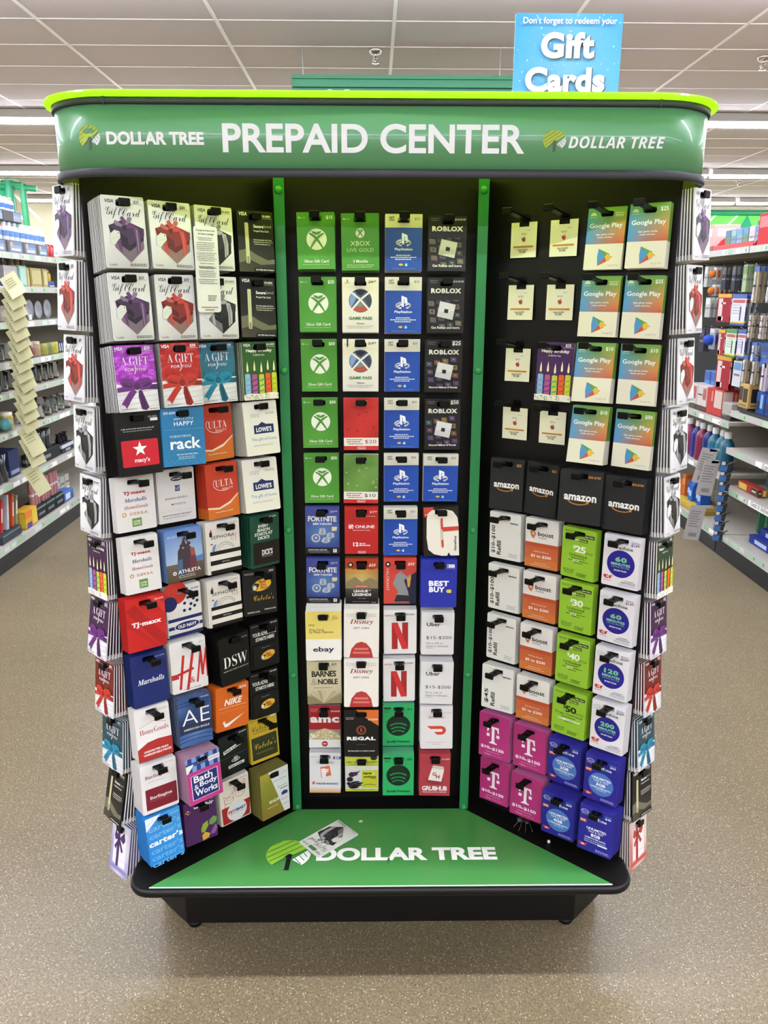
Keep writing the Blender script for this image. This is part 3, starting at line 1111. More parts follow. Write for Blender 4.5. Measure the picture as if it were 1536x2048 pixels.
def homegoods(A):
    A.p([(0, .76), (.3, .66), (.6, .64), (1, .66), (1, 1), (0, 1)], 'b0302c').l([(.12, .36), (.50, .28), (.88, .36)], .008, 'b0302c').t('HomeGoods', .52, .45, .82, 'a8282c', 's', h=.15)
    A.t('$25-$500', .82, .10, .28, 'c28a8a', '').t('UNEXPECTED FINDS', .52, .83, .70, 'f4ece6', 'h').t('UNBELIEVABLE PRICES', .55, .89, .80, 'f4ece6', 'h')
    return 'e9e6e0'


def eagle(A):
    A.grad(0, 0, 1, 1, [['2c4878', '3d5f96', '27406c'], ['4a6ea6', '2b4674', '3a5a90'], ['233a62', '22365c', '2a446e'], ['3c5f98', '5a80b4', '35568c'], ['4a6ca4', '3a5a90', '44689e']], 8)
    for k, y in enumerate((.10, .16, .72, .80, .88)):
        A.arc(.5, y + .1, .7, .14, 40, 140, .018, '1d3056')
    A.r(0, .55, 1, .74, '22314f').t('$25-$500', .82, .07, .24, 'd8dde8', '')
    A.t('AE', .52, .42, .84, 'f4f3ee', 'l', h=.44).t('AMERICAN EAGLE', .52, .66, .78, 'e8e9ea', 'w')
    return '8796b4'


def nike(A):
    A.t('$50', .82, .10, .22, 'f0d8c0', 'b', h=.1).t('NIKE', .53, .37, .56, 'f6f0e6', 'o', h=.19).micro(.1, .48, .95, 'f2d0b0', 1, .03, .012).l([(.1, .57), (.9, .57)], .006, 'f4a868')
    A.p([(.20, .80), (.26, .92), (.36, .92), (.86, .70), (.34, .845), (.26, .83), (.27, .77)], 'f6efe6')
    return 'd9691f'


def burling(A):
    A.t('$25-$500', .82, .07, .22, 'a8909c', '').t('Burlington', .45, .27, .66, '7c1f34', 'B').micro(.2, .36, .7, 'b8a8a8', 1)
    A.r(.10, .50, .97, .93, '7e1a2c', rad=.03).t('Burlington', .52, .70, .62, 'f2ece8', 'B').l([(.2, .76), (.8, .76)], .004, 'c89098')
    return 'e5e2de'


def bath(A):
    A.r(0, 0, 1, .30, '7f9fd0')
    for i in range(4):
        A.r(.06 + .25 * i, 0, .18 + .25 * i, .30, '2a3f86')
    A.r(0, .10, 1, .18, '31488e').p([(0, .14), (.24, .14), (.0, .34)], 'ecebe6').t('$25-$500', .82, .14, .26, 'f0f0ec', 'b').r(.66, .10, 1, .2, 'e8e6ea').t('$25-$500', .83, .15, .28, 'b03a84', '')
    A.r(0, .30, 1, 1, 'c23a84').r(.10, .38, .90, .91, 'e9dce8').r(.12, .39, .88, .90, '1f2a70')
    A.t('Bath', .46, .475, .56, 'f6f4f2', 'b', h=.20).t('Body', .60, .625, .52, 'f6f4f2', 'b', h=.20).t('&', .24, .64, .14, 'f6f4f2', 'B').t('Works', .52, .775, .66, 'f6f4f2', 'b', h=.19)
    return 'd5b8cc'


def locker(A):
    for k in range(7):
        A.l([(.1 + .13 * k, .02), (.0 + .13 * k, .24)], .03, '23262a')
    A.t('$10-$250', .84, .06, .26, 'd8d8d4', 'o').p([(.14, .36), (.84, .26), (.85, .34), (.15, .445)], 'eceae4').t('Foot Locker', .49, .352, .62, '171614', 'h', rot=11)
    A.r(0, .53, 1, .545, '44474a').arc(.55, .66, .14, .05, 0, 360, .02, 'e6e4de')
    for k in range(4):
        A.l([(.50 + .035 * k, .58), (.50 + .035 * k, .69)], .016, 'e6e4de')
    A.r(.28, .75, .84, .82, 'e4e2dc').t('Foot Locker', .56, .785, .48, '171614', 'h')
    return '0f1011'


def cabelas(A):
    A.r(0, 0, 1, 1, 'c9a92c').micro(.08, .06, .35, '5c4c14', 1).r(.78, .03, .95, .075, 'e9e4d0').t('Cabela\u2019s', .48, .24, .74, '1e180e', 'C', h=.19).micro(.15, .33, .85, '4c4014', 1, .03, .014)
    A.r(.06, .43, .95, .93, '2f3418', rad=.03).t('Cabela\u2019s', .53, .63, .74, 'd9bd4a', 'C', h=.2).t("World's Foremost Outfitter", .5, .79, .6, 'c2aa4c', '')
    return 'c4a530'


def carters(A):
    A.grad(0, 0, 1, 1, [['3c96dc', '4aa4e4'], ['2f8ad4', '3a96dc'], ['2884d2', '3490da']], 3).p([(0, 0), (.46, 0), (0, .26)], 'e8eef2').t('Count on us', .13, .1, .22, '5c8cb8', '', rot=32)
    A.t('$25-$500', .84, .09, .22, 'c8e0f4', '')
    for y, c in ((.24, '7fbcec'), (.39, '74b4e8'), (.71, '6fb2ea'), (.85, '6cb0ea'), (.985, '62aae6')):
        A.t('carter\u2019s', .52, y, .92, c, 'b', h=.17)
    A.t('carter\u2019s', .52, .545, .98, 'f6f8fa', 'h', h=.18)
    return '3890d8'


def wayfair(A):
    A.t('wayfair', .62, .17, .64, 'f2eef4', 'h', h=.15).t('$25-', .90, .08, .12, 'c8b8cc', '')
    for x, y, c in ((.13, .19, 'd0a03c'), (.19, .22, '8a4a9a'), (.13, .25, 'a8a03c'), (.07, .22, 'c87a3c')):
        A.c(x, y, .028, c, 10)
    A.p([(.48, .72), (.55, .60), (.70, .56), (.72, .68), (.60, .80), (.50, .80)], '8fa63a').p([(.76, .56), (.90, .50), (1, .56), (.97, .66), (.84, .70), (.74, .66)], '6c9a4a')
    A.p([(.50, .86), (.60, .80), (.76, .88), (.70, .96), (.52, .99)], 'dba63a').p([(.80, .80), (.96, .70), (1, .80), (.90, .92), (.78, .90)], '8a5a9c').p([(.60, .80), (.74, .68), (.92, .71), (.80, .84), (.76, .88)], '4a1f52')
    return '4c1f56'


def petsmart(A):
    A.t('$25-$500', .84, .07, .22, 'a8685c', '')
    A.l([(.16, .52), (.14, .34), (.24, .40), (.38, .36), (.44, .30), (.46, .48)], .012, 'c4584a').arc(.30, .47, .15, .10, 0, 360, .012, 'c4584a').l([(.2, .5), (.12, .62)], .012, 'c4584a')
    A.arc(.68, .38, .16, .14, 0, 360, .012, 'c4584a').l([(.56, .30), (.50, .22), (.48, .34)], .012, 'c4584a').l([(.78, .28), (.82, .12), (.88, .14), (.84, .30)], .012, 'c4584a')
    for x, y in ((.26, .47), (.35, .47), (.63, .40), (.73, .40)):
        A.arc(x, y, .025, .02, 0, 180, .01, '7c3a30')
    A.p([(.04, .60), (1, .60), (.96, .97), (.06, .98)], 'a8262c').c(.54, .76, .33, 'dddad6').t('PET', .36, .75, .22, 'b82a30', 'k', h=.1).t('SMART', .66, .745, .36, '22408c', 'k', h=.1).micro(.3, .80, .8, '7a88a8', 1)
    return 'e6dccc'


def shop(A):
    A.grad(0, 0, 1, 1, [['b0a43c', '8f8a2a'], ['8a8a2c', '7f8228'], ['7c7a24', '9a8a34'], ['8a7034', '8f7a34']], 4)
    A.p([(.30, .0), (1, .0), (1, 1), (.80, 1)], 'd9dbd6').t('SHOP', .46, .66, .38, 'f0eee0', 'b', h=.1).micro(.2, .77, .6, 'd6cc9c', 1, .03, .014)
    A.t('$20-$500', .86, .12, .2, '9a9c98', '').micro(.46, .24, .96, '7c7e7a', 1).micro(.6, .40, .95, '55608a', 1).r(.68, .455, .95, .47, '3a3f4c')
    A.p([(.72, .56), (.82, .53), (.94, .56), (.94, .62), (.72, .62)], '26376c').micro(.7, .71, .96, '8a8c88', 1).t('ULTA', .86, .83, .2, '5c5e64', 's')
    return 'b3a868'


def xbox(A, price='15'):
    A.grad(0, 0, 1, 1, [['4f9434', '4c9032', '47882f'], ['48902f', '4f9a35', '468c2e'], ['55a03a', '57a23c', '4d9634']], 4)
    A.r(.05, .082, .085, .108, 'cfe0c4').t('Microsoft', .165, .096, .13, 'b9d2a8', 'b').t('$' + price, .87, .095, .17, 'e2ecd8', 'b')
    xsphere(A, .52, .475, .27, 'ecefdc', '4a9231')
    A.t('Xbox Gift Card', .5, .86, .66, 'e0ecd4', 'b').micro(.14, .915, .86, 'a9cc96', 1, .02, .01)
    return '4a9031'


def xsphere(A, cx, cy, r, fg, bg):
    k = A.w / A.h
    A.c(cx, cy, r, fg, 36)
    for s in (-1, 1):
        pts = []
        for i in range(13):
            t = i / 12
            x = -.62 + 1.30 * t
            y = .86 - 1.42 * t - .42 * math.sin(math.pi * t) * .55
            pts.append((cx + s * x * r, cy - (-y) * k * r * .98))
        for i in range(12):
            w = .13 + .10 * math.sin(math.pi * (i + .5) / 12)
            A.l([pts[i], pts[i + 1]], w * r, bg)
    A.p([(cx - .56 * r, cy - .78 * k * r), (cx - .1 * r, cy - .70 * k * r), (cx, cy - .60 * k * r), (cx + .1 * r, cy - .70 * k * r), (cx + .56 * r, cy - .78 * k * r), (cx + .3 * r, cy - .52 * k * r), (cx, cy - .40 * k * r), (cx - .3 * r, cy - .52 * k * r)], bg)
    A.e(cx, cy - .86 * k * r, .42 * r, .10 * r, fg, 16)


def xlive(A):
    xbox_bg = [['4c8c32', '4a8a30', '45822d'], ['498e31', '4f9735', '478c30'], ['4d9634', '509a37', '4b9233']]
    A.grad(0, 0, 1, 1, xbox_bg, 4).r(.06, .085, .095, .111, 'c4d8b8').t('Microsoft', .165, .098, .12, 'b0cc9e', 'b')
    xsphere(A, .5, .345, .12, 'e6ebd8', '4c9234')
    A.t('XBOX', .5, .525, .52, 'dfe8d2', '', h=.12).t('LIVE GOLD', .5, .64, .70, 'dfe8d2', 'l', h=.09).t('3 Months', .5, .84, .40, 'd6e4c8', 'b').micro(.14, .90, .88, 'b2d09e', 2, .035, .014)
    return '4a8c31'


def gpass(A, n='3', price='44.99'):
    A.grad(0.01, 0, .99, 1, [['e6e2c8', 'e8e4cc'], ['e9e5d2', 'eae7d6'], ['dedbd0', 'e2dfd4']], 3)
    A.t(n, .14, .07, .045, '3c3c34', 'b').t('MONTHS', .14, .105, .16, '6b6a60', '').t('$' + price.split('.')[0], .79, .085, .14, '3c4034', 'b').t(price.split('.')[1], .90, .072, .06, '3c4034', 'b')
    A.c(.5, .42, .315, '4a5a78', 36).p([(.24, .30), (.36, .26), (.40, .36), (.24, .55), (.2, .42)], '7fa0c8').p([(.70, .28), (.80, .42), (.74, .55), (.62, .38)], '3a4250').p([(.34, .24), (.5, .22), (.66, .24), (.56, .31), (.5, .33), (.44, .31)], '1d2230')
    A.p([(.5, .42), (.30, .58), (.40, .62), (.6, .62), (.70, .58)], 'b0553e').p([(.36, .52), (.5, .43), (.60, .50), (.5, .54)], '7a8a86')
    k = A.w / A.h
    for s in (-1, 1):
        A.l([(.5 + s * .26, .42 - .23 * k), (.5, .42 - .02), (.5 - s * .25, .42 + .25 * k)], .05, 'ece8d8')
    A.t('GAME PASS', .5, .74, .64, '3f7c3a', 'h', h=.085).t('Ultimate', .5, .835, .22, '6b6a60', 'b').micro(.12, .88, .88, 'a2a094', 2, .03, .012)
    return 'e4e0cc'


def psx(A, price='10'):
    A.r(0, .0, 1, .24, 'd9d6c6').r(0, .24, 1, 1, '1d449c').grad(0, .24, 1, 1, [['1c4296', '2450ac'], ['1d48a4', '2450ac'], ['224ca8', '2854b0']], 3)
    A.t('GIFT', .17, .066, .15, '2a2c34', 'b').t('CARD', .17, .108, .16, '2a2c34', 'b').t('$' + price, .86, .085, .13, '2a2c34', '')
    W_ = 'f0f2f4'
    A.p([(.45, .33), (.53, .35), (.60, .37), (.615, .45), (.57, .475), (.53, .465), (.53, .39), (.515, .39), (.515, .535), (.45, .52)], W_)
    A.arc(.5, .505, .19, .075, 115, 250, .045, W_).arc(.5, .505, .19, .075, -60, 60, .045, W_).l([(.36, .515), (.44, .49)], .03, W_).l([(.56, .50), (.66, .475)], .03, W_)
    A.t('PlayStation', .5, .625, .48, W_, 'b', h=.085).micro(.3, .72, .7, 'dfe6f0', 1, .03, .018).micro(.15, .755, .87, 'dfe6f0', 1, .03, .018).micro(.27, .79, .73, 'dfe6f0', 1, .03, .018)
    A.r(.40, .875, .46, .915, 'e8b838').r(.37, .885, .49, .905, 'e8b838').c(.575, .895, .05, '3a8ad8').p([(.575, .87), (.61, .915), (.54, .915)], 'e8f0f8').l([(.18, .965), (.82, .965)], .006, '9ab0d8')
    return 'd2d0c2'


def roblox(A, price='10-$100', v=0):
    A.r(0, 0, 1, 1, '1a1a1c' if v == 0 else '131214')
    A.t('Includes Free', .17, .05, .22, '9a9a98', '').t('Virtual Item', .16, .085, .18, '9a9a98', '').t('$' + price, .83, .07, .28 if v == 0 else .23, 'dcdcd4', '' if v == 0 else 'b')
    A.t('ROBLOX', .5, .235, .82, 'e6e4d6', 'k', h=.13)
    pal = ['5c5a58', '6b5648', '4a4e54', '70685a', '3f4246'] if v == 0 else ['6a4a34', '4c3f6a', '8a5a3c', '3a4a5c', '7c6230', '503a58']
    rnd = random.Random(11 + v)
    for i in range(5):
        for j in range(4):
            x, y = .10 + .22 * i + .03 * j, .36 + .15 * j - .03 * i + .1
            if 0.02 < x < .97 and y < .9:
                a = .085
                p = [(x - a, y - a * .75 + .02), (x + a * .9, y - a * .55 + .01), (x + a, y + a * .75 - .01), (x - a * .9, y + a * .55)]
                p = [(min(max(q[0], .0), 1), q[1]) for q in p]
                c = rnd.choice(pal)
                A.p(p, c).p([((q[0] + x * 2) / 3, (q[1] + y * 2) / 3) for q in p], rnd.choice(['8a8478', '32302e', '9a7a5c', '55606a']))
    A.grad(.0, .30, 1, .40, [['1a1a1c', '1a1a1c'], ['242426', '202022']], 2) if v == 0 else None
    A.p([(.34, .42), (.77, .485), (.69, .765), (.26, .70)], 'c6c6c4').p([(.36, .43), (.75, .49), (.72, .60), (.30, .62)], 'd4d4d2').p([(.47, .56), (.575, .575), (.555, .645), (.45, .63)], '1a1a1c')
    A.t('Get Robux and more' if v == 0 else 'Discover Millions of Worlds', .5, .905, .78, 'e6e4da', 'b' if v == 0 else 'h')
    return '2a2a2c'


def redgame(A, price='20', c='r'):
    """the character on this card is left out; its background, price band and maker's bar are kept"""
    m, d = ('c8302c', 'a8221f') if c == 'r' else ('6f9a48', '4f7c34')
    A.grad(0, 0, 1, .77, [[m, d, m], [d, m, m], [m, m, d]], 4)
    rnd = random.Random(2)
    for _ in range(14):
        A.c(rnd.uniform(.05, .95), rnd.uniform(.08, .70), rnd.uniform(.02, .05), d if c == 'r' else '86ae5c', 10)
    A.r(0, .76, 1, .92, 'e8e4d8').micro(.08, .79, .55, '9a4a40', 3, .04, .018).t('$' + price, .77, .84, .33, 'a83a34' if c == 'r' else '3a3a34', '', h=.12)
    A.r(0, .92, 1, 1, 'c8302c').r(.39, .935, .63, .985, 'f0e6e0', rad=.03).r(.40, .94, .62, .98, 'c8302c', rad=.028).t('Nintendo', .51, .96, .17, 'f4ece8', 'b')
    return 'd8cfc4'


def fort(A):
    A.grad(0, 0, 1, .86, [['3d4688', '424c92', '3a4486'], ['3f4a90', '4a5a9e', '3e4a90'], ['3f5c96', '5a8cb4', '3f5c98'], ['2f3a7c', '34488c', '2e387a']], 5).r(0, .86, 1, 1, '15161c')
    A.t('$19', .80, .105, .12, 'c4c6dc', 'b').t('99', .91, .095, .06, 'c4c6dc', 'b').t('FORTNITE', .5, .255, .84, 'e6e6e4', 'n', h=.17).t('2800 V-BUCKS', .5, .36, .56, 'dcdce2', 'k').p([(.78, .42), (.94, .42), (.92, .50), (.78, .51)], 'd8c49a')
    for x, y, r in ((.5, .48, .10), (.5, .52, .11), (.5, .56, .12), (.74, .58, .12), (.74, .62, .13), (.62, .68, .13), (.60, .72, .14)):
        A.e(x, y, r, r * .48, '8a95a8').e(x, y - .008, r * .8, r * .34, 'c2cad4').e(x, y - .008, r * .5, r * .2, '77839a')
    A.c(.31, .655, .145, '7f8ca6').c(.31, .655, .12, 'c6ced8').c(.31, .655, .095, '5e6f98').t('V', .31, .655, .08, 'e8ecf2', 'h', h=.08)
    A.t('SUPPORTED DEVICES', .36, .905, .56, 'c0c0c4', 'h').micro(.08, .93, .72, '8c8c94', 2, .025, .01).r(.82, .885, .93, .96, 'd8d8d6').t('T', .875, .922, .05, '1a1a1c', 'o')
    return '3a4488'


def nonline(A):
    A.t('$19', .82, .11, .13, 'f0d8d0', 'b').t('99', .93, .10, .06, 'f0d8d0', 'b').micro(.62, .19, .92, 'e8b0a8', 1)
    A.r(.12, .37, .185, .46, 'f4e8e4', rad=.03).r(.195, .37, .26, .46, 'f4e8e4', rad=.03).c(.152, .395, .016, 'c02826').c(.228, .43, .018, 'c02826')
    A.t('ONLINE', .60, .415, .58, 'f6ecea', 'b', h=.095).t('Nintendo Switch Online', .5, .49, .52, 'e8b8b0', 'b').t('12', .33, .79, .16, 'f6eeea', 'h', h=.13).t('Month', .53, .772, .17, 'f6eeea', 'b').t('Membership', .60, .815, .33, 'f6eeea', 'b')
    A.r(.39, .935, .63, .985, 'f0e0dc', rad=.03).r(.40, .94, .62, .98, 'b82624', rad=.028).t('Nintendo', .51, .96, .17, 'f4ece8', 'b')
    return 'bc2724'


def gstop(A):
    A.r(.0, .0, 1, 1, '191614').r(0.02, .0, .30, .12, 'c4453a').r(0.02, .10, .26, .2, 'b83a30').t('$15-$500', .15, .15, .2, 'f0e4dc', 'h')
    A.p([(.10, .22), (.14, .12), (.26, .06), (.62, .05), (.84, .09), (.97, .22), (1, .38), (1, 1), (.76, 1), (.70, .93), (.66, 1), (.50, 1.0), (.28, .96), (.12, .86), (.08, .62)], 'e9e4d4')
    A.p([(.47, .28), (.55, .20), (.56, .42), (1, .40), (1, .50), (.56, .51), (.55, .76), (.58, .82), (.52, .85), (.48, .80)], 'c8c2b2').p([(.49, .24), (.55, .22), (.56, .41), (1, .40), (1, .48), (.56, .50), (.50, .44)], 'cb4434').p([(.50, .68), (.56, .66), (.57, .80), (.52, .84)], 'cb4434')
    A.t('GameStop', .90, .75, .44, '3a302c', 'h', h=.085, rot=90)
    return '191614'


def league(A):
    """the creature on this card is left out; the meadow, bands and lettering are kept"""
    A.grad(0, .22, 1, .72, [['c08a3c', 'd8a24c', 'b87c38'], ['a8945c', 'c8b46a', 'a08450'], ['6d6a52', '7c7458', '5c5848']], 6).r(0, 0, 1, .22, 'b03a1e').p([(0, .18), (.25, .24), (.5, .20), (.8, .25), (1, .21), (1, .0), (0, .0)], 'b03a1e')
    A.c(.16, .14, .085, '181512').c(.16, .14, .045, 'e0dcd4', 10).t('$25', .82, .15, .22, 'f2e2d4', 'o', h=.1)
    A.p([(.05, .5), (.3, .4), (.5, .52), (.75, .42), (1, .5), (1, .66), (0, .66)], '8a7c58').r(.28, .595, .72, .64, 'c85044').micro(.32, .607, .68, 'f0d8d0', 1).grad(0, .66, 1, 1, [['4a4840', '3f3c36'], ['1d1c1c', '1a1919'], ['151414', '141414']], 3)
    A.t('LEAGUE', .47, .715, .44, 'f2f0ea', 'h', h=.09).t('OF', .745, .70, .06, 'f2f0ea', 'b').t('LEGENDS', .5, .795, .58, 'f2f0ea', 'h', h=.09).t('GIFT CARD', .5, .88, .24, 'a8a49c', '').micro(.22, .945, .75, '8a8680', 1).micro(.8, .96, .94, 'c8c6c0', 1)
    return '6a4a2c'


def valor(A):
    """the figure on this card is left out; the colour blocks and lettering are kept"""
    A.r(0, 0, 1, 1, 'd0483c').p([(.38, .36), (.52, .28), (.70, .40), (.84, .34), (.86, .58), (.74, .72), (.80, .98), (.30, .98), (.44, .72), (.28, .56)], '8f8f90').p([(.30, .98), (.40, .80), (.80, .82), (.84, .98)], '2c2d34').p([(.62, .48), (.98, .30), (1, .34), (1, 1), (.82, 1), (.74, .72)], '1e2440').p([(.70, .44), (.84, .38), (.80, .62), (.74, .64)], 'd89a4c')
    A.c(.13, .13, .085, '1a1413').c(.13, .13, .04, 'e8dcd4', 10).t('$25', .84, .13, .22, 'f4e4dc', 'o', h=.1).t('VALORANT', .12, .46, .74, 'f0d0c4', '', h=.085, rot=-90).micro(.3, .955, .8, 'c8b0aa', 1)
    return 'c4463a'


def bbuy(A):
    A.r(.72, .10, .93, .17, 'e6e8f0').r(.73, .11, .76, .16, '2a3aa8').micro(.70, .185, .95, '7c8ad0', 1).t('BEST', .50, .50, .56, 'f4f4f6', 'k', h=.16).t('BUY', .45, .63, .44, 'f4f4f6', 'k', h=.16)
    A.p([(.70, .66), (.74, .625), (.85, .625), (.85, .695), (.74, .695)], 'ecc93a').c(.735, .66, .012, '2a2f9a', 8)
    return '2430a0'


def ebay(A):
    A.r(0, 0, 1, .56, 'dcc964').grad(0, 0, 1, .56, [['d8c560', 'ddca66'], ['dfcd6c', 'e2d172']], 2).t('$25-', .84, .10, .14, '6a6238', '').t('$200', .84, .145, .16, '6a6238', '').t('ebay', .17, .27, .17, '4a452c', '').t('One Card.', .31, .365, .42, '3a3626', '').t('So Many Options.', .45, .42, .70, '3a3626', '')
    A.t('ebay', .5, .78, .60, '1e2038', 'b', h=.19)
    return 'e8e5da'


def barnes(A):
    A.grad(0, 0, 1, 1, [['c4ba94', 'c8bf9a'], ['cfc7a4', 'd2caa8'], ['b6ac86', 'aea480']], 3).t('$25', .80, .10, .14, '3a3424', 'b').t('BARNES', .5, .31, .72, '1c1812', 'n', h=.19).t('&', .21, .49, .18, '9a8c5c', 's').t('NOBLE', .61, .49, .58, '1c1812', 'n', h=.18).micro(.2, .62, .75, '6a6248', 1)
    for k, (x, y, c) in enumerate(((.0, .76, 'a09672'), (.12, .70, 'b8ae88'), (.28, .68, 'a89e78'), (.42, .66, 'c4ba94'), (.58, .66, 'c8be98'), (.76, .70, 'b2a882'), (.92, .76, 'a29874'))):
        A.p([(x, y), (x + .12, y + .02), (.5, .99), (.46, .99)], c)
    A.p([(0, .80), (.2, .84), (.48, .99), (0, 1)], '8c8260').p([(1, .80), (.8, .84), (.5, .99), (1, 1)], '948a66')
    return 'bdb38c'


def mouse(A):
    """the character on this card is left out; plain red shapes stand for the artwork"""
    A.micro(.05, .09, .3, 'b8b0a8', 3, .025, .008).micro(.68, .09, .95, 'c08a88', 3, .025, .008)
    A.t('Disney', .5, .265, .66, '8a2430', 'I', h=.17).t('GIFT CARD', .50, .385, .46, '4a3c3a', 'w')
    A.p([(.16, 1), (.22, .82), (.36, .70), (.5, .67), (.64, .70), (.78, .82), (.84, 1)], 'b43a36').r(.30, .80, .70, .84, 'd8786c').r(.26, .88, .74, .92, 'd8786c')
    return 'e9e4d8'


def netflix(A):
    A.t('NETFLIX', .16, .125, .26, 'b0403c', 'b').t('$20-$200', .80, .105, .28, '4c4a48', 'b')
    A.r(.24, .285, .42, .89, 'a52a28').r(.56, .285, .74, .89, 'a52a28').p([(.24, .285), (.42, .285), (.74, .885), (.56, .895)], 'cc3434')
    return 'e4e1dc'


def uber(A):
    A.t('Uber', .37, .285, .42, '2e2c2a', 'b', h=.125).t('$15-$200', .54, .60, .78, '3a3836', '', h=.12).t('Get a ride or', .41, .725, .54, '6a6866', '').t('meal in minutes', .49, .795, .68, '6a6866', '').micro(.15, .84, .38, '9a9896', 1)
    return 'dedcd8'


def amc(A):
    A.r(0, 0, 1, .58, '9c2026').t('amc', .5, .345, .92, 'e6e0da', 'k', h=.21).micro(.05, .08, .3, 'd08a84', 3, .03, .01).t('$15-$100', .84, .14, .28, 'e8d4cc', 'b')
    rnd = random.Random(4)
    A.p([(0, .74), (.15, .66), (.35, .58), (.5, .55), (.7, .59), (.9, .67), (1, .73), (1, .82), (0, .82)], 'c9bc94')
    for _ in range(60):
        x = rnd.uniform(.03, .97)
        top = .57 + .18 * abs(x - .5) * 1.2
        A.c(x, rnd.uniform(top, .79), rnd.uniform(.02, .045), rnd.choice(['e6dcb8', 'd6c890', 'b8a870', 'ece4c8']), 7)
    A.r(0, .80, 1, 1, 'e2e0da').c(.5, .905, .10, 'b0282c').t('amc', .5, .905, .12, 'f0e8e4', 'k')
    return '9c8a84'


def regal(A):
    A.p([(.34, 0), (1, 0), (1, .34), (.62, .17)], 'd06a28').t('$15-$500', .84, .205, .28, 'f2dcc8', 'b').micro(.05, .16, .3, 'b8b4ac', 2, .03, .012)
    A.arc(.5, .43, .13, .13, 0, 360, .022, 'b0573a').arc(.5, .43, .10, .10, 0, 360, .010, 'b0573a').t('R', .5, .43, .07, 'c8623c', 'B', h=.1).t('REGAL', .5, .61, .84, 'f0eee8', 'k', h=.11).l([(.36, .74), (.64, .74)], .006, '8a8680').t('the best place to watch a movie', .5, .88, .78, 'dad6ce', 'u')
    return '0c0a09'


def spot(A, price='10'):
    A.r(0, 0, 1, 1, '2fae62').r(.03, .06, .26, .10, '15301f').micro(.05, .12, .25, '1c4a2e', 3, .028, .01).t('$' + price, .86, .11, .16, '143420', 'b').c(.5, .50, .385, '16251b', 36)
    for y, r, th in ((.44, .26, .05), (.515, .225, .045), (.58, .19, .04)):
        A.arc(.5, y + .145, r * 1.25, r * .8, 40, 140, th, '2fae62')
    A.t('Spotify Premium', .5, .90, .76, '14301e', 'b')
    return '5cbc84'


def ddash(A):
    A.t('DOORDASH', .5, .26, .46, 'a8524a', 'b').t('$15-$500', .84, .15, .22, 'd09a94', '')
    A.p([(.20, .46), (.66, .46), (.76, .49), (.80, .56), (.76, .63), (.68, .665), (.52, .665), (.42, .60), (.66, .60), (.70, .56), (.66, .53), (.32, .53)], 'd2442c').micro(.2, .84, .8, 'c8a8a4', 1).micro(.38, .885, .62, 'cc8a84', 1)
    return 'e2dedb'


def fandango(A):
    A.r(.76, .09, 1, .16, '2a3470').t('$25', .88, .125, .16, 'f0f0f4', 'h').t('TREASURES', .5, .245, .56, 'b09a98', 'b').micro(.04, .10, .2, '8c8a90', 1)
    A.p([(.34, .36), (.64, .32), (.70, .56), (.38, .62)], 'd8683c').p([(.36, .40), (.50, .38), (.53, .60), (.40, .61)], 'e8e4e0').t('F', .55, .47, .13, 'efe8e2', 'k', h=.2)
    A.p([(.08, .74), (.16, .70), (.18, .77), (.10, .80)], 'd8683c').t('FANDANGO', .57, .77, .70, '3a4478', 'h', h=.075).grad(0, .86, 1, 1, [['e2d8cc', 'e4dcd0'], ['d89a5c', 'd69656']], 2)
    return 'dfdcda'


def spa(A):
    A.r(0, 0, 1, .26, 'c6ca3c').c(.86, .02, .1, '2e2a28').t('relax \u2022 refresh \u2022 rejuvenate', .5, .145, .92, '3a3a2a', 'b').micro(.12, .20, .9, '55553c', 1).r(.50, .38, .98, .90, 'c9c936').r(0, .93, 1, 1, 'c6ca3c').micro(.2, .95, .9, '4c4c30', 1)
    A.t('spa', .67, .48, .26, '1e1c1a', 'h', h=.09).t('&', .86, .48, .1, 'e6e6a0', 'C').t('wellness', .74, .565, .38, '1e1c1a', 'b').t('gift card', .84, .62, .18, '1e1c1a', 'o').arc(.74, .86, .2, .1, 20, 160, .01, '4c4c30').l([(.58, .80), (.9, .80)], .01, '4c4c30')
    for x, y, r, c in ((.20, .50, .10, '3c2038'), (.30, .48, .08, '4a2a46'), (.14, .64, .10, '2e1a2c'), (.20, .82, .12, '3a2030'), (.10, .76, .06, '1c1418'), (.38, .43, .03, '1c1418'), (.43, .40, .02, '1c1418')):
        A.c(x, y, r, c, 9)
    for x, y in ((.30, .72), (.36, .82), (.28, .88), (.40, .76)):
        A.e(x, y, .14, .035, '17161a', 12, rot=10)
    return 'd8d6cf'


def grub(A):
    A.r(0, 0, 1, 1, 'b03a44').t('$15-$500', .84, .125, .26, 'e6c4c4', 'b').e(.5, .62, .30, .16, '94303a')
    A.p([(.40, .34), (.80, .38), (.72, .66), (.28, .62)], 'e6ded2').p([(.40, .34), (.80, .38), (.78, .30), (.44, .27)], 'c8beb0').t('G', .48, .48, .12, 'a83238', 'h', h=.13, rot=-8).t('H', .60, .54, .12, 'a83238', 'h', h=.13, rot=-8)
    A.l([(.22, .36), (.30, .41)], .008, '8a2a34').l([(.19, .44), (.28, .46)], .008, '8a2a34').t('GRUBHUB', .5, .82, .82, 'f2ece6', 'n', h=.17).t('Restaurants you love, delivered.', .5, .91, .78, 'ecd4d0', 'b')
    return 'b4444c'


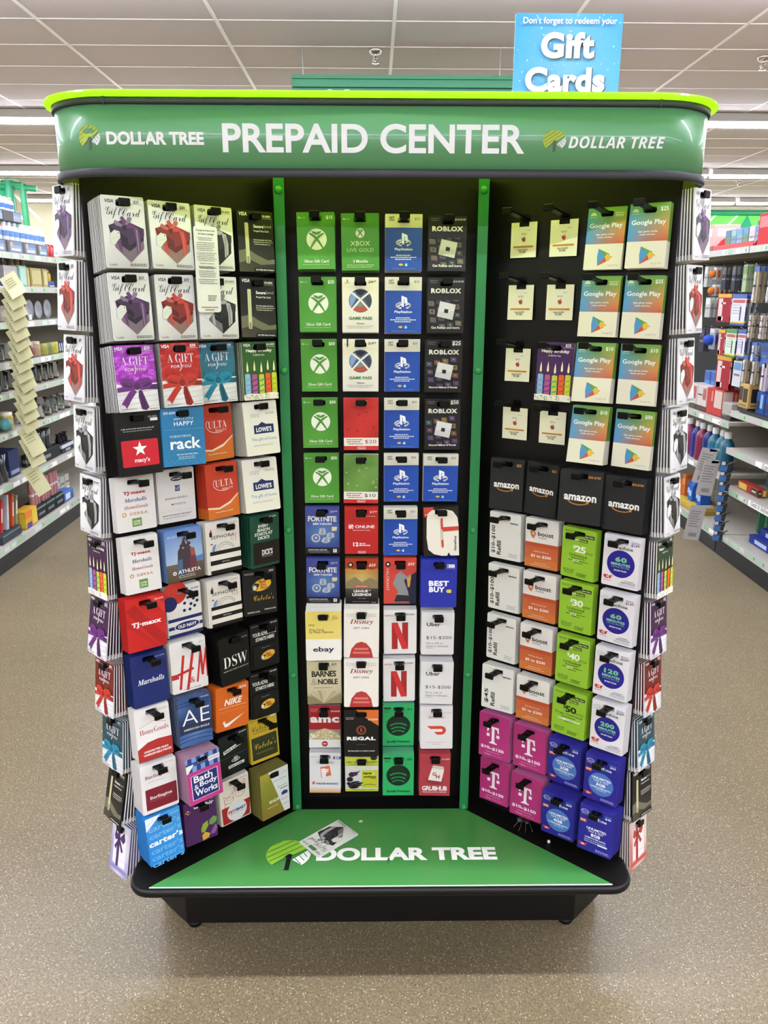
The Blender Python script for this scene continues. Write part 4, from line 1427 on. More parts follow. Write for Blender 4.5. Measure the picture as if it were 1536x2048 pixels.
def gplay(A, price='25', faded=False):
    A.grad(0, 0, 1, .585, [['5a9c6c', '6a9c34', '64a03c'], ['4f9cc0', '6fa06a', 'a8a038'], ['4c9ccc', '9a8c7c', 'd88e34'], ['4698cc', 'a8705c', 'cc5634']], 8)
    if price == '10-100':
        A.micro(.72, .09, .95, 'dcead0', 2, .03, .01).t('$10-$100', .82, .145, .2, 'e6eed8', '')
    else:
        A.t('$' + price, .86, .10, .19, 'eaf2e0', 'b')
    A.e(.15, .13, .08, .08, 'c8d8a8', 14, 0, 180).micro(.06, .15, .25, 'b8ccb0', 1)
    A.t('Google Play', .5, .30, .86, 'f0f3ee', 'b', h=.15).t('Apps, games, movies,', .5, .435, .5, 'e6ebe4', 'b').t('books, and more', .5, .48, .38, 'e6ebe4', 'b')
    A.r(0, .585, 1, 1, 'e4dfc8' if not faded else 'e0dcca')
    A.p([(.37, .66), (.37, .94), (.56, .79)], '4a94cc').p([(.37, .66), (.68, .755), (.56, .80)], '5a9c48').p([(.37, .94), (.68, .845), (.56, .79)], 'c8502f').p([(.60, .745), (.76, .80), (.60, .865), (.55, .80)], 'e0b83c').p([(.37, .66), (.35, .80), (.37, .94)], '3f86bc')
    A.t('Google Play', .78, .935, .28, 'a8a698', '')
    return 'ddd9c8'


def amazon(A, price='25'):
    A.t('$' + price, .80 if len(price) > 3 else .85, .115, .28 if len(price) > 3 else .14, 'c98f45', 'b').t('amazon', .5, .52, .76, 'eeece6', 'h', h=.135)
    A.arc(.46, .545, .26, .12, 205, 322, .025, 'c98a3c').p([(.62, .565), (.72, .565), (.69, .625), (.665, .60)], 'c98a3c')
    return '1d1f21'


def veriz(A, price='$10\u2013$100'):
    A.t(price, .13 if len(price) > 4 else .16, .60 if len(price) > 4 else .72, .84 if len(price) > 4 else .44, '1c1a18', 'b', h=.135, rot=90).t('Refill', .31 if len(price) > 4 else .36, .77, .42, '1c1a18', 'b', h=.14, rot=90)
    A.t('verizon', .78, .20, .27, '2e2a28', 'h').micro(.62, .86, .92, '6a6862', 3, .03, .009).l([(.02, .965), (.6, .965)], .004, 'b0aea4')
    return 'e2e0d6'


def boost(A):
    A.p([(.14, .28), (.24, .23), (.33, .30), (.28, .38), (.18, .37)], 'c87038').p([(.18, .37), (.28, .36), (.26, .42)], 'c87038').p([(.20, .29), (.27, .27), (.28, .33), (.22, .35)], 'e8c4a8').t('boost', .62, .30, .48, '24201e', 'b', h=.13).t('mobile', .52, .375, .24, '6a6662', '')
    A.grad(0, .49, 1, .90, [['c45c34', 'c05830'], ['c8663a', 'ca6a3c']], 3).r(0, .49, 1, .57, 'b84e2e').r(0, .82, 1, 1, 'cc7436').t('Add Any Amount', .5, .67, .46, 'f0d8c4', '').t('$5 to $200', .5, .765, .62, 'f4e8dc', 'b', h=.095)
    A.micro(.3, .90, .7, 'ecd0b8', 1, .02, .01).micro(.2, .94, .8, 'ecd0b8', 1, .02, .01)
    return 'e3dfd6'


def simple(A, price='25', gb='3GB', truly=False):
    dk = '22340c'
    A.micro(.06, .06, .3, dk, 2, .025, .01).r(.66, .10, .95, .165, '1d2414').t('Best Value', .80, .132, .24, 'dbe8c0', 'h').t('SIMPLE', .45, .225, .22, 'e6f0cc', 'h').r(.50, .195, .76, .255, '242c18').t('Mobile', .63, .225, .22, 'b8d060', 'h')
    c = 'eef4dc' if not truly else '151c0c'
    A.t('$', .37, .375, .07, c, 'n', h=.11).t(price, .56, .405, .33, c, 'n', h=.20).micro(.70, .44, .95, '3c5414', 2, .025, .009)
    A.t('Truly Unlimited' if truly else 'Unlimited', .5, .535, .82 if truly else .52, dk, '', h=.085)
    A.micro(.3, .585, .72, dk, 1, .02, .014)
    A.r(.36 if not truly else .2, .625, .52 if not truly else .85, .665, 'e6f0cc', rad=.02).t(gb, .44 if not truly else .5, .645, .12, dk, 'h').micro(.22, .635, .34, dk, 1).micro(.55, .635, .82, dk, 1).micro(.4, .68, .65, dk, 1)
    pts = [(.10, .84), (.22, .83), (.30, .85), (.40, .83), (.38, .89), (.34, .92), (.28, .91), (.22, .93), (.12, .90)]
    A.l(pts, .008, '4a6a1c', True)
    for k in range(4):
        A.l([(.11, .85 + .015 * k), (.38, .85 + .015 * k)], .005, '4a6a1c')
    A.micro(.5, .88, .8, dk, 3, .025, .01)
    return '93c332'


def trac_logo(A, white=False):
    g = 'a8ccb0' if not white else 'd8dcec'
    A.arc(.15, .17, .12, .10, 20, 160, .016, g).micro(.05, .14, .28, g, 3, .025, .009)
    A.t('tracfone', .55, .235, .5, '2e2c34' if not white else 'eceef4', 'b', h=.09).t('o', .615, .24, .07, '5cae5a', 'b')


def usa(A, cx, cy, k=1):
    A.p([(cx - .12 * k, cy - .03), (cx - .04 * k, cy - .04), (cx + .04 * k, cy - .02), (cx + .08 * k, cy - .035), (cx + .13 * k, cy - .04), (cx + .10 * k, cy + .0), (cx + .08 * k, cy + .035), (cx + .03 * k, cy + .025), (cx - .02 * k, cy + .04), (cx - .10 * k, cy + .02)], 'c03430')
    A.t('5G', cx, cy, .08 * k, 'f4ece6', 'k')


def trac(A, n='60', price='19.99'):
    trac_logo(A)
    a, b = price.split('.')
    A.t('$' + a, .82, .155, .17, '1d1d5c', 'b', h=.06).t(b, .94, .145, .06, '1d1d5c', 'b').micro(.74, .09, .97, '3a3a70', 2, .025, .01)
    A.c(.50, .545, .38, '231a86', 40).t(n, .5, .46, .32 if len(n) < 3 else .42, '74c08c', 'k', h=.145).t('MINUTES', .5, .555, .52, '8fd0a4', 'h', h=.075).t('FOR TALK, TEXT, WEB', .5, .61, .48, '6fb48a', 'b').t('90 DAY PLAN' if n != '60' else '30-DAY PLAN', .5, .675, .34, 'eceaf4', 'k')
    usa(A, .17, .83)
    A.micro(.06, .89, .28, 'c08a86', 1).t('NO CONTRACT', .76, .855, .26, '3a384c', 'b').t('BASIC PHONE CARD', .75, .89, .38, '3a384c', 'b').micro(.5, .92, .94, '8a8894', 2, .025, .008)
    return 'e4e1e2'


def tracblue(A, gb='2GB', price='20', circle=True):
    A.grad(0, 0, 1, 1, [['2a2c96', '26248c'], ['241f88', '241f88'], ['241f8a', '28228e']], 3)
    trac_logo(A, True)
    A.t('$' + price, .83, .15, .17, 'e6e6f2', 'h', h=.065).l([(.74, .10), (.92, .10)], .012, '6ab4b0').r(.03, .31, .21, .375, 'd8743c').t('SAVE', .12, .34, .13, 'f2e4d6', 'b')
    if circle:
        A.c(.52, .60, .375, '4c78bc', 40).c(.52, .60, .36, '4a74b8', 40).micro(.36, .70, .7, 'c0d4ee', 2, .035, .012)
    A.t('UNLIMITED', .53, .475, .58, 'f0f2f8', 'b', h=.075).t('TALK & TEXT', .52, .535, .46, 'e0e6f4', 'b').t(gb, .52, .61, .28, 'f6f8fc', 'h', h=.10).t('CARRYOVER DATA', .52, .685, .62, 'e6ecf6', 'b')
    if not circle:
        A.micro(.2, .73, .85, 'd0d4ea', 1, .02, .012).micro(.2, .77, .85, 'd0d4ea', 1, .02, .014).r(.6, .765, .88, .80, 'dfe2f0')
    usa(A, .17, .87)
    A.micro(.55, .90, .95, 'c8cae4', 2, .03, .012)
    return '3a36a0'


def tmo(A):
    A.grad(0, 0, 1, 1, [['a8286a', 'b02c70'], ['b02a70', 'b83078'], ['b02c72', 'bc327c']], 3)
    Wc = 'f0e4ea'
    A.p([(.28, .27), (.66, .27), (.67, .40), (.635, .40), (.60, .32), (.52, .31), (.52, .60), (.56, .635), (.61, .64), (.61, .665), (.35, .665), (.35, .64), (.40, .635), (.43, .60), (.43, .31), (.35, .32), (.305, .40), (.27, .40)], Wc)
    A.r(.26, .44, .36, .51, Wc).r(.59, .44, .69, .51, Wc).t('$10', .22, .775, .3, Wc, 'n', h=.115).t('-', .40, .79, .06, Wc, 'h').t('$150', .65, .785, .40, Wc, 'n', h=.115)
    A.micro(.25, .86, .75, 'e8a8c8', 1, .02, .012).t('T Mobile', .30, .93, .24, 'e8a8c8', 'b').micro(.45, .925, .8, 'd890b8', 1)
    return 'c8689c'


def apple_tag(A):
    A.micro(.62, .22, .75, '8a8a7c', 1).micro(.4, .31, .62, '55554c', 2, .028, .012)
    A.c(.48, .475, .055, 'a8403c').c(.54, .475, .055, 'a8403c').c(.51, .50, .065, 'a8403c').p([(.51, .42), (.54, .385), (.56, .385), (.54, .42)], '6d8a4a').c(.585, .465, .028, 'e2e0c8', 10)
    A.r(.11, .665, .89, .72, 'd89c3c').t('IF OUT OF STOCK SEE CASHIER', .5, .692, .74, '8a4a1c', 'h').t('Apple $10-$500', .48, .78, .40, '34342c', 'b').t('01/20', .48, .835, .24, '34342c', 'b')
    return 'e6e3c6'
# ================================================================== every hanging card: panel row column  u z d w h tilt roll yaw
CARDS = """
L 0 0 0.0648 1.6646 0.0761 0.0824 0.1292 0.0325 0.0051 -0.0068
L 0 1 0.1573 1.6633 0.0717 0.0863 0.1266 0.1072 -0.0191 0.0050
L 0 2 0.2522 1.6623 0.0706 0.0832 0.1241 0.0783 -0.0214 -0.0013
L 0 3 0.3457 1.6600 0.0752 0.0851 0.1224 0.0606 -0.0109 0.0037
L 1 0 0.0660 1.5291 0.0740 0.0815 0.1264 0.0401 0.0104 -0.0065
L 1 1 0.1590 1.5270 0.0738 0.0823 0.1265 0.0341 0.0031 -0.0026
L 1 2 0.2512 1.5260 0.0750 0.0872 0.1252 0.0566 -0.0200 0.0126
L 1 3 0.3455 1.5260 0.0735 0.0848 0.1244 0.0801 -0.0390 0.0034
L 2 0 0.0643 1.3923 0.0707 0.0824 0.1290 0.1122 -0.0054 -0.0003
L 2 1 0.1578 1.3944 0.0796 0.0851 0.1281 0.0642 -0.0009 0.0101
L 2 2 0.2505 1.3919 0.0592 0.0847 0.1265 0.0320 0.0134 0.0082
L 2 3 0.3451 1.3919 0.0727 0.0843 0.1246 0.0433 -0.0080 0.0060
L 3 0 0.0605 1.2622 0.0719 0.0914 0.1273 0.0501 -0.0008 0.0201
L 3 1 0.1559 1.2664 0.0752 0.0931 0.1211 0.0519 -0.0233 0.0422
L 3 2 0.2537 1.2615 0.0422 0.0681 0.1229 0.0166 0.0212 -0.0667
L 3 3 0.3454 1.2652 0.0664 0.0850 0.1195 0.1056 0.0100 0.0134
L 4 0 0.0602 1.1280 0.0299 0.0862 0.1176 0.0025 0.0056 0.0095
L 4 1 0.1544 1.1305 0.0258 0.0863 0.1185 -0.0005 0.0015 0.0124
L 4 2 0.2521 1.1319 0.0513 0.0756 0.1245 0.0184 0.0248 -0.0420
L 4 3 0.3434 1.1336 0.0570 0.0884 0.1214 0.1335 -0.0065 0.0328
L 5 0 0.0603 0.9957 0.0342 0.0793 0.1239 0.0629 -0.0089 -0.0062
L 5 1 0.1549 1.0003 0.0435 0.0867 0.1187 0.0282 0.0077 0.0131
L 5 2 0.2491 1.0006 0.0462 0.0847 0.1226 0.0223 -0.0018 0.0083
L 5 3 0.3466 1.0002 0.0664 0.0699 0.1257 -0.0026 -0.0126 -0.0618
L 6 0 0.0568 0.8636 0.0470 0.0875 0.1210 0.0008 -0.0023 0.0068
L 6 1 0.1521 0.8644 0.0317 0.0837 0.1207 -0.0036 0.0079 0.0037
L 6 2 0.2476 0.8658 0.0412 0.0856 0.1149 0.0178 0.0041 0.0178
L 6 3 0.3415 0.8679 0.0336 0.0885 0.1108 0.1601 -0.0691 0.0619
L 7 0 0.0556 0.7304 0.0421 0.0828 0.1214 0.0505 -0.0014 -0.0046
L 7 1 0.1498 0.7339 0.0383 0.0871 0.1235 0.0598 -0.0061 0.0270
L 7 2 0.2495 0.7316 0.0777 0.0720 0.1239 -0.0467 0.0465 -0.0961
L 7 3 0.3434 0.7332 0.0498 0.0713 0.1179 0.0154 -0.0171 -0.0220
L 8 0 0.0532 0.5994 0.0380 0.0816 0.1245 0.1227 -0.0140 0.0080
L 8 1 0.1505 0.6002 0.0496 0.0807 0.1205 0.0986 -0.0387 0.0377
L 8 2 0.2453 0.6015 0.0585 0.0852 0.1162 -0.0139 -0.0324 0.0477
L 8 3 0.3401 0.6010 0.0434 0.0765 0.1208 0.0482 -0.0288 0.0034
L 9 0 0.0517 0.4684 0.0555 0.0849 0.1218 0.0481 -0.0127 0.0242
L 9 1 0.1482 0.4672 0.0886 0.0854 0.1214 0.0097 0.0363 -0.0069
L 9 2 0.2470 0.4713 0.0515 0.0737 0.1169 -0.0479 0.0477 -0.0757
L 9 3 0.3386 0.4731 0.0323 0.0814 0.1207 0.0796 0.0029 0.0090
L 10 0 0.0516 0.3391 0.0640 0.0843 0.1229 0.0578 0.0232 -0.0156
L 10 1 0.1454 0.3341 0.0572 0.0813 0.1144 0.0401 0.0013 0.0457
L 10 2 0.2436 0.3431 0.0478 0.0835 0.1228 0.0053 0.0229 -0.0271
L 10 3 0.3377 0.3407 0.0837 0.0833 0.1282 0.0139 0.0141 -0.0525
R 0 0 0.0652 1.6688 0.0005 0.0620 0.0730 0.0243 0.0111 0.0017
R 0 1 0.1591 1.6694 -0.0012 0.0623 0.0737 0.0253 0.0119 0.0005
R 0 2 0.2530 1.6642 0.0094 0.0812 0.1212 0.0814 0.0008 0.0121
R 0 3 0.3450 1.6652 0.0241 0.0796 0.1208 0.0641 0.0032 0.0141
R 1 0 0.0648 1.5375 0.0006 0.0620 0.0744 0.0409 0.0132 0.0000
R 1 1 0.1584 1.5383 -0.0005 0.0626 0.0737 0.0145 0.0056 -0.0018
R 1 2 0.2529 1.5305 0.0153 0.0829 0.1219 0.0720 0.0011 -0.0041
R 1 3 0.3451 1.5305 0.0203 0.0798 0.1219 0.0407 -0.0089 0.0078
R 2 0 0.0644 1.4008 0.0035 0.0619 0.0731 0.0380 0.0130 -0.0021
R 2 1 0.1612 1.3917 0.0179 0.0854 0.1262 0.0269 -0.0012 -0.0113
R 2 2 0.2536 1.3960 0.0184 0.0839 0.1235 0.1473 0.0148 -0.0101
R 2 3 0.3461 1.3962 0.0154 0.0804 0.1227 0.0507 0.0042 0.0071
R 3 0 0.0646 1.2677 0.0077 0.0630 0.0728 0.0021 0.0074 -0.0045
R 3 1 0.1583 1.2671 0.0037 0.0629 0.0723 0.0209 0.0105 -0.0057
R 3 2 0.2531 1.2642 0.0213 0.0822 0.1226 0.1693 0.0087 -0.0074
R 3 3 0.3469 1.2626 0.0166 0.0812 0.1217 0.0334 -0.0099 0.0047
R 4 0 0.0667 1.1291 0.0344 0.0851 0.1202 0.0762 0.0289 -0.0294
R 4 1 0.1569 1.1304 0.0427 0.0735 0.1229 -0.0203 -0.0427 0.0491
R 4 2 0.2564 1.1319 0.0523 0.0963 0.1167 0.0748 0.0187 -0.0627
R 4 3 0.3489 1.1272 0.0429 0.0877 0.1184 0.0161 -0.0008 -0.0083
R 5 0 0.0652 1.0016 0.0325 0.0824 0.1147 -0.0162 0.0108 -0.0104
R 5 1 0.1595 1.0004 0.0310 0.0823 0.1176 -0.0149 0.0122 -0.0085
R 5 2 0.2527 0.9969 0.0392 0.0783 0.1186 -0.0480 -0.0258 0.0282
R 5 3 0.3483 0.9963 0.0297 0.0815 0.1174 -0.0050 -0.0031 0.0058
R 6 0 0.0661 0.8703 0.0318 0.0825 0.1161 -0.0352 0.0072 -0.0065
R 6 1 0.1606 0.8698 0.0310 0.0838 0.1180 -0.0260 0.0107 -0.0095
R 6 2 0.2539 0.8683 0.0345 0.0803 0.1194 -0.0253 0.0044 0.0127
R 6 3 0.3493 0.8654 0.0365 0.0805 0.1206 -0.0507 -0.0150 0.0225
R 7 0 0.0663 0.7395 0.0309 0.0797 0.1186 -0.0041 0.0071 0.0020
R 7 1 0.1612 0.7389 0.0334 0.0834 0.1190 -0.0149 0.0145 -0.0116
R 7 2 0.2557 0.7366 0.0349 0.0812 0.1205 -0.0066 0.0010 0.0062
R 7 3 0.3505 0.7343 0.0379 0.0805 0.1199 -0.0117 -0.0041 0.0125
R 8 0 0.0679 0.6085 0.0376 0.0860 0.1143 0.0613 0.0368 -0.0541
R 8 1 0.1627 0.6067 0.0378 0.0857 0.1156 -0.0061 0.0210 -0.0362
R 8 2 0.2577 0.6041 0.0403 0.0835 0.1181 -0.0226 -0.0089 -0.0094
R 8 3 0.3528 0.6021 0.0404 0.0795 0.1224 -0.0151 0.0010 0.0191
R 9 0 0.0682 0.4769 0.0467 0.0833 0.1179 0.0413 0.0320 -0.0395
R 9 1 0.1638 0.4756 0.0427 0.0863 0.1167 -0.0229 0.0123 -0.0373
R 9 2 0.2577 0.4737 0.0485 0.0820 0.1181 -0.0529 -0.0014 -0.0037
R 9 3 0.3525 0.4712 0.0533 0.0797 0.1169 -0.0162 -0.0140 -0.0080
R 10 0 0.0701 0.3440 0.0391 0.0815 0.1181 0.0250 0.0223 -0.0289
R 10 1 0.1652 0.3428 0.0471 0.0842 0.1164 0.0196 0.0054 -0.0454
R 10 2 0.2591 0.3406 0.0670 0.0821 0.1162 -0.0361 0.0038 -0.0302
R 10 3 0.3543 0.3408 0.0615 0.0818 0.1178 0.0302 -0.0016 -0.0376
B 0 0 0.0762 1.6663 0.0472 0.0817 0.1179 0.0126 0.0106 0.0009
B 0 1 0.1727 1.6645 0.0429 0.0822 0.1184 -0.0094 0.0114 -0.0021
B 0 2 0.2679 1.6641 0.0375 0.0807 0.1178 -0.0104 -0.0032 -0.0000
B 0 3 0.3630 1.6616 0.0465 0.0826 0.1149 0.0328 -0.0053 -0.0019
B 1 0 0.0772 1.5319 0.0425 0.0823 0.1187 -0.0034 0.0048 -0.0000
B 1 1 0.1723 1.5309 0.0375 0.0816 0.1194 -0.0090 -0.0010 -0.0007
B 1 2 0.2680 1.5310 0.0432 0.0816 0.1206 -0.0026 -0.0027 0.0006
B 1 3 0.3627 1.5307 0.0471 0.0817 0.1186 -0.0149 -0.0016 -0.0004
B 2 0 0.0774 1.3976 0.0382 0.0813 0.1184 -0.0271 0.0092 0.0006
B 2 1 0.1718 1.3977 0.0359 0.0817 0.1180 -0.0113 -0.0025 -0.0004
B 2 2 0.2673 1.3974 0.0341 0.0807 0.1181 -0.0249 0.0024 -0.0002
B 2 3 0.3609 1.3973 0.0486 0.0834 0.1179 -0.0213 -0.0079 -0.0005
B 3 0 0.0773 1.2661 0.0400 0.0811 0.1180 -0.0265 0.0083 -0.0005
B 3 1 0.1726 1.2643 0.0464 0.0806 0.1214 -0.0032 0.0015 -0.0030
B 3 2 0.2669 1.2653 0.0383 0.0809 0.1177 -0.0045 0.0032 0.0064
B 3 3 0.3613 1.2640 0.0478 0.0812 0.1177 0.0116 0.0034 0.0026
B 4 0 0.0787 1.1353 0.0444 0.0812 0.1197 -0.0144 0.0044 -0.0048
B 4 1 0.1717 1.1335 0.0458 0.0807 0.1186 -0.0375 -0.0119 0.0051
B 4 2 0.2670 1.1356 0.0417 0.0815 0.1175 -0.0372 0.0078 -0.0009
B 4 3 0.3602 1.1349 0.0423 0.0816 0.1161 -0.0470 -0.0021 0.0005
B 5 0 0.0780 1.0062 0.0410 0.0811 0.1187 0.0033 -0.0103 -0.0141
B 5 1 0.1721 1.0053 0.0415 0.0804 0.1192 -0.0274 -0.0014 0.0003
B 5 2 0.2663 1.0046 0.0465 0.0804 0.1199 -0.0115 0.0038 0.0039
B 5 3 0.3625 1.0084 0.0567 0.0837 0.1207 0.0363 0.0402 0.0199
B 6 0 0.0770 0.8762 0.0388 0.0807 0.1174 -0.0207 -0.0139 -0.0125
B 6 1 0.1722 0.8756 0.0406 0.0804 0.1194 -0.0333 -0.0017 0.0031
B 6 2 0.2662 0.8757 0.0401 0.0800 0.1197 -0.0247 0.0055 0.0086
B 6 3 0.3594 0.8783 0.0605 0.0869 0.1208 0.0424 -0.0028 0.0267
B 7 0 0.0784 0.7472 0.0729 0.0865 0.1249 0.0772 0.0013 -0.0332
B 7 1 0.1711 0.7489 0.0630 0.0866 0.1250 0.0502 -0.0128 -0.0084
B 7 2 0.2673 0.7449 0.0505 0.0812 0.1195 -0.0370 0.0108 -0.0070
B 7 3 0.3601 0.7428 0.0567 0.0811 0.1162 -0.0489 0.0043 0.0233
B 8 0 0.0771 0.6161 0.0626 0.0853 0.1196 -0.0001 0.0047 -0.0423
B 8 1 0.1702 0.6184 0.0669 0.0863 0.1273 0.0859 -0.0054 -0.0096
B 8 2 0.2656 0.6138 0.0518 0.0799 0.1200 -0.0399 0.0094 -0.0242
B 8 3 0.3599 0.6125 0.0625 0.0815 0.1163 0.0046 -0.0077 0.0724
B 9 0 0.0756 0.4852 0.0518 0.0807 0.1199 -0.0265 -0.0085 -0.0106
B 9 1 0.1699 0.4860 0.0818 0.0868 0.1259 0.0796 -0.0039 -0.0064
B 9 2 0.2646 0.4842 0.0490 0.0801 0.1204 -0.0420 -0.0021 -0.0234
B 9 3 0.3617 0.4853 0.0591 0.0826 0.1200 0.0158 0.0168 0.0283
B 10 0 0.0747 0.3544 0.0594 0.0807 0.1199 -0.0240 -0.0169 -0.0080
B 10 1 0.1702 0.3534 0.0740 0.0860 0.1152 -0.1718 -0.0014 -0.0009
B 10 2 0.2648 0.3521 0.0685 0.0802 0.1202 -0.0151 0.0014 0.0017
B 10 3 0.3595 0.3525 0.0655 0.0794 0.1212 0.0281 -0.0054 0.0309
M 0 0 0.0799 1.6880 0.0067 0.0834 0.1308 0.0845 0.0012 0.0212
M 1 0 0.0755 1.5492 0.0109 0.0815 0.1347 0.0979 0.0036 0.0424
M 2 0 0.0752 1.4096 0.0102 0.0836 0.1322 0.1019 0.0070 0.0041
M 3 0 0.0760 1.2671 0.0055 0.0838 0.1303 0.0678 -0.0090 0.0015
M 4 0 0.0750 1.1247 0.0056 0.0843 0.1243 0.0814 -0.0173 -0.0016
M 5 0 0.0824 0.9877 0.0068 0.0822 0.1288 0.0636 0.0213 -0.0005
M 6 0 0.0887 0.8566 0.0157 0.0837 0.1295 0.1630 0.0033 0.0293
M 7 0 0.0871 0.7118 0.0169 0.0802 0.1216 0.1360 0.0541 0.0108
M 8 0 0.1046 0.5824 0.0210 0.0839 0.1253 0.1113 0.0224 -0.0154
M 9 0 0.0947 0.4455 0.0145 0.0775 0.1170 0.2807 0.0577 0.0606
M 10 0 0.0995 0.3040 0.0195 0.0756 0.1043 0.2249 0.0668 0.0320
N 0 0 0.0294 1.6851 0.0132 0.0811 0.1335 0.0663 0.0572 -0.1055
N 1 0 0.0358 1.5457 0.0088 0.0797 0.1334 0.0897 -0.0002 -0.1319
N 2 0 0.0340 1.4053 0.0066 0.0803 0.1341 0.0918 -0.0274 -0.1045
N 3 0 0.0354 1.2646 0.0062 0.0807 0.1309 0.0937 -0.0297 -0.0867
N 4 0 0.0355 1.1235 0.0046 0.0797 0.1281 0.1137 -0.0728 -0.1258
N 5 0 0.0308 0.9841 0.0054 0.0790 0.1267 0.0794 -0.0659 -0.0859
N 6 0 0.0222 0.8474 0.0079 0.0769 0.1300 0.1134 -0.1060 -0.0889
N 7 0 0.0138 0.7106 0.0122 0.0773 0.1283 0.1135 -0.1068 -0.0466
N 8 0 0.0147 0.5689 0.0089 0.0755 0.1148 0.1291 -0.1028 -0.0564
N 9 0 0.0054 0.4440 0.0160 0.0806 0.1149 0.1205 -0.0694 0.0613
N 10 0 0.0043 0.3126 0.0206 0.0774 0.1158 0.1120 -0.0656 -0.0510
"""

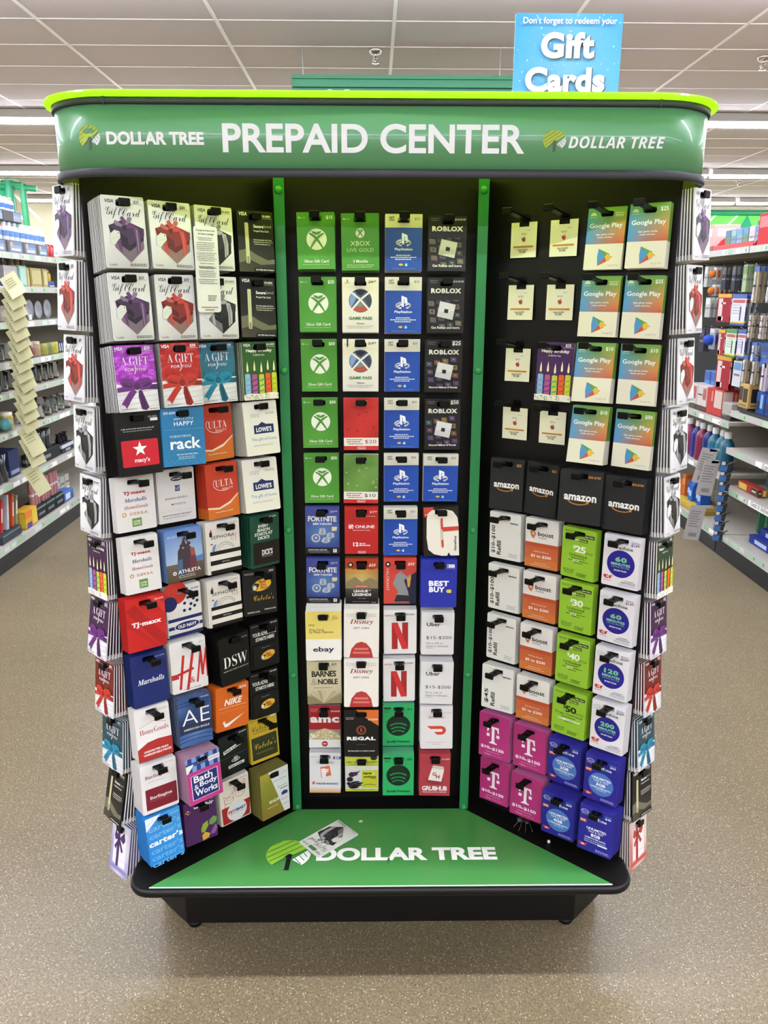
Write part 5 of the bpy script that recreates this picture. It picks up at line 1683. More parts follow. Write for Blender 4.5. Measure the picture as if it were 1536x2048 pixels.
P_, L_, B_ = 'dark purple', 'red', 'black'
GRID = {
 'L': [[(van, ('25', 'p'), 'white card with purple gift box drawing, $25'), (van, ('50', 'r'), 'white card with red gift box drawing, $50'), (van, ('20-$500', 'k'), 'white black-gift-box card partly behind paper notice'), (secure, (), 'black card with pale baton and grey wave')],
  [(van, ('25', 'p'), 'white card with purple gift box drawing, $25'), (van, ('50', 'r'), 'white card with red gift box drawing, $50'), (van, ('20-$500', 'k'), 'white black-gift-box card partly behind paper notice'), (secure, (), 'black card with pale baton and grey wave')],
  [(agift, ('p', '25'), 'purple foil card with purple bow'), (agift, ('r', '50'), 'red foil card with red bow'), (agift, ('t', '500'), 'teal foil card with teal bow'), (bday, ('2f5f26', '20-$500'), 'green birthday card with five candles')],
  [(macys, (), 'black card with red panel and white star'), (rack, (), 'mid blue card with large white lower-case word'), (ulta, (), 'red and orange card with white swoosh'), (lowes, (), 'cream card with navy house-shaped badge')],
  [(multi, (), 'white card listing five stores in coloured lettering'), (navymulti, (), 'pale grey card with small navy oval and square'), (ulta, (), 'red and orange card with white swoosh'), (lowes, (), 'cream card with navy house-shaped badge')],
  [(multi, (), 'white card listing five stores in coloured lettering'), (athleta, (), 'photo card of climbers under blue sky'), (sephora, (), 'cream card with black stripes and cosmetics'), (dicks, (), 'dark green card with black plate')],
  [(tjred, (), 'bright red card with white lettering'), (oldnavy, (), 'white card with navy stripes and red disc'), (sephora, (), 'cream card with black stripes and cosmetics'), (basspro, (), 'black card with yellow oval and script')],
  [(marshalls, (), 'plain navy card with white slanted word'), (hm, (), 'white card with big red brush letters'), (dsw, (), 'thick black card pack with white serif letters'), (advent, (), 'black adventure card with yellow oval plate')],
  [(homegoods, (), 'white card with red wave at bottom'), (eagle, (), 'denim blue card with large white initials'), (nike, (), 'orange card with white tick mark'), (advent, (), 'black adventure card with yellow oval plate')],
  [(burling, (), 'white card with maroon panel'), (bath, (), 'pink card with navy square and striped top'), (locker, (), 'black sport shoe card with white tilted label'), (cabelas, (), 'yellow card with dark green panel')],
  [(carters, (), 'sky blue card with repeated white word'), (wayfair, (), 'plum card with green and yellow petals'), (petsmart, (), 'white card with red cat and dog outlines'), (shop, (), 'olive and white slanted card pack')]],
 'B': [[(xbox, ('15',), 'green card with white crossed sphere, $15'), (xlive, (), 'green three-month card with small crossed sphere'), (psx, ('10',), 'blue console card, $10'), (roblox, ('10-$100', 0), 'charcoal card with tilted silver square, $10-$100')],
  [(xbox, ('25',), 'green card with white crossed sphere, $25'), (gpass, ('3', '44.99'), 'cream card with picture sphere, $44.99'), (psx, ('10',), 'blue console card, $10'), (roblox, ('10-$100', 0), 'charcoal card with tilted silver square, $10-$100')],
  [(xbox, ('50',), 'green card with white crossed sphere, $50'), (gpass, ('1', '14.99'), 'cream card with picture sphere, $14.99'), (psx, ('25',), 'blue console card, $25'), (roblox, ('25', 1), 'black card with tilted silver square, $25')],
  [(xbox, ('50',), 'green card with white crossed sphere, $50'), (redgame, ('20', 'r'), 'red game card with white $20 band'), (psx, ('25',), 'blue console card, $25'), (roblox, ('50', 1), 'black card with tilted silver square, $50')],
  [(xbox, ('50',), 'green card with white crossed sphere, $50'), (redgame, ('10', 'g'), 'green game card with white $10 band'), (psx, ('50',), 'blue $50 console card under another blue one'), (psx, ('50',), 'blue $50 console card in the rightmost column')],
  [(fort, (), 'indigo card with pile of silver coins'), (nonline, (), 'red twelve-month membership card'), (psx, ('50',), 'blue $50 console card above the red orange one'), (gstop, (), 'white die-cut letter-shaped card with red bars')],
  [(fort, (), 'indigo card with pile of silver coins'), (league, (), 'brown and black card with orange top, $25'), (valor, (), 'orange-red card with vertical lettering, $25'), (bbuy, (), 'royal blue card with yellow price tag')],
  [(ebay, (), 'yellow and white card with purple lower-case word'), (mouse, (), 'white card with maroon title and red shapes'), (netflix, (), 'white card with tall red N'), (uber, (), 'off-white ride card, $15-$200')],
  [(barnes, (), 'tan card with open book pages'), (mouse, (), 'white card with maroon title and red shapes'), (netflix, (), 'white card with tall red N'), (uber, (), 'off-white ride card, $15-$200')],
  [(amc, (), 'dark red card with popcorn heap'), (regal, (), 'black card with orange corner'), (spot, ('10',), 'green card with black disc of waves, $10'), (ddash, (), 'white card with red curved dash')],
  [(fandango, (), 'white card with orange ticket shape'), (spa, (), 'lime and white card with dark stones'), (spot, ('30',), 'green card with black disc of waves, $30'), (grub, (), 'crimson card with cream bag')]],
 'R': [[(apple_tag, (), 'small white out-of-stock tag, left column'), (apple_tag, (), 'small white out-of-stock tag, second column'), (gplay, ('10-100',), 'rainbow card with play triangle, $10-$100'), (gplay, ('25',), 'rainbow card with play triangle, $25')],
  [(apple_tag, (), 'small white out-of-stock tag, left column'), (apple_tag, (), 'small white out-of-stock tag, second column'), (gplay, ('10-100',), 'rainbow card with play triangle, $10-$100'), (gplay, ('25',), 'rainbow card with play triangle, $25')],
  [(apple_tag, (), 'small white out-of-stock tag, left column'), (bday, ('47245c', '25'), 'purple birthday card with five candles'), (gplay, ('10',), 'rainbow $10 card beside the purple birthday card'), (gplay, ('10',), 'rainbow $10 card at the right edge')],
  [(apple_tag, (), 'small white out-of-stock tag, left column'), (apple_tag, (), 'small white out-of-stock tag, second column'), (gplay, ('10',), 'rainbow $10 card above the dark grey cards'), (gplay, ('50',), 'rainbow card with play triangle, $50')],
  [(amazon, ('25',), 'dark grey $25 card with orange smile line'), (amazon, ('25',), 'dark grey $25 card with orange smile line'), (amazon, ('25-$100',), 'dark grey $25-$100 card with orange smile line'), (amazon, ('25-$100',), 'dark grey $25-$100 card with orange smile line')],
  [(veriz, (), 'off-white phone refill card, $10-$100'), (boost, (), 'orange and white phone card'), (simple, ('25', '3GB'), 'lime phone card, $25'), (trac, ('60', '19.99'), 'white card with blue disc, 60 minutes')],
  [(veriz, (), 'off-white phone refill card, $10-$100'), (boost, (), 'orange and white phone card'), (simple, ('30', '5GB'), 'lime phone card, $30'), (trac, ('60', '19.99'), 'white card with blue disc, 60 minutes')],
  [(veriz, (), 'off-white phone refill card, $10-$100'), (boost, (), 'orange and white phone card'), (simple, ('40', '15GB'), 'lime phone card, $40'), (trac, ('120', '29.99'), 'white card with blue disc, 120 minutes')],
  [(veriz, ('$45',), 'off-white phone refill card, $45'), (boost, (), 'orange and white phone card'), (simple, ('50', 'High Speed', True), 'lime phone card, $50'), (trac, ('200', '39.99'), 'white card with blue disc, 200 minutes')],
  [(tmo, (), 'magenta $10-$150 phone card, left column'), (tmo, (), 'magenta $10-$150 phone card, second column'), (tracblue, ('2GB', '20'), 'blue unlimited talk card, 2GB'), (tracblue, ('3GB', '25'), 'blue unlimited talk card, 3GB')],
  [(tmo, (), 'magenta $10-$150 phone card, left column'), (tmo, (), 'magenta $10-$150 phone card, second column'), (tracblue, ('4GB', '30'), 'blue unlimited talk card, 4GB'), (tracblue, ('8GB', '40', False), 'blue unlimited talk card, 8GB')]]}
for k, bg, bx in (('M', '3a1d40', 'p'), ('N', '24402a', 'r')):
    GRID[k] = [[x] for x in [(van, ('25', 'p'), 'white card with purple gift box'), (van, ('50', 'r'), 'white card with red gift box'), (van, ('50', 'r'), 'white card with red gift box'),
        (van, ('20-$500', 'k'), 'white card with black gift box'), (van, ('20-$500', 'k'), 'white card with black gift box'), (bday, (bg, '25'), 'birthday candle card'), (agift, ('p', '25', False), 'dark purple card with purple bow'),
        (agift, ('r', '50', False), 'dark red card with red bow'), (agift, ('t', '500', False), 'slate card with blue bow'), (secure, (), 'black card with pale baton'), (boxcard, (bx,), 'lavender card with purple ribbon' if bx == 'p' else 'tan card with red ribbon')]]
SIDE = {'L': 'on left wing panel', 'B': 'on middle panel', 'R': 'on right wing panel', 'M': 'on left outer rack', 'N': 'on right outer rack'}
PLATES = {sephora: (sephora_plate, .09, .56, 1.0, 1.0, 'black and white striped card'), dicks: (dicks_plate, .10, .52, .98, .94, 'black card'), advent: (advent_plate, .08, .475, 1.0, 1.0, 'black card with yellow oval')}
TH = .0007
THICK = {van: .0026, agift: .0026, bday: .0026, secure: .0032, boxcard: .0026, eagle: .0016, lowes: .0012}     # folded or blister packs are thicker than plain cards


def card_slab(mb, w, h, col, hole=True, th=TH, tag_notch=False):
    out = rrect(-w / 2, -h / 2, w / 2, h / 2, .0035)
    if tag_notch:
        out = [(-w / 2, -h / 2), (w / 2, -h / 2), (w / 2, h / 2), (.012, h / 2), (.012, h / 2 - .009), (-.012, h / 2 - .009), (-.012, h / 2), (-w / 2, h / 2)]
        hole = False
    hs = [rrect(-HOLE_W, h / 2 - HOLE_Z - HOLE_H, HOLE_W, h / 2 - HOLE_Z + HOLE_H, .0025, 2)] if hole else []
    V, F = tess(out, hs)
    mb.raw([(x, y, 0) for x, y in V], F, INK, col)
    mb.raw([(x, y, -th) for x, y in V], [f[::-1] for f in F], INK, 'd8d5cc')
    for loop, s in [(out, 1)] + [(q, -1) for q in hs]:
        n = len(loop)
        for i in range(n):
            a, b = loop[i], loop[(i + 1) % n]
            q = [(a[0], a[1], -th), (b[0], b[1], -th), (b[0], b[1], 0), (a[0], a[1], 0)]
            mb.poly(q if s > 0 else q[::-1], INK, col)


def card_matrix(k, u, z, d, h, tilt, roll, yaw):
    (ox, oy), (ux, uy), (nx, ny), _ = PANEL[k]
    U, N, Z = Vector((ux, uy, 0)), Vector((nx, ny, 0)), Vector((0, 0, 1))
    right = U * math.cos(yaw) + N * math.sin(yaw)
    up = Z * math.cos(tilt) - N * math.sin(tilt)
    out = right.cross(up).normalized()
    up = out.cross(right).normalized()
    r2 = right * math.cos(roll) + up * math.sin(roll)
    u2 = up * math.cos(roll) - right * math.sin(roll)
    c = Vector((ox, oy, 0)) + U * u + N * (d + h / 2 * math.sin(tilt)) + Z * z
    M = Matrix((r2, u2, out)).transposed().to_4x4()
    M.translation = c * S
    return M


def half(pts, cols, ax, lim, keep_less):
    """part of a polygon on one side of an axis line, with its colours"""
    out, oc = [], []
    n = len(pts)
    for i in range(n):
        a, b = pts[i], pts[(i + 1) % n]
        ca, cb = cols[i], cols[(i + 1) % n]
        ia = a[ax] <= lim if keep_less else a[ax] >= lim
        ib = b[ax] <= lim if keep_less else b[ax] >= lim
        if ia:
            out.append(a)
            oc.append(ca)
        if ia != ib:
            t = (lim - a[ax]) / (b[ax] - a[ax])
            out.append(tuple(a[k] + (b[k] - a[k]) * t for k in range(3)))
            oc.append(tuple(ca[k] + (cb[k] - ca[k]) * t for k in range(3)))
    return out, oc


def punch(pts, cols, x0, y0, x1, y1):
    """a print polygon less the rectangle of the hang hole"""
    if max(p[0] for p in pts) <= x0 or min(p[0] for p in pts) >= x1 or max(p[1] for p in pts) <= y0 or min(p[1] for p in pts) >= y1:
        return [(pts, cols)]
    res = [half(pts, cols, 0, x0, True), half(pts, cols, 0, x1, False)]
    m, c = half(pts, cols, 0, x0, False)
    if len(m) > 2:
        m, c = half(m, c, 0, x1, True)
    if len(m) > 2:
        res += [half(m, c, 1, y0, True), half(m, c, 1, y1, False)]
    return [q for q in res if len(q[0]) > 2]


HOLE_W, HOLE_H, HOLE_Z = .0135, .0055, .0125


def build_card(fn, args, w, h):
    mb = MB()
    face = MB()
    A = Art(face, w, h, .00002, m=INK)
    col = fn(A, *args)
    is_tag = fn is apple_tag
    card_slab(mb, w, h, col, tag_notch=is_tag, th=THICK.get(fn, TH))
    for f, m, c, s in zip(face.f, face.m, face.c, face.sm):
        pts = [face.v[i] for i in f]
        cols = c if isinstance(c, list) else [c] * len(f)
        for q, qc in ([(pts, cols)] if is_tag else punch(pts, cols, -HOLE_W, h / 2 - HOLE_Z - HOLE_H, HOLE_W, h / 2 - HOLE_Z + HOLE_H)):
            n = len(mb.v)
            mb.v += q
            mb.f.append(tuple(range(n, n + len(q))))
            mb.m.append(m)
            mb.c.append(qc if isinstance(c, list) else c)
            mb.sm.append(False)
    return mb, col


ORD = {2: ('upper of two', 'lower of two'), 3: ('topmost of three', 'middle of three', 'lowest of three'), 4: ('topmost of four', 'second of four', 'third of four', 'lowest of four')}
rows_ = [l.split() for l in CARDS.strip().split('\n')]
rows_ = [(a[0], int(a[1]), int(a[2]), *map(float, a[3:])) for a in rows_]
by_desc = {}
for a in rows_:
    by_desc.setdefault((a[0], GRID[a[0]][a[1]][a[2]][2]), []).append((a[1], a[2]))


def card_label(k, r, c):
    desc = GRID[k][r][c][2]
    same = sorted(by_desc[(k, desc)])
    lab = desc + ' ' + SIDE[k]
    if len(same) > 1:
        if len({q[0] for q in same}) == 1:
            lab += ', ' + ('left of two' if same.index((r, c)) == 0 else 'right of two')
        else:
            lab += ', ' + ORD[len(same)][same.index((r, c))]
    return lab


SPACE = {van: .0062, agift: .0062, bday: .0062, secure: .0075, dsw: .0042, shop: .0042, bath: .0045, lowes: .0052, ulta: .005, macys: .006, dicks: .013, gplay: .0042, eagle: .0065, nike: .008}
stackmb = MB()
pegs_left = []
MESHES = {}
RISE = .13            # how much the hooks climb per unit of length


def peg_mesh(k, u, z, d0, L, nub=.07, aw=.0075):
    """black scan hook: wall plate, flat arm with a retaining nub, and a squared tip"""
    m = MB()
    rise = L * RISE
    m.bbox(-.0125, -.004, -.010, .0125, 0, .012, .002)
    y1 = L - .003
    m.raw([(-aw, 0, -.002), (aw, 0, -.002), (aw, 0, .002), (-aw, 0, .002), (-aw - .001, y1, rise - .002), (aw + .001, y1, rise - .002), (aw + .001, y1, rise + .002), (-aw - .001, y1, rise + .002)],
          [(0, 1, 2, 3)[::-1], (4, 5, 6, 7), (0, 4, 5, 1)[::-1], (1, 5, 6, 2)[::-1], (2, 6, 7, 3)[::-1], (3, 7, 4, 0)[::-1]])
    m.bbox(-.0112, L - .005, rise - .0075, .0112, L, rise + .0065, .0035)
    if nub < L - .008:
        q = nub * RISE
        m.lathe([(.0038, q), (.0038, q + .0045), (.002, q + .006)], 0, nub, n=10)
    (ox, oy), (ux, uy), (nx, ny), _ = PANEL[k]
    m.v = [(ox + ux * (u + x) + nx * (d0 + y), oy + uy * (u + x) + ny * (d0 + y), z + q) for x, y, q in m.v]
    return m


rest = MB()
n_own = 0


def slotted(q, x, y0, y1, t, c, h, fc=None):
    n0 = len(q.f)
    a, b = h / 2 - HOLE_Z - HOLE_H, h / 2 - HOLE_Z + HOLE_H
    q.box(-x, y0, -t, x, a, 0, INK, c)
    q.box(-x, b, -t, x, y1, 0, INK, c)
    q.box(-x, a, -t, -HOLE_W, b, 0, INK, c)
    q.box(HOLE_W, a, -t, x, b, 0, INK, c)
    if fc:                              # face print, toned darker for shade between cards; paper's edges stay pale
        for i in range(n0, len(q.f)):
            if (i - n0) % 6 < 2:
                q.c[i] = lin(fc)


for (k, r, c, u, z, d, w, h, tilt, roll, yaw) in rows_:
    fn, args, desc = GRID[k][r][c]
    flank = k in 'MN'
    if flank:
        w, h = max(min(w, .084), .079), max(min(h, .131), .122)
        tilt = min(tilt, .25)
        if k == 'N':
            yaw *= .6
            roll *= .5
        du = u + w / 2 - .097 if k == 'M' else .008 - (u - w / 2)     # keep the pack clear of the wing panel's edge
        if du > 0:
            t = du / .887
            u, d, z = u - du * (1 if k == 'M' else -1), d - .52 * du, z + (z - 1.55) * t / 1.74
            w, h = w * (1 + t / 1.74), h * (1 + t / 1.74)
    else:
        yaw = max(-.05, min(.05, yaw))
        d = max(d, .006)
        if fn is ulta and r == 3:
            w = .082
            u -= .006
        w = max(w, .0795) if fn is not apple_tag else w
    key = (fn, args)
    mb, col = build_card(fn, args, w, h)
    lab = card_label(k, r, c)
    nm = 'stock_tag' if fn is apple_tag else 'gift_card'
    M = card_matrix(k, u, z, d, h, tilt, roll, yaw)
    o = mb.build(nm, INK, matrix=M)
    tag(o, lab, 'gift card' if nm == 'gift_card' else 'tag', ('gift cards ' if nm == 'gift_card' else 'out-of-stock tags ') + SIDE[k])
    if fn in PLATES:
        pf, x0, y0, x1, y1, pl = PLATES[fn]
        pm = MB()
        pw, ph = (x1 - x0) * w, (y1 - y0) * h
        V = rrect(-pw / 2, -ph / 2, pw / 2, ph / 2, .003)
        PA = Art(pm, pw, ph, .0008, m=INK)
        pc = pf(PA)
        pm.loft([[(x, y, .0) for x, y in V], [(x, y, .0008) for x, y in V]], INK, pc)
        pcx, pcy = ((x0 + x1) / 2 - .5) * w, (.5 - (y0 + y1) / 2) * h
        p = pm.build('attached_card', INK, matrix=Matrix.Identity(4))
        p.parent = o
        p.location = Vector((pcx, pcy, .0012)) * S
        p['label'] = pl
    # the cards hung behind it
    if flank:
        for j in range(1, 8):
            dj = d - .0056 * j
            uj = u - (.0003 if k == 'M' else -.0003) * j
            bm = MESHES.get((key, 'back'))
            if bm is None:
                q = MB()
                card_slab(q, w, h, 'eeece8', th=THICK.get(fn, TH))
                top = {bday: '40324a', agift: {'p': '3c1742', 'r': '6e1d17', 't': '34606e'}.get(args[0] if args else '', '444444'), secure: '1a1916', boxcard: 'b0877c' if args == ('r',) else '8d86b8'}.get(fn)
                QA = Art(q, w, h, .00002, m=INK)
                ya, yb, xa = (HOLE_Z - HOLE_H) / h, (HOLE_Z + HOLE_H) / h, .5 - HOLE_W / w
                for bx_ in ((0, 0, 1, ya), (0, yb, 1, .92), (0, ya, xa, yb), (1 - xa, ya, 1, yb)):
                    QA.r(*bx_, top or '77757a')  # back packs' print kept dark; the grey paints shaded gaps between edges
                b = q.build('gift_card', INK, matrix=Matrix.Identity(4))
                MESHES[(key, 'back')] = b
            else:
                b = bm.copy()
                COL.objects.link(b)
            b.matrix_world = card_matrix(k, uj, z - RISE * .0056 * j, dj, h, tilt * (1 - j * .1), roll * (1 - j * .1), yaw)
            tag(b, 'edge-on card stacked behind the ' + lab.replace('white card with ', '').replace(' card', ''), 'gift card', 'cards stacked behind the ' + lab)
    elif fn is not apple_tag:
        sp = SPACE.get(fn, .0045)
        n = min(int((d - .004) / sp), 13)
        for j in range(1, n + 1):
            dj = d - sp * j
            Mj = card_matrix(k, u + random.uniform(-.0006, .0006), z - RISE * sp * j + random.uniform(-.0006, .0006) + (.0012 * j if tilt > .05 and k == 'B' else 0), dj, h, tilt * (1 - j / (n + 2)), roll * (1 - j / (n + 2)), yaw * (1 - j / (n + 2)))
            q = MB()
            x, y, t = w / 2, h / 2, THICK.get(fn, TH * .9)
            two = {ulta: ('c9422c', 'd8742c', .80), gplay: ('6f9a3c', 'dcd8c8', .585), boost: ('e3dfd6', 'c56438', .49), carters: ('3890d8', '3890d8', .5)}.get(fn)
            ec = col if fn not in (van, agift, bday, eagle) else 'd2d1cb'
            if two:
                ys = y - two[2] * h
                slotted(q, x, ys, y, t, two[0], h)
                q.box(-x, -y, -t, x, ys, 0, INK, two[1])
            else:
                slotted(q, x, -y, y, t, ec, h, {van: '8d8b86', agift: '6c6870', bday: '3c5a34', eagle: '2c4676', secure: '121210', dsw: '0e0d0c', lowes: 'b8b6a8', bath: 'b88aa8', shop: '6a6428'}.get(fn))  # face tones, darkened where pale packs would show shaded gaps
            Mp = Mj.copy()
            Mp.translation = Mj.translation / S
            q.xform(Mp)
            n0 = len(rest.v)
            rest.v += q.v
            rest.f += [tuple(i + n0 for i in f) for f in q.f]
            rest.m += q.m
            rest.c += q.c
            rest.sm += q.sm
    # its hook
    base = -.0628 if flank else 0
    L = min(d - base + .012, .076) if flank else .088
    zp = z + h / 2 - HOLE_Z + .0006 - RISE * (d - base) if fn is not apple_tag else z + h / 2 + .006
    pm = peg_mesh(k, u if not flank else u, zp, base, L, max(d - base + .007, .055 if k == 'R' else .07) if fn is not apple_tag else .07, .006 if flank else .0075)
    if (k in 'LR' or k == 'B' and r >= 8) and n_own < 100:
        n_own += 1
        pm.build('peg_hook', BLACKP, PT[k])
    else:
        n0 = len(stackmb.v)
        stackmb.v += pm.v
        stackmb.f += [tuple(i + n0 for i in f) for f in pm.f]
        stackmb.m += pm.m
        stackmb.c += pm.c
        stackmb.sm += pm.sm
o = stackmb.build('peg_hooks', BLACKP, kiosk)
o['kind'] = 'stuff'
o = rest.build('hanging_card_stacks', INK)
tag(o, 'packs of further cards hung behind the front cards on the three panels', 'gift cards', None, 'stuff')

# long paper notice hung over the upper left cards
mb = MB()
w, h = .052, .166
V = rrect(-w / 2, -h / 2, w / 2, h / 2, .006)
mb.loft([[(x, y, -.0006) for x, y in V], [(x, y, 0) for x, y in V]], INK, 'e6e6e0')
A = Art(mb, w, h, .0001, m=INK)
A.t('All prepaid card sales are final.', .5, .05, .80, '33332f', 'b', h=.085).t('No refunds or exchanges.', .52, .09, .66, '33332f', 'b', h=.085)
y = .13
for n, wd in ((2, .7), (5, .8), (5, .82), (1, .7), (2, .72), (4, .76), (3, .8)):
    for i in range(n):
        A.micro(.5 - wd / 2 + .04 * (i == n - 1), y, .5 + wd / 2, '6c6c66', 1, .03, .008, seed=int(y * 997))
        y += .0215
    y += .012
A.micro(.45, .80, .82, '6c6c66', 1).micro(.45, .825, .8, '6c6c66', 1).micro(.45, .85, .78, '6c6c66', 1)
A.t('Protect yourself from scams.', .5, .475, .72, '44443f', 'b', h=.075)
A.micro(.14, .935, .86, 'a8505a', 1, .02, .010).micro(.3, .965, .7, '6c6c66', 1)
o = mb.build('paper_notice', INK, matrix=card_matrix('L', .2245, 1.6005, .088, h, .03, -.01, .0))
tag(o, 'long white paper notice hanging in front of the upper left cards', 'notice')

# card that has fallen on the deck
mb, col = build_card(van, ('20-$500', 'k'), .079, .128)
ang = math.radians(42 - 90)
ax = Vector((.096, .087, 0)).normalized()      # from the card's head to its foot
up = -ax
right = up.cross(Vector((0, 0, 1)))
M = Matrix((right, up, Vector((0, 0, 1)))).transposed().to_4x4()
M.translation = Vector((-.130, .165, ZD + .0032)) * S
o = mb.build('gift_card', INK, matrix=M)
tag(o, 'black gift box card lying fallen on the green deck', 'gift card')

# toy spider on the slab
sp = empty('toy_spider', (.372, .212, ZD))
tag(sp, 'small shiny black toy spider on the black slab below the magenta cards', 'toy')
sm = mat('spider_plastic', '5a504a', .22, metal=.3, spec=1.0, coat=.6)
mb = MB()
cx, cy, cz = .365, .219, ZD + .009
for (x, y, z, rx) in ((cx - .006, cy + .004, cz + .002, .0095), (cx + .009, cy - .005, cz, .006)):
    mb.lathe([(rx * math.sin(math.pi * i / 8) + .0001, z + rx * .8 * -math.cos(math.pi * i / 8)) for i in range(9)], x, y, n=14)
mb.build('body', sm, sp)
for s in (-1, 1):
    for i in range(4):
        a = math.radians(-32 + s * (35 + 32 * i))
        r1, r2 = .016, .033
        mb = MB()
        c0 = Vector((cx + .006, cy - .003, cz))
        d_ = Vector((math.cos(a), math.sin(a), 0))
        mb.tube([c0, c0 + d_ * r1 + Vector((0, 0, .010)), c0 + d_ * r2 + Vector((0, 0, -cz + ZD + .001))], .0011, n=6, taper=[1.2, 1, .6])
        mb.build('leg', sm, sp)
for nm, x, y, r, c, lab in (('bead', .416, .145, .0042, 'efece4', 'tiny white bead on the black slab near the toy spider'), ('paper_scrap', -.052, .231, .004, 'd9c9a0', 'tiny tan paper scrap on the green deck above the fallen card')):
    mb = MB()
    z0 = ZD + (0 if nm == 'bead' else .0013)
    if nm == 'bead':
        mb.lathe([(r * math.sin(math.pi * i / 6) + .0001, z0 + r - r * math.cos(math.pi * i / 6)) for i in range(7)], x, y, n=12)
    else:
        mb.loft([[(x - .005, y - .002, z), (x + .003, y - .004, z), (x + .006, y + .002, z), (x - .001, y + .005, z)] for z in (z0, z0 + .001)])
    o = mb.build(nm, mat(nm + '_stock', c, .5))
    tag(o, lab, 'bead' if nm == 'bead' else 'paper scrap')
# ================================================================== the aisles behind
shelf_m = mat('shelf_enamel', 'b8b2a4', 0.45)
strip_m = mat('price_rail', 'b9b7b1', 0.4)
kick_m = mat('kick_plate', '17181a', 0.5)
LEFT_X, RIGHT_X = -2.15, 2.13


class Side:
    def __init__(s, sign, front):
        s.g, s.x = sign, front

    def X(s, depth):                         # depth behind the shelf lip
        return s.x + s.g * depth


LS, RS = Side(-1, LEFT_X), Side(1, RIGHT_X)


def gondola(sd, y0, y1, tops, top_z, label, pegs=None, lip=.037, rail_cols=None, words=None):
    r = empty('shelving_unit', (sd.X(.25), (y0 + y1) / 2, 0))
    tag(r, label, 'store shelves')
    m = MB()
    m.box(min(sd.X(0), sd.X(.02)), y0, 0, max(sd.X(0), sd.X(.02)), y1, tops[0] - .045)
    m.build('kick_plate', kick_m, r)
    m = MB()
    m.box(min(sd.X(.44), sd.X(.46)), y0, 0, max(sd.X(.44), sd.X(.46)), y1, top_z)
    m.build('rear_board', mat('gondola_board', '7a7468', 0.7), r)
    if sd is RS:
        m = MB()
        m.box(sd.X(.425), y0, .86, sd.X(.44), y1, top_z - .05)
        m.build('peg_board', mat('dark_peg_board', '141519', 0.7), r)
    rnd = random.Random(int(y0 * 100))
    for i, t in enumerate(tops):
        m = MB()
        m.box(min(sd.X(.004), sd.X(.44)), y0, t - .022, max(sd.X(.004), sd.X(.44)), y1, t - .002)
        sh = m.build('shelf', shelf_m, r)
        m = MB()
        a, b = sorted((sd.X(-.004), sd.X(.004)))
        m.box(a, y0, t - (lip if i else .045), b, y1, t, strip_m)
        y = y0 + .02
        while y < y1 - .1:
            w = rnd.uniform(.05, .12)
            if rnd.random() < .75:
                q = sd.X(-.0046)
                m.poly([(q, y, t - lip + .004), (q, y + w, t - lip + .004), (q, y + w, t - .005), (q, y, t - .005)][::(-1 if sd is LS else 1)], MATTE, rnd.choice(['a9c7a4', 'b9d2b2', '9dc09a', 'f4f2ec', 'c6d8c2']))
                if rnd.random() < .4:
                    q = sd.X(-.005)
                    m.poly([(q, y + .01, t - lip + .009), (q, y + .02, t - lip + .009), (q, y + .02, t - .012), (q, y + .01, t - .012)][::(-1 if sd is LS else 1)], MATTE, '5c6a5c')
            y += w + rnd.uniform(.005, .05)
        if words and i in words:
            s, yc, w_ = words[i]
            V, F = text_polys(s, 0, 0, w_, None, 'i')
            m.box(*sorted((sd.X(-.0052), sd.X(-.0045)))[:1], yc - w_ / 2 - .03, t - lip, sorted((sd.X(-.0052), sd.X(-.0045)))[1], yc + w_ / 2 + .03, t - .002, MATTE, 'f2f0ea')
            m.raw([(sd.X(-.0058), yc - x * (1 if sd is RS else -1), t - lip / 2 + y_) for x, y_ in V], F, MATTE, '6a6a66')
        m.build('price_rail', strip_m, sh)
    for (y, z) in pegs or ():
        m = MB()
        m.tube([(sd.X(.44), y, z), (sd.X(.05), y, z), (sd.X(.03), y, z + .01)], .003, n=5)
        m.build('wire_hook', mat('chrome_wire', 'b8b8b8', .25, 1.0), r)
    return r


HANG = [(3.88, 1.75), (3.74, 1.735), (3.60, 1.735), (3.31, 1.738), (3.16, 1.725), (3.78, 1.555), (3.55, 1.575), (3.35, 1.575), (3.10, 1.468), (3.10, 1.40),
        (3.68, 1.36), (3.53, 1.36), (3.40, 1.366), (3.26, 1.37), (3.05, 1.31), (3.46, 1.20), (3.27, 1.185), (3.17, 1.225), (3.05, 1.225), (3.84, 1.36)]
gondola(LS, 2.0, 6.2, [.145, .485, .775, 1.0, 1.17, 1.398, 1.602, 1.795], 1.80, 'white store shelving on the left with housewares and glasses')
gondola(RS, 3.2, 6.2, [.135, .495, .82, 1.832], 1.84, 'white store shelving on the right, farther bay with hanging brushes', [p for p in HANG if p[0] > 3.2])
gondola(RS, 1.7, 3.19, [.148, .437, .672, .897, 1.831], 1.84, 'white store shelving at the right edge, nearer bay with emptier shelves', [p for p in HANG if p[0] < 3.2],
        words={1: ('Grab It Before It\u2019s Gone', 2.62, .36), 2: ('Extreme Value', 2.60, .26)})


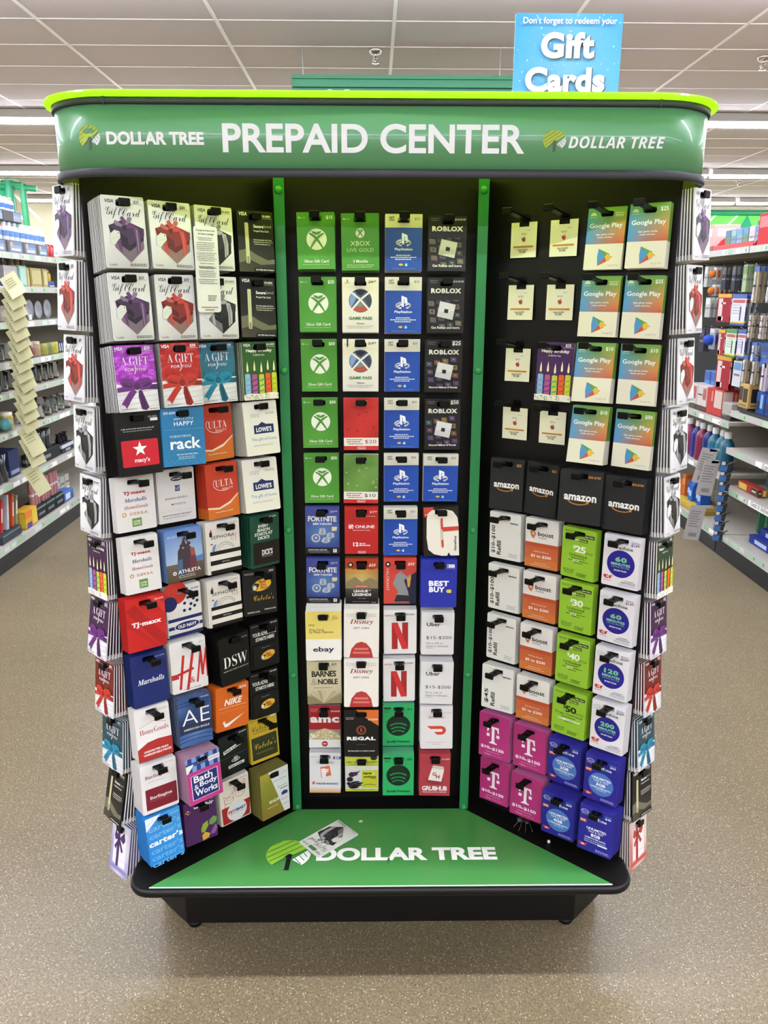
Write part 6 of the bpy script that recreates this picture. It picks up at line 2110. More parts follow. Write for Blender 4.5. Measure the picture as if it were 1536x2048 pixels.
def carton(sd, y0, y1, z0, h, d0, d1, col, label, cat='box', name='product_box', bands=(), group=None, lid=None):
    m = MB()
    a, b = sorted((sd.X(d0), sd.X(d1)))
    m.bbox(a, y0, z0, b, y1, z0 + h, .003, MATTE, col)
    q = sd.X(d0 - .0008)
    for bi, (u0, v0, u1, v1, c) in enumerate(bands):     # prints on the aisle face and on the face turned to the viewer
        q = sd.X(d0 - .0008 - .0003 * bi)
        P = [(q, y0 + u0 * (y1 - y0), z0 + v0 * h), (q, y0 + u1 * (y1 - y0), z0 + v0 * h), (q, y0 + u1 * (y1 - y0), z0 + v1 * h), (q, y0 + u0 * (y1 - y0), z0 + v1 * h)]
        m.poly(P[::(-1 if sd is LS else 1)], INK, c)
        yy = y0 - .0008 - .0003 * bi
        P = [(a + (b - a) * u0, yy, z0 + v0 * h), (a + (b - a) * u1, yy, z0 + v0 * h), (a + (b - a) * u1, yy, z0 + v1 * h), (a + (b - a) * u0, yy, z0 + v1 * h)]
        m.poly(P, INK, c)
    o = m.build(name, MATTE, origin=((a + b) / 2, (y0 + y1) / 2, z0))
    return tag(o, label, cat, group)


def bottle(sd, y, d, z, r, h, col, cap, label, cat='bottle', group=None, name='bottle', clear=False, band=None):
    t = empty(name, (sd.X(d), y, z))
    tag(t, label, cat, group)
    m = MB()
    bm_ = mat('bottle_' + col, col, .25, spec=.6, trans=.35 if clear else 0)
    m.lathe([(r * .9, z), (r, z + .01), (r, z + h * .62), (r * .8, z + h * .74), (r * .42, z + h * .82), (r * .42, z + h * .86)], sd.X(d), y, n=14)
    if band:
        m.lathe([(r * 1.01, z + h * .2), (r * 1.012, z + h * .21), (r * 1.012, z + h * .5), (r * 1.01, z + h * .51)], sd.X(d), y, MATTE, band, n=14, caps=False)
    m.build('body', bm_, t)
    m = MB()
    m.lathe([(r * .5, z + h * .84), (r * .52, z + h * .86), (r * .5, z + h * .99), (r * .4, z + h)], sd.X(d), y, n=12)
    m.build('cap', mat('cap_' + cap, cap, .4), t)
    return t


def tumbler(y, d, z, r, h, label, group=None, tint=None):
    m = MB()
    m.lathe([(.0005, z), (r * .82, z), (r, z + h), (r * .94, z + h), (r * .76, z + .012), (.0005, z + .012)], LS.X(d), y, n=18, caps=False)
    o = m.build('glass_tumbler', GLASS if not tint else mat('glass_' + tint, tint, .06, trans=1.0), origin=(LS.X(d), y, z))
    return tag(o, label, 'glass', group)


def jar(y, d, z, r, h, col, label, lid=None, name='candle_jar'):
    t = empty(name, (LS.X(d), y, z))
    tag(t, label, 'jar')
    m = MB()
    m.lathe([(r * .9, z), (r, z + .008), (r, z + h * .85), (r * .9, z + h)], LS.X(d), y, n=16)
    m.build('body', mat('jar_' + col, col, .2, spec=.7), t)
    if lid:
        m = MB()
        m.lathe([(r * .94, z + h), (r * .94, z + h + .014), (r * .85, z + h + .018)], LS.X(d), y, n=16)
        m.build('lid', mat('lid_' + lid, lid, .35), t)


# ---- left shelves, top to bottom
for i, (a, b) in enumerate(((3.20, 3.42), (3.446, 3.655), (3.67, 3.865), (3.88, 4.04))):
    carton(LS, a, b, 1.796, .072, .03, .16, '6a6a6e', 'grey display tray with blue label on the left top shelf, ' + ('nearest', 'second', 'third', 'farthest')[i] + ' of four', 'tray', 'display_tray',
           ((.12, .12, .88, .9, '7d93ae'), (.12, .62, .88, .9, '5578a8'), (.14, .5, .3, .85, 'd8a060'), (.2, .2, .8, .38, 'c8c8c4')), 'grey product trays on the left top shelf')
    n = 3
    for j in range(n):
        bottle(LS, a + (b - a) * (j + .5) / n, .06, 1.869, .026, .105, 'dfe4e8', 'eceef0', 'small white bottle with blue band in the ' + ('nearest', 'second', 'third', 'farthest')[i] + ' grey tray', group='white bottles in grey tray row %s' % 'abcd'[i], band='6c8fc0')
for i, (a, b) in enumerate(((3.20, 3.44), (3.445, 3.70))):
    carton(LS, a, b, 1.976, .062, .04, .20, '5d5d60', ('nearer' if i == 0 else 'farther') + ' dark grey tray stacked above the white bottles', 'tray', 'display_tray', ((.55, .1, .98, .9, '8a93a4'), (.55, .6, .98, .9, '5578a8'),))
    for j in range(4):
        bottle(LS, a + (b - a) * (j + .5) / 4, .09, 2.039, .024, .085, 'e2e6ea', 'b4b0a8', 'white bottle on the ' + ('nearer' if i == 0 else 'farther') + ' raised dark grey tray', group='white bottles on raised tray ' + 'ab'[i], band='5a7fc0')
for i in range(3):
    bottle(LS, 4.06 + .06 * i, .06, 1.797, .026, .10, 'b02a2c', 'e8e4e0', 'red bottle at the far end of the left top shelf', group='red bottles on the left top shelf')
carton(LS, 3.352, 3.53, 1.603, .118, .03, .16, 'b0aca8', 'grey and white box on the second left shelf from the top', bands=((.0, .0, 1, .3, '4a62a8'), (.2, .45, .8, .55, '8a8690')))
carton(LS, 3.54, 3.64, 1.603, .122, .02, .1, '8fb8a8', 'pale aqua box beside the tan picture frames', bands=((.1, .1, .9, .9, 'a2c6b4'),))
for i, (a, b, c) in enumerate(((3.65, 3.70, 'c2b068'), (3.72, 3.89, 'bcae70'), (3.91, 3.99, 'c8bc80'))):
    t = empty('picture_frame', (LS.X(.04), (a + b) / 2, 1.603))
    tag(t, 'tan boxed picture frame on the second left shelf, ' + ('nearest', 'widest', 'farthest')[i] + ' of three', 'picture frame')
    m = MB()
    x0, x1 = sorted((LS.X(.03), LS.X(.07)))
    m.box(x0, a, 1.603, x1, b, 1.603 + .115)
    m.build('frame', mat('frame_tan', 'a3945a', .5), t)
    m = MB()
    m.box(LS.X(.029), a + .012, 1.618, LS.X(.027), b - .012, 1.603 + .10)
    m.build('picture', mat('frame_' + c, c, .5), t)
for i in range(3):
    m = MB()
    y = 3.66 + .085 * i
    m.lathe([(.016, 1.722), (.022, 1.73), (.016, 1.738), (.016, 1.768), (.022, 1.773)], LS.X(.12), y, n=10)
    tag(m.build('candle_stick', mat('cream_wood', 'd5caa4', .5), origin=(LS.X(.12), y, 1.722)), 'cream turned wooden stand on top of the tan frames, ' + ('nearest', 'middle', 'farthest')[i], 'candle stand')
carton(LS, 4.0, 4.10, 1.603, .038, .03, .09, '4a5c96', 'small navy box under a gold can', bands=((.1, .1, .9, .3, 'c8c4b8'),))
bottle(LS, 4.06, .06, 1.642, .022, .07, 'c8a83c', 'd8c070', 'short gold can on the small navy box', 'can', name='gold_can')
carton(LS, 3.50, 3.63, 1.40, .078, .06, .18, '2f5a38', 'dark green box with brown end on a left shelf', bands=((.72, 0, 1, 1, '8a6a48'),))
for i, (y, r) in enumerate(((3.78, .062), (3.92, .058), (4.07, .062))):
    m = MB()
    x = LS.X(.10)
    m.lathe([(.0005, x), (r * .6, x + .002), (r, x + .012), (r, x + .016), (r * .6, x + .007), (.0005, x + .005)], y, 1.40 + r, n=24, axis='x', caps=False)
    tag(m.build('dinner_plate', mat('grey_ceramic', '8f939c', .3), origin=(x, y, 1.40)), 'grey round plate standing upright on a left shelf, ' + ('nearest', 'middle', 'farthest')[i] + ' of three', 'plate')
carton(LS, 3.66, 3.70, 1.40, .032, .04, .05, 'e6e2d6', 'tiny white card in front of the grey plates', 'card', 'price_card')
jar(3.59, .06, 1.172, .05, .075, '6a1c20', 'dark red candle jar on the fourth left shelf', 'b8a888')
jar(3.715, .06, 1.172, .042, .075, 'a5886c', 'tan candle jar beside the dark red one', 'c8b898')
for i, c in enumerate(('9a9a48', '7d8a4c', 'b8b23c')):
    jar(3.82 + .09 * i, .05, 1.172, .038, .075, c, 'glass jar of green and yellow beads, ' + ('nearest', 'middle', 'farthest')[i] + ' of three', None, 'bead_jar')
carton(LS, 4.02, 4.20, 1.172, .066, .03, .14, '26335c', 'navy and white striped box at the far end of the fourth shelf', bands=tuple((.08 + .2 * k, .1, .16 + .2 * k, .9, 'dfe0e0') for k in range(5)))
for i in range(9):
    tumbler(3.22 + .098 * i, .06, 1.002, .036, .11, 'short clear tumbler in the close row on the fifth left shelf', 'short tumblers on the fifth left shelf')
for i in range(5):
    tumbler(2.93 + .1 * i, .07, 1.172, .042, .10, 'clear tumbler at the left edge of the fourth left shelf', 'tumblers at the left edge of the fourth shelf')
for i in range(3):
    carton(LS, 2.96 + .16 * i, 3.10 + .16 * i, 1.40, .13 - .02 * i, .05, .2, ('7b7468', '5a564e', '8a8478')[i], ('nearest', 'middle', 'farthest')[i] + ' taupe box behind the hanging yellow packets', bands=((.1, .3, .9, .6, '9a9284'),))
for i in range(3):
    carton(LS, 2.98 + .12 * i, 3.09 + .12 * i, 1.603, .14, .05, .2, ('a9a397', '6f7c70', '8b93a0')[i], ('nearest', 'middle', 'farthest')[i] + ' muted box at the left edge of the second shelf', bands=((.15, .2, .85, .5, 'c9c4b8'),))
for i in range(4):
    tumbler(2.83 + .098 * i, .06, 1.002, .036, .11, 'short clear tumbler at the left edge of the fifth shelf', 'tumblers at the left edge of the fifth shelf')
for i, (y, r, h) in enumerate(((3.64, .07, .085), (3.80, .055, .115), (3.92, .05, .105), (4.04, .05, .10), (4.16, .05, .10))):
    tumbler(y, .07, .777, r, h, ('wide low glass bowl nearest on the sixth left shelf', 'tall clear glass beside the wide glass bowl', 'middle clear glass on the sixth left shelf', 'fourth clear glass on the sixth left shelf', 'farthest clear glass on the sixth left shelf')[i], 'glasses on the sixth left shelf' if i else None)
tumbler(3.45, .06, .777, .05, .075, 'small clear glass behind the hanging yellow tags')
jar(3.20, .06, .777, .045, .085, 'b58f2c', 'amber jar on the sixth shelf at the left edge', 'd8d0b8')
m = MB()
m.lathe([(.04 * math.sin(math.pi * i / 10) + .0003, .777 + .04 - .04 * math.cos(math.pi * i / 10)) for i in range(11)], LS.X(.03), 3.13, n=18)
tag(m.build('ornament_ball', mat('aqua_ceramic', '5ea0a0', .2), origin=(LS.X(.03), 3.13, .777)), 'small aqua ball ornament in front of the amber jar', 'ornament')
carton(LS, 2.98, 3.07, .777, .17, .04, .14, 'c8b878', 'cream and yellow box cut by the left edge', bands=((.1, .4, .9, .6, 'e6dca8'), (.2, .1, .8, .3, '6a9a8a')))
for i in range(4):
    y = 3.52 + .085 * i
    t = empty('flower_vase', (LS.X(.07), y, .487))
    tag(t, 'tall dark fluted vase in black tray on the seventh shelf', 'vase', 'dark vases on the seventh left shelf')
    m = MB()
    m.lathe([(.022, .52), (.03, .53), (.026, .62), (.034, .69), (.030, .69), (.022, .62)], LS.X(.07), y, n=10)
    m.build('body', mat('dark_glass', '3a3b40', .15, spec=.8), t)
carton(LS, 3.48, 3.90, .487, .075, .03, .12, '25262a', 'black tray under the dark vases', 'tray', 'display_tray', ((.1, .3, .6, .6, '77777c'),))
carton(LS, 3.93, 4.15, .487, .06, .03, .12, '2a3040', 'small dark box with white label past the black tray', bands=((.0, .55, 1, .95, 'c8ccd0'), (.3, .1, .7, .4, '8a92a0')))
for i in range(3):
    m = MB()
    y = 3.98 + .06 * i
    m.lathe([(.014, .548), (.022, .57), (.012, .60), (.02, .615)], LS.X(.07), y, n=9)
    tag(m.build('trinket', mat('glitter_black', '2b2b30', .15, .6), origin=(LS.X(.07), y, .548)), 'glittery black trinket on the small dark box', 'ornament', 'black trinkets on the left seventh shelf')
carton(LS, 3.16, 3.30, .487, .16, .05, .16, '283356', 'navy box at the left edge of the seventh shelf', bands=((.1, .1, .9, .25, '8088a4'),))
for i in range(2):
    y = 3.0 + .075 * i
    m = MB()
    m.lathe([(.03, .487), (.036, .51), (.022, .58), (.032, .65), (.026, .65), (.018, .58)], LS.X(.06), y, n=12)
    tag(m.build('glitter_vase', mat('glitter_silver', '55565c', .2, .7), origin=(LS.X(.06), y, .487)), 'silver glitter vase at the left edge of the seventh shelf', 'vase', 'silver vases at the left edge')
carton(LS, 2.90, 3.16, .147, .05, .02, .2, '3b4447', 'dark green-grey tray at the left edge of the bottom shelf', 'tray', 'display_tray', ((.05, .8, .95, .95, '66777a'),))
for i, (y, c, h, lab) in enumerate(((2.95, 'b8302c', .19, 'red packet at the left edge of the bottom shelf'), (3.03, 'b8bcc0', .20, 'clear packet with pale blue print in the bottom tray'), (3.10, 'c8582c', .19, 'orange notebook in the bottom tray'), (3.15, '7f8a74', .17, 'grey-green packet leaning in the bottom tray'))):
    m = MB()
    x0, x1 = sorted((LS.X(.05), LS.X(.16)))
    m.loft([[(x0, y, .2), (x1, y, .2), (x1, y + .03, .2), (x0, y + .03, .2)], [(x0, y + .05, .2 + h), (x1, y + .05, .2 + h), (x1, y + .07, .2 + h), (x0, y + .07, .2 + h)]], MATTE, c)
    m.poly([(x1 + .001, y + .02, .26), (x1 + .001, y + .035, .26), (x1 + .001, y + .055, .34), (x1 + .001, y + .04, .34)], INK, 'e6d8c8')
    tag(m.build('soft_packet' if i != 2 else 'notebook', MATTE, origin=(x0, y, .2)), lab, 'packet' if i != 2 else 'notebook')
carton(LS, 3.22, 3.40, .147, .11, .02, .10, 'd8a42c', 'yellow and orange pack low on the left shelf', 'packet', 'soft_packet', ((.0, .55, .5, 1, 'd87a2c'), (.1, .0, .5, .3, '4a2c80'), (.55, .1, .95, .9, 'dfc03c')))
for i in range(3):
    a = 3.42 + .155 * i
    carton(LS, a, a + .15, .147, .085, .03, .15, '202426', 'black tray of pink tubes on the bottom shelf, ' + ('nearest', 'middle', 'farthest')[i], 'tray', 'display_tray', ((.02, .80, .98, .95, '5c7a74'), (.15, .3, .8, .5, '6a6e70')))
    for k in range(3):
        y = a + .03 + .045 * k
        m = MB()
        m.lathe([(.017, .233), (.018, .24), (.018, .38), (.016, .39)], LS.X(.07), y, MATTE, 'b07c7c', n=10)
        m.lathe([(.0185, .30), (.0185, .315)], LS.X(.07), y, MATTE, 'd8c8c8', n=10)
        tag(m.build('pink_tube', MATTE, origin=(LS.X(.07), y, .233)), 'dusty pink tube in the ' + ('nearest', 'middle', 'farthest')[i] + ' black tray on the bottom shelf', 'tube', 'pink tubes in bottom tray ' + 'abc'[i])
carton(LS, 3.89, 4.06, .147, .07, .03, .13, '4a72b0', 'bright blue packet at the far end of the bottom shelf', 'packet', 'soft_packet', ((.1, .2, .6, .8, 'c8d6e4'), (.6, .1, .9, .4, '24406c')))
for i in range(3):
    carton(LS, 3.92 + .09 * i, 4.0 + .09 * i, .22 if i == 0 else .147, .10 if i == 0 else .15, .10, .2, 'b5b0a6', 'white flat pack behind the blue packet, ' + ('nearest', 'middle', 'farthest')[i], 'packet', 'soft_packet', ((.1, .6, .9, .68, '4a4a48'), (.1, .3, .9, .4, 'd8d4cc')))

# hanging strip of pale yellow tags at the left edge
t = empty('clip_strip', (-2.085, 3.15, 1.66))
tag(t, 'long clear clip strip hanging at the left edge', 'clip strip')
m = MB()
m.box(-2.090, 3.149, .42, -2.080, 3.151, 1.785)
m.box(-2.1455, 3.14, 1.770, -2.080, 3.16, 1.785)
m.build('strip', CLEAR, t)
rnd = random.Random(9)
ntag = 0
for i in range(17):
    z = 1.66 - .058 * i if i < 14 else (.80, .74, .56)[i - 14]
    m = MB()
    w, h = .046, .13 if i < 14 else .17
    for q in range(3):
        o_ = .004 * q
        m.loft([[(-w, -o_ - .0015, 0), (w, -o_ - .0015, 0), (w, -o_, 0), (-w, -o_, 0)], [(-w, -.036 - o_, -h * .6), (w, -.036 - o_, -h * .6), (w, -.0345 - o_, -h * .6), (-w, -.0345 - o_, -h * .6)],
                [(-w * .95, -.072 - o_ * 2, -h), (w * .95, -.072 - o_ * 2, -h), (w * .95, -.0705 - o_ * 2, -h), (-w * .95, -.0705 - o_ * 2, -h)]], MATTE, ('cfc994', 'bdb884', 'd6d2a4')[q])
    for q in range(4):
        zz = -h * (.2 + .1 * q)
        yy = -.0125 - .06 * (.2 + .1 * q)
        m.poly([(-.03, yy, zz - .004), (.02, yy, zz - .004), (.02, yy + .0012, zz), (-.03, yy + .0012, zz)], INK, '9a9a6c')
    a = math.radians(rnd.uniform(13, 18))
    M = Matrix.Translation((-2.075 + rnd.uniform(-.004, .004), 3.144, z)) @ Matrix.Rotation(a, 4, 'Z') @ Matrix.Rotation(math.radians(rnd.uniform(-32, -24)), 4, 'Y')
    m.xform(M)
    tag(m.build('hanging_packet', MATTE, origin=(-2.085, 3.15, z)), 'pale yellow packet on the left hanging clip strip' if i < 14 else 'larger yellow packet low on the left strip, ' + ('upper', 'middle', 'lowest')[i - 14], 'packet', 'pale yellow packets on the left clip strip' if i < 14 else None)


# ---- right shelves
def hang_pack(y, ztop, w, h, n, col, kind, label, name='hanging_pack', gap=.03, sd=RS, d0=.04, cat='packet', more=None):
    """packs hung one behind another from one hook, each a thing of its own"""
    for i in range(n):
        m = MB()
        d = d0 + gap * i
        x = sd.X(d)
        th = .008
        m.box(x, y - w / 2, ztop - h, x + th, y + w / 2, ztop, MATTE, col)
        f = x - .0009

        def fr(u0, v0, u1, v1, c, mm=INK, o=0.0):
            P = [(f - o, y + (.5 - u0) * w, ztop - v1 * h), (f - o, y + (.5 - u1) * w, ztop - v1 * h), (f - o, y + (.5 - u1) * w, ztop - v0 * h), (f - o, y + (.5 - u0) * w, ztop - v0 * h)]
            m.poly(P, mm, c)
            yy = y - w / 2 - .0006
            m.poly([(x, yy, ztop - v1 * h), (x + th, yy, ztop - v1 * h), (x + th, yy, ztop - v0 * h), (x, yy, ztop - v0 * h)], mm, c)
        if kind == 'brush':                    # card with a pale handled brush under a clear shell
            fr(0, 0, 1, .14, more or '3d5aa0')
            m.lathe([(.006, ztop - h * .96), (.009, ztop - h * .85), (.005, ztop - h * .55), (.0045, ztop - h * .35), (.008, ztop - h * .2), (.006, ztop - h * .16)], x - .007, y, MATTE, 'd8d6d4', n=8)
            m.lathe([(.0082, ztop - h * .56), (.0082, ztop - h * .51)], x - .007, y, MATTE, more or '3a4a70', n=8)
        elif kind == 'ball':                   # round brush head
            r = w * .42
            zc = ztop - h * .55
            m.lathe([(r * math.sin(math.pi * k / 7) + .0003, zc - r * math.cos(math.pi * k / 7)) for k in range(8)], x - r * .6, y, MATTE, more or 'd8762c', n=12)
            fr(.1, 0, .9, .2, 'c8c4bc')
        elif kind == 'bag':
            fr(0, 0, 1, .13, 'c8982c')
            fr(.08, .16, .4, .95, 'd8b8b4')
            fr(.30, .3, .62, .36, 'f0d8d4')
            fr(.1, .8, .5, .95, 'd4ccc8')
        elif kind == 'flat':
            fr(0, 0, 1, .14, more or '3a58a8')
            fr(.08, .18, .92, .28, 'b84a44')
            for k in range(4):
                fr(.1, .34 + .09 * k, .7, .36 + .09 * k, '8a929c')
            fr(.62, .40, .72, .85, '3a4a78')
            fr(0, .88, 1, .93, 'd8c23c')
            fr(0, .93, 1, 1, more or '3a58a8')
        elif kind == 'plain':
            fr(.08, .05, .92, .35, more or 'e4e2dc')
            fr(.15, .5, .85, .58, '6a7078')
        tag(m.build(name, MATTE, origin=(x, y, ztop)), label if n == 1 or i == 0 else label + ', hung behind the front one', cat, None if n == 1 or i == 0 else 'packs behind the ' + label)


hang_pack(3.88, 1.745, .05, .13, 4, 'b9bcb6', 'plain', 'silver brush card at the upper left of the hooks', more='d8d8d2')
hang_pack(3.74, 1.735, .055, .075, 5, 'a8a4a4', 'ball', 'orange round brush on the top hook row')
hang_pack(3.60, 1.735, .06, .14, 3, '35353c', 'plain', 'dark grey brush pack beside the orange brushes', more='4a4a52')
hang_pack(3.46, 1.735, .05, .15, 3, '3a3c44', 'plain', 'charcoal pack between the dark and the green packs', more='50525c')
hang_pack(3.31, 1.735, .05, .155, 3, 'a3b48c', 'plain', 'narrow green pack on the top hook row', more='6f8f4c')
hang_pack(3.16, 1.72, .06, .20, 5, 'a89a78', 'brush', 'tall white toothbrush card on the top hook row')
hang_pack(2.99, 1.72, .06, .20, 3, '8f9098', 'brush', 'toothbrush card at the right edge of the top row')
hang_pack(3.80, 1.548, .075, .125, 4, 'b4b8b2', 'plain', 'pale green brush card on the second hook row', more='cfd6cc')
hang_pack(3.735, 1.628, .055, .07, 4, 'a8a4a4', 'ball', 'orange round brush on the second hook row')
hang_pack(3.55, 1.57, .19, .17, 3, '96222c', 'bag', 'red glossy bag on the second hook row')
hang_pack(3.345, 1.568, .19, .18, 3, 'd0cfd0', 'flat', 'white and blue flosser bag with yellow line, second hook row')
for j, (zt, nm) in enumerate(((1.462, 'upper'), (1.396, 'lower'))):
    hang_pack(3.16, zt, .05, .075, 6, 'a89a80', 'brush', nm + ' row silver toothbrush beside the flosser bag', gap=.028, more='55524c')
    hang_pack(3.02, zt, .05, .075, 5, 'a09480', 'brush', nm + ' row silver toothbrush at the right edge', gap=.028, more='55524c')
hang_pack(3.84, 1.35, .08, .15, 2, '3a3446', 'plain', 'dark plum pack at left end of third hook row', more='2a2c50')
hang_pack(3.68, 1.355, .08, .13, 2, '9aa0a8', 'ball', 'blue ball brush on the third hook row', more='2c50b0')
hang_pack(3.535, 1.355, .09, .16, 2, '9f3038', 'bag', 'narrow red bag on the third hook row')
hang_pack(3.40, 1.362, .14, .168, 2, 'c8d8bc', 'flat', 'green and white flosser bag on the third hook row', more='3f8a50')
hang_pack(3.255, 1.365, .10, .165, 2, 'cfcfd8', 'flat', 'white flosser bag with blue top, third hook row')
hang_pack(3.08, 1.30, .06, .11, 4, '8a8c94', 'brush', 'blue-backed toothbrush on the third hook row', more='2f62a8')
hang_pack(2.95, 1.30, .08, .13, 2, '3a5c98', 'plain', 'blue pack at the right edge of the third hook row', more='2a3f78')
hang_pack(3.46, 1.197, .2, .205, 2, '9a242c', 'bag', 'large red glossy bag on the lowest hook row')
hang_pack(3.265, 1.18, .11, .15, 2, 'c6c6c8', 'plain', 'white pack with blue spot on the lowest hook row', more='5a8ab8')
hang_pack(3.17, 1.22, .05, .16, 2, '9a8a6c', 'brush', 'white toothbrush pair on the lowest hook row')
hang_pack(3.05, 1.22, .05, .16, 2, '9a8a6c', 'brush', 'right-hand white toothbrush pair, lowest row')
hang_pack(2.93, 1.22, .06, .18, 2, 'b4a8b4', 'brush', 'mauve razor pack at the right edge')
for i in range(2):
    carton(RS, 3.68 + .10 * i, 3.77 + .10 * i, .98 if False else .95, .125, .10, .2, '5c86c0', ('nearer' if i == 0 else 'farther') + ' light blue box low on the hook wall', bands=((.0, .5, 1, .95, '2f58a4'), (.1, .1, .9, .3, 'a8c4e0')))
# top shelf
t = empty('display_box', (RS.X(.12), 3.49, 1.833))
tag(t, 'red open-front display box of blue packs on the right top shelf', 'display box')
m = MB()
x0, x1 = RS.X(.02), RS.X(.2)
redm = mat('red_board', 'c0343a', .5)
tanm = mat('raw_board', 'b08a60', .7)
m.box(x0, 3.21, 1.833, x1, 3.765, 1.837)
m.box(x1 - .003, 3.21, 1.837, x1, 3.765, 1.965, tanm)
for y in (3.21, 3.762):
    m.loft([[(x0, y, 1.837), (x1, y, 1.837), (x1, y + .003, 1.837), (x0, y + .003, 1.837)], [(x0 + .05, y, 1.90), (x1, y, 1.975), (x1, y + .003, 1.975), (x0 + .05, y + .003, 1.90)]])
m.box(x0, 3.21, 1.837, x0 + .003, 3.765, 1.862)
m.build('tray', redm, t)
for i in range(6):
    hang_pack(3.265 + .082 * i, 1.952, .07, .112, 1, ('7fa8b8', 'c8c8d0', '6f9a70', '86b0c0', '7a9ab0', '6f9a70')[i], 'plain', ('nearest', 'second', 'third', 'fourth', 'fifth', 'farthest')[i] + ' blue or green pack standing in the red display box', 'upright_pack', d0=.07, more=('4a7fb0', 'd8b8c8', '4f7fb8', '5a8fc0', '8ab0a0', '4a70a8')[i])
carton(RS, 3.80, 3.93, 1.833, .165, .03, .2, 'd0a8a0', 'tilted pink carton behind the card rack on the right top shelf', bands=((.15, .55, .85, .85, 'e0d4d4'), (.0, .0, 1, .2, '7a4a3c')))
carton(RS, 3.30, 3.50, 1.833, .19, .26, .40, '6b4a38', 'brown carton behind the red display box', bands=((.1, .7, .9, .95, '9a7a60'),))
carton(RS, 3.54, 3.66, 1.833, .175, .24, .38, 'd09a94', 'pale pink carton behind the red display box', bands=((.0, .85, 1, 1, '4a3428'),))
carton(RS, 2.86, 3.185, 1.833, .17, .03, .2, 'c0343a', 'red carton at the right edge of the top shelf', bands=((.1, .1, .5, .5, 'd8c8d4'), (.6, .55, .95, .9, 'd0565a')))
# boxes on the third shelf and below
for i, (a, b, c, bd) in enumerate(((3.80, 3.92, 'c4bcb4', ((.1, .4, .5, .9, 'b0504c'), (.5, .55, .9, .6, '44403e'), (0, 0, 1, .2, '3a3634'))), (3.64, 3.79, 'c8c0b8', ((.05, .45, .4, .9, 'b8605a'), (.45, .6, .9, .65, '44403e'), (0, 0, 1, .2, '4a2a28'))), (3.40, 3.63, 'b8403a', ((.02, .3, .5, .95, 'd0b8ac'), (.6, .5, .7, .9, 'd88078'))))):
    carton(RS, a, b, .822, .165, .03, .16, c, ('farthest white and red box on the right third shelf', 'middle white and red box on the right third shelf', 'red box with pale picture on the right third shelf')[i], bands=bd)
carton(RS, 3.26, 3.39, .822, .10, .03, .2, 'a8a49c', 'grey folded carton flap beside the red box', bands=((.0, .0, 1, .3, '26262a'),))
carton(RS, 3.06, 3.18, .899, .16, .03, .2, 'c0a060', 'tan and black box at the bay joint on the right', bands=((.1, .35, .55, .85, '2a2420'), (.6, .4, .95, .9, '3a3028'), (.0, .0, 1, .15, '221e1c'), (.1, .2, .9, .28, '8a6a34')))
for i in range(3):
    carton(RS, 2.70 + .11 * i, 2.80 + .11 * i, .899, .13, .06, .16, '2c4f98', 'dark blue pack on the near right shelf, ' + ('nearest', 'middle', 'farthest')[i], 'packet', 'soft_packet', ((.2, .3, .5, .9, '7fb0c8'), (.55, .2, .9, .6, '16233c')))
m = MB()
m.box(RS.X(.005), 2.5, .899, RS.X(.05), 3.10, .912)
tag(m.build('shelf_divider', mat('black_rail', '24262a', .4), origin=(RS.X(.02), 2.8, .899)), 'low black rail lying along the near right shelf', 'rail')
for i, (y, c, cp) in enumerate(((3.92, 'b04a7c', 'e2dfda'), (3.80, '2a3fa0', 'e6e4de'), (3.70, 'a03058', 'd8d4cc'), (3.61, '2b3c8c', 'e4e0da'), (3.50, '2a7f98', 'e8e6e0'), (3.41, '2f8aa0', 'e2dfd8'), (3.32, '26708c', 'dedbd4'))):
    bottle(RS, y, .06 + .01 * (i % 2), .497, .045, .245, c, cp, ('farthest pink mouthwash bottle on the right shelf', 'royal blue bottle between two pink bottles', 'second pink bottle, right of the royal blue one', 'navy bottle right of the second pink bottle', 'teal bottle with blue label behind hanging cards', 'middle teal bottle on the far right bay', 'nearest teal bottle on the far right bay')[i], clear=True, band='3a62a8' if i == 4 else None)
for i in range(4):
    bottle(RS, 3.10 - .105 * i, .34, .674, .035, .12, '2c4f58', 'd8d4ca', 'short dark bottle with white cap at the back of the near shelf', group='short white-capped bottles at the back of the near shelf')
for i in range(3):
    bottle(RS, 3.12 - .10 * i, .28, .439, .045, .17, '2a8090', '2a8090', 'teal bottle at the back under the near right shelf', group='teal bottles under the near right shelf', clear=True)
for i in range(3):
    jar_x = RS.X(.36)
    m = MB()
    y = 2.80 - .10 * i
    m.lathe([(.035, .439), (.038, .445), (.038, .50), (.03, .51)], jar_x, y, n=14)
    tag(m.build('white_jar', mat('white_jar', 'd6d2c8', .4), origin=(jar_x, y, .439)), 'small white jar at the back of the near lower shelf', 'jar', 'white jars on the near lower shelf')
carton(RS, 2.86, 3.12, .439, .045, .06, .11, 'b03a34', 'red and yellow toothpaste box lying on the near lower shelf', bands=((.0, .1, .35, .9, '4a3a2c'), (.55, .1, .95, .9, 'd8c04c'), (.1, .4, .3, .6, 'e6d8a8')))
carton(RS, 3.58, 3.94, .137, .05, .02, .2, 'c8a83c', 'yellow cardboard tray on the far right bottom shelf', 'tray', 'display_tray', ((.1, .2, .9, .4, 'a88a2c'),))
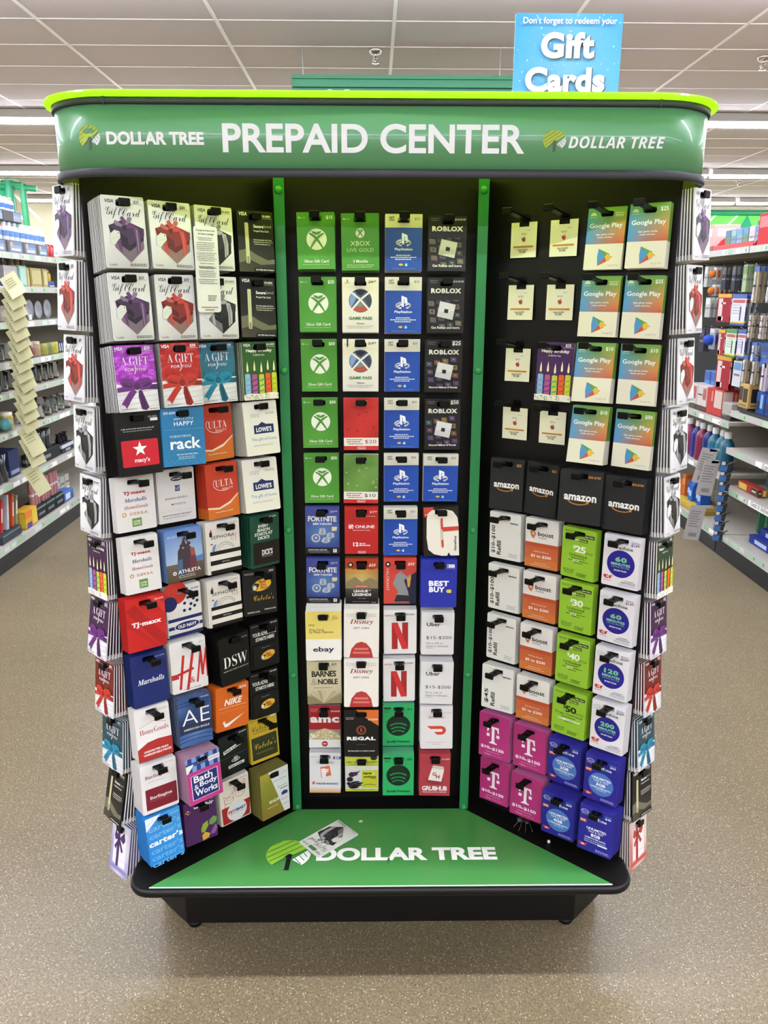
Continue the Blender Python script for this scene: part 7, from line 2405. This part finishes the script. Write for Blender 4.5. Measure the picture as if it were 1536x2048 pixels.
for i in range(4):
    a = 3.60 + .075 * i
    m = MB()
    x0, x1 = RS.X(.05 + .02 * (i % 2)), RS.X(.12 + .02 * (i % 2))
    m.loft([[(x0, a, .188), (x1, a, .188), (x1, a + .065, .188), (x0, a + .065, .188)], [(x0 + .005, a + .003, .29), (x1 - .005, a + .003, .29), (x1 - .005, a + .062, .29), (x0 + .005, a + .062, .29)],
            [(x0 + .03, a + .004, .33), (x1 - .03, a + .004, .33), (x1 - .03, a + .061, .33), (x0 + .03, a + .061, .33)]], MATTE, ('2c5cb0', '2450a4', '3064b8', '2a58a8')[i])
    m.poly([(x0 - .001, a + .055, .22), (x0 - .001, a + .01, .22), (x0 - .001, a + .01, .26), (x0 - .001, a + .055, .26)], INK, 'a8c4e4')
    tag(m.build('soft_packet', MATTE, origin=(x0, a, .188)), 'blue pouch standing in the yellow tray, ' + ('nearest', 'second', 'third', 'farthest')[i], 'packet')
for i in range(2):
    carton(RS, 3.91 + .06 * i, 3.965 + .06 * i, .188 if i == 0 else .14, .15, .06, .14, 'c8682c', ('nearer' if i == 0 else 'farther') + ' orange pouch behind the blue pouches', 'packet', 'soft_packet', ((.1, .5, .9, .8, 'd88a4c'),))
for i in range(3):
    bottle(RS, 3.12 - .095 * i, .26, .15, .05, .20, '1f7a50', 'd8d8d0', 'green bottle at the back of the near bottom shelf', group='green bottles on the near bottom shelf', clear=True)
for i, (a, z, d) in enumerate(((2.70, .15, .08), (2.62, .15, .18), (2.66, .20, .12))):
    carton(RS, a, a + .24, z, .048, d, d + .07, '2c3f98', 'blue toothpaste box on the near bottom shelf, ' + ('front', 'rear', 'topmost')[i], bands=((.1, .25, .7, .75, 'b8c4e0'), (.0, .85, 1, 1, '1c2a6c')))

# right clip strip
t = empty('clip_strip', (2.085, 3.18, .90))
tag(t, 'clear clip strip hanging from the right shelf joint', 'clip strip')
m = MB()
m.box(2.078, 3.179, .10, 2.092, 3.181, .89)
m.box(2.078, 3.17, .870, 2.1255, 3.19, .885)
m.build('strip', CLEAR, t)
for i, (x, z, a, y) in enumerate(((2.02, .655, 12, 3.175), (2.035, .585, 8, 3.165), (1.985, .30, 7, 3.17))):
    m = MB()
    V = rrect(-.05, -.21 + .0, .05, .01, .01)
    m.loft([[(p, -.001, q) for p, q in V], [(p, .001, q) for p, q in V]], MATTE, 'b4b0ac')
    for k in range(7):
        m.poly([(-.038, -.0016, -.03 - .016 * k), (.03 - .008 * (k % 3), -.0016, -.03 - .016 * k), (.03 - .008 * (k % 3), -.0016, -.024 - .016 * k), (-.038, -.0016, -.024 - .016 * k)], INK, '88847f')
    for k in range(7):
        m.poly([(-.02 + .007 * k, -.0016, -.19), (-.017 + .007 * k, -.0016, -.19), (-.017 + .007 * k, -.0016, -.165), (-.02 + .007 * k, -.0016, -.165)], INK, '3a3836')
    m.xform(Matrix.Translation((x, y, z)) @ Matrix.Rotation(math.radians(a), 4, 'Y'))
    m.box(x, y - .001, z - .008, 2.079, 3.1795, z + .008, MATTE, 'b4b0ac')
    tag(m.build('hanging_card', MATTE, origin=(x, y, z)), 'grey carded pack seen from behind on the right strip, ' + ('topmost', 'middle', 'lowest')[i] + ' of three', 'packet')
for i in range(8):
    z = .60 - .062 * i
    m = MB()
    m.box(2.075, 3.10, z - .055, 2.135, 3.112, z, MATTE, '3d3b3e')
    m.box(2.072, 3.095, z - .06, 2.11, 3.10, z - .025, MATTE, '4a78b8')
    m.box(2.072, 3.094, z - .022, 2.09, 3.10, z - .004, MATTE, 'd8d6d2')
    m.tube([(2.09, 3.098, z - .03), (2.145, 3.09, z + .015)], .004, MATTE, '5a5a60', n=6)
    m.xform(Matrix.Translation((2.1, 3.1, z)) @ Matrix.Rotation(math.radians(10), 4, 'Y') @ Matrix.Translation((-2.1, -3.1, -z)))
    tag(m.build('blue_brush_pack', MATTE, origin=(2.1, 3.1, z)), 'small blue-ended brush pack in the column on the right strip', 'packet', 'brush packs on the right clip strip')

# ---- overhead
green_sign = mat('sign_green', '2f7d55', .5)
t = empty('hanging_sign', (.18, 4.5, ZC))
tag(t, 'green hanging store sign partly hidden behind the display header', 'sign')
m = MB()
m.box(-.57, 4.52, 2.32, .94, 4.58, 2.94)
m.build('board', mat('sign_green_dark', '2f6e58', .5), t)
m = MB()
for z0, z1, y in ((2.988, 3.012, 4.49), (2.972, 2.988, 4.505), (2.938, 2.972, 4.495)):
    m.box(-.575, y, z0, .945, 4.60, z1)
m.box(.90, 4.497, 2.32, .945, 4.6, 2.912)
m.build('frame', green_sign, t)
m = MB()
V, F = text_polys('N', -.255, 2.832, .15, .19, 'h')
m.raw([(x, 4.518, y) for x, y in V], F, MATTE, '9fd4b8')
m.lathe([(.155, 4.519), (.155, 4.512)], .60, 2.755, MATTE, 'dfe4dc', n=30, axis='y', smooth=False)
m.v = [(x, y, z) for x, y, z in m.v]
m.build('lettering', MATTE, t)
for x in (-.5, .86):
    m = MB()
    m.tube([(x, 4.55, 3.0), (x, 4.55, ZC)], .004, n=6)
    m.build('hanger', mat('hanger_wire', 'b0b0ac', .4, .8), t)
# its lathe turns about (x, z): keep the disc upright
m = MB()
m.box(5.22, 9.0, 2.62, 6.4, 9.06, 2.93)
m.box(5.27, 8.99, 2.72, 5.6, 9.0, 2.84, MATTE, 'dfe4dc')
tag(m.build('hanging_sign', green_sign, origin=(5.8, 9.03, 2.93)), 'dark green sign end at the far right edge under the ceiling', 'sign')

chrome = mat('chrome', 'c4c0ba', .18, 1.0)
for i, (x, y) in enumerate(((0.0, 4.62), (2.76, 4.72), (5.35, 10.9), (4.2, 11.6))):
    t = empty('sprinkler_head', (x, y, ZC))
    tag(t, ('chrome ceiling sprinkler above the green hanging sign', 'chrome ceiling sprinkler at the upper right', 'distant ceiling sprinkler right of the right card rack', 'farther small ceiling sprinkler by the far lights')[i], 'sprinkler')
    m = MB()
    m.lathe([(.045, ZC - .001), (.047, ZC - .006), (.03, ZC - .028), (.024, ZC - .03)], x, y, n=18)
    m.build('cup', chrome, t)
    m = MB()
    m.lathe([(.012, ZC - .028), (.012, ZC - .05), (.006, ZC - .052), (.006, ZC - .08)], x, y, n=10)
    for s in (-1, 1):
        m.tube([(x + .014 * s, y, ZC - .045), (x + .02 * s, y, ZC - .06), (x + .004 * s, y, ZC - .082)], .003, n=6)
    m.build('frame', chrome, t)
    m = MB()
    m.lathe([(.004, ZC - .08), (.024, ZC - .082), (.024, ZC - .0845), (.004, ZC - .086)], x, y, n=14)
    m.build('deflector', chrome, t)


# striped frieze on the back wall and on the left partition
def frieze(name, x0, x1, y, z0, z1, label):
    r = empty(name, ((x0 + x1) / 2, y, z0))
    tag(r, label, 'wall frieze')
    m = MB()
    m.box(x0, y - .02, z0, x1, y, z1, MATTE, '6fdc5c')
    q = y - .021
    x = x0 + .2
    k = 0
    hgt = z1 - z0
    while x < x1 - hgt - .2:
        if k % 4 == 3:
            m.poly([(x, q, z0), (x + hgt * 1.1, q, z0), (x + hgt * .55, q, z1)], MATTE, '2f9a6c')
            x += hgt * .6
        m.poly([(x, q - .001, z0), (x + .05, q - .001, z0), (x + .05 + hgt, q - .001, z1), (x + hgt, q - .001, z1)], MATTE, 'eef0dc')
        x += .42
        k += 1
    m.build('panel', MATTE, r)
    for z in (z1, z0):
        m = MB()
        m.tube([(x0, y - .05, z + .03), (x1, y - .05, z + .03)], .05, n=10)
        m.build('rail', mat('teal_tube', '2f9a68', .4), r)
    return r


frieze('wall_frieze', -4.6, 9.8, YB - .31, 2.55, 3.05, 'lime frieze with white diagonal stripes along the back wall')
mb = MB()
mb.box(-XW, 11.05, 0, -5.28, 11.2, ZC, wall_m)
structure(mb.build('wall_partition', wall_m))
r = frieze('wall_frieze', -9.6, -5.30, 11.04, 2.62, 3.06, 'lime and green striped frieze on the left partition')
m = MB()
m.box(-6.15, 11.012, 2.62, -5.35, 11.017, 3.05, MATTE, '2f9f70')
for k in range(4):
    a = -6.1 + .24 * k
    m.poly([(a, 11.01, 3.05), (a + .05, 11.01, 3.05), (a + .47, 11.01, 2.62), (a + .42, 11.01, 2.62)], MATTE, 'eef0dc')
m.build('corner_panel', MATTE, r)
for i, (x, z0, z1) in enumerate(((-5.33, 2.5, 3.17), (-5.13, 2.30, 3.12))):
    m = MB()
    m.tube([(x, 10.96, z0), (x, 10.96, z1)], .06 if i == 0 else .045, n=12)
    m.tube([(x - .1, 10.96, z1 - .04), (x + .2, 10.96, z1 - .07)], .04, n=10)
    o = m.build('corner_tube', mat('teal_tube', '2f9a68', .4), r)
m = MB()
m.p = None
m.poly([(-5.78, 11.03, 2.62), (-5.60, 11.03, 2.30), (-5.52, 11.03, 2.12), (-5.42, 11.03, 2.10), (-5.40, 11.03, 2.45), (-5.50, 11.03, 2.58)], MATTE, 'e8703c')
m.loft([[(-5.8, y, 2.60), (-5.62, y, 2.28), (-5.52, y, 2.08), (-5.40, y, 2.06), (-5.38, y, 2.46), (-5.5, y, 2.60)] for y in (11.035, 11.045)], MATTE, 'e8703c')
tag(m.build('wall_poster', MATTE, origin=(-5.6, 11.04, 2.1)), 'orange cut-out poster on the left partition above the shelves', 'poster')
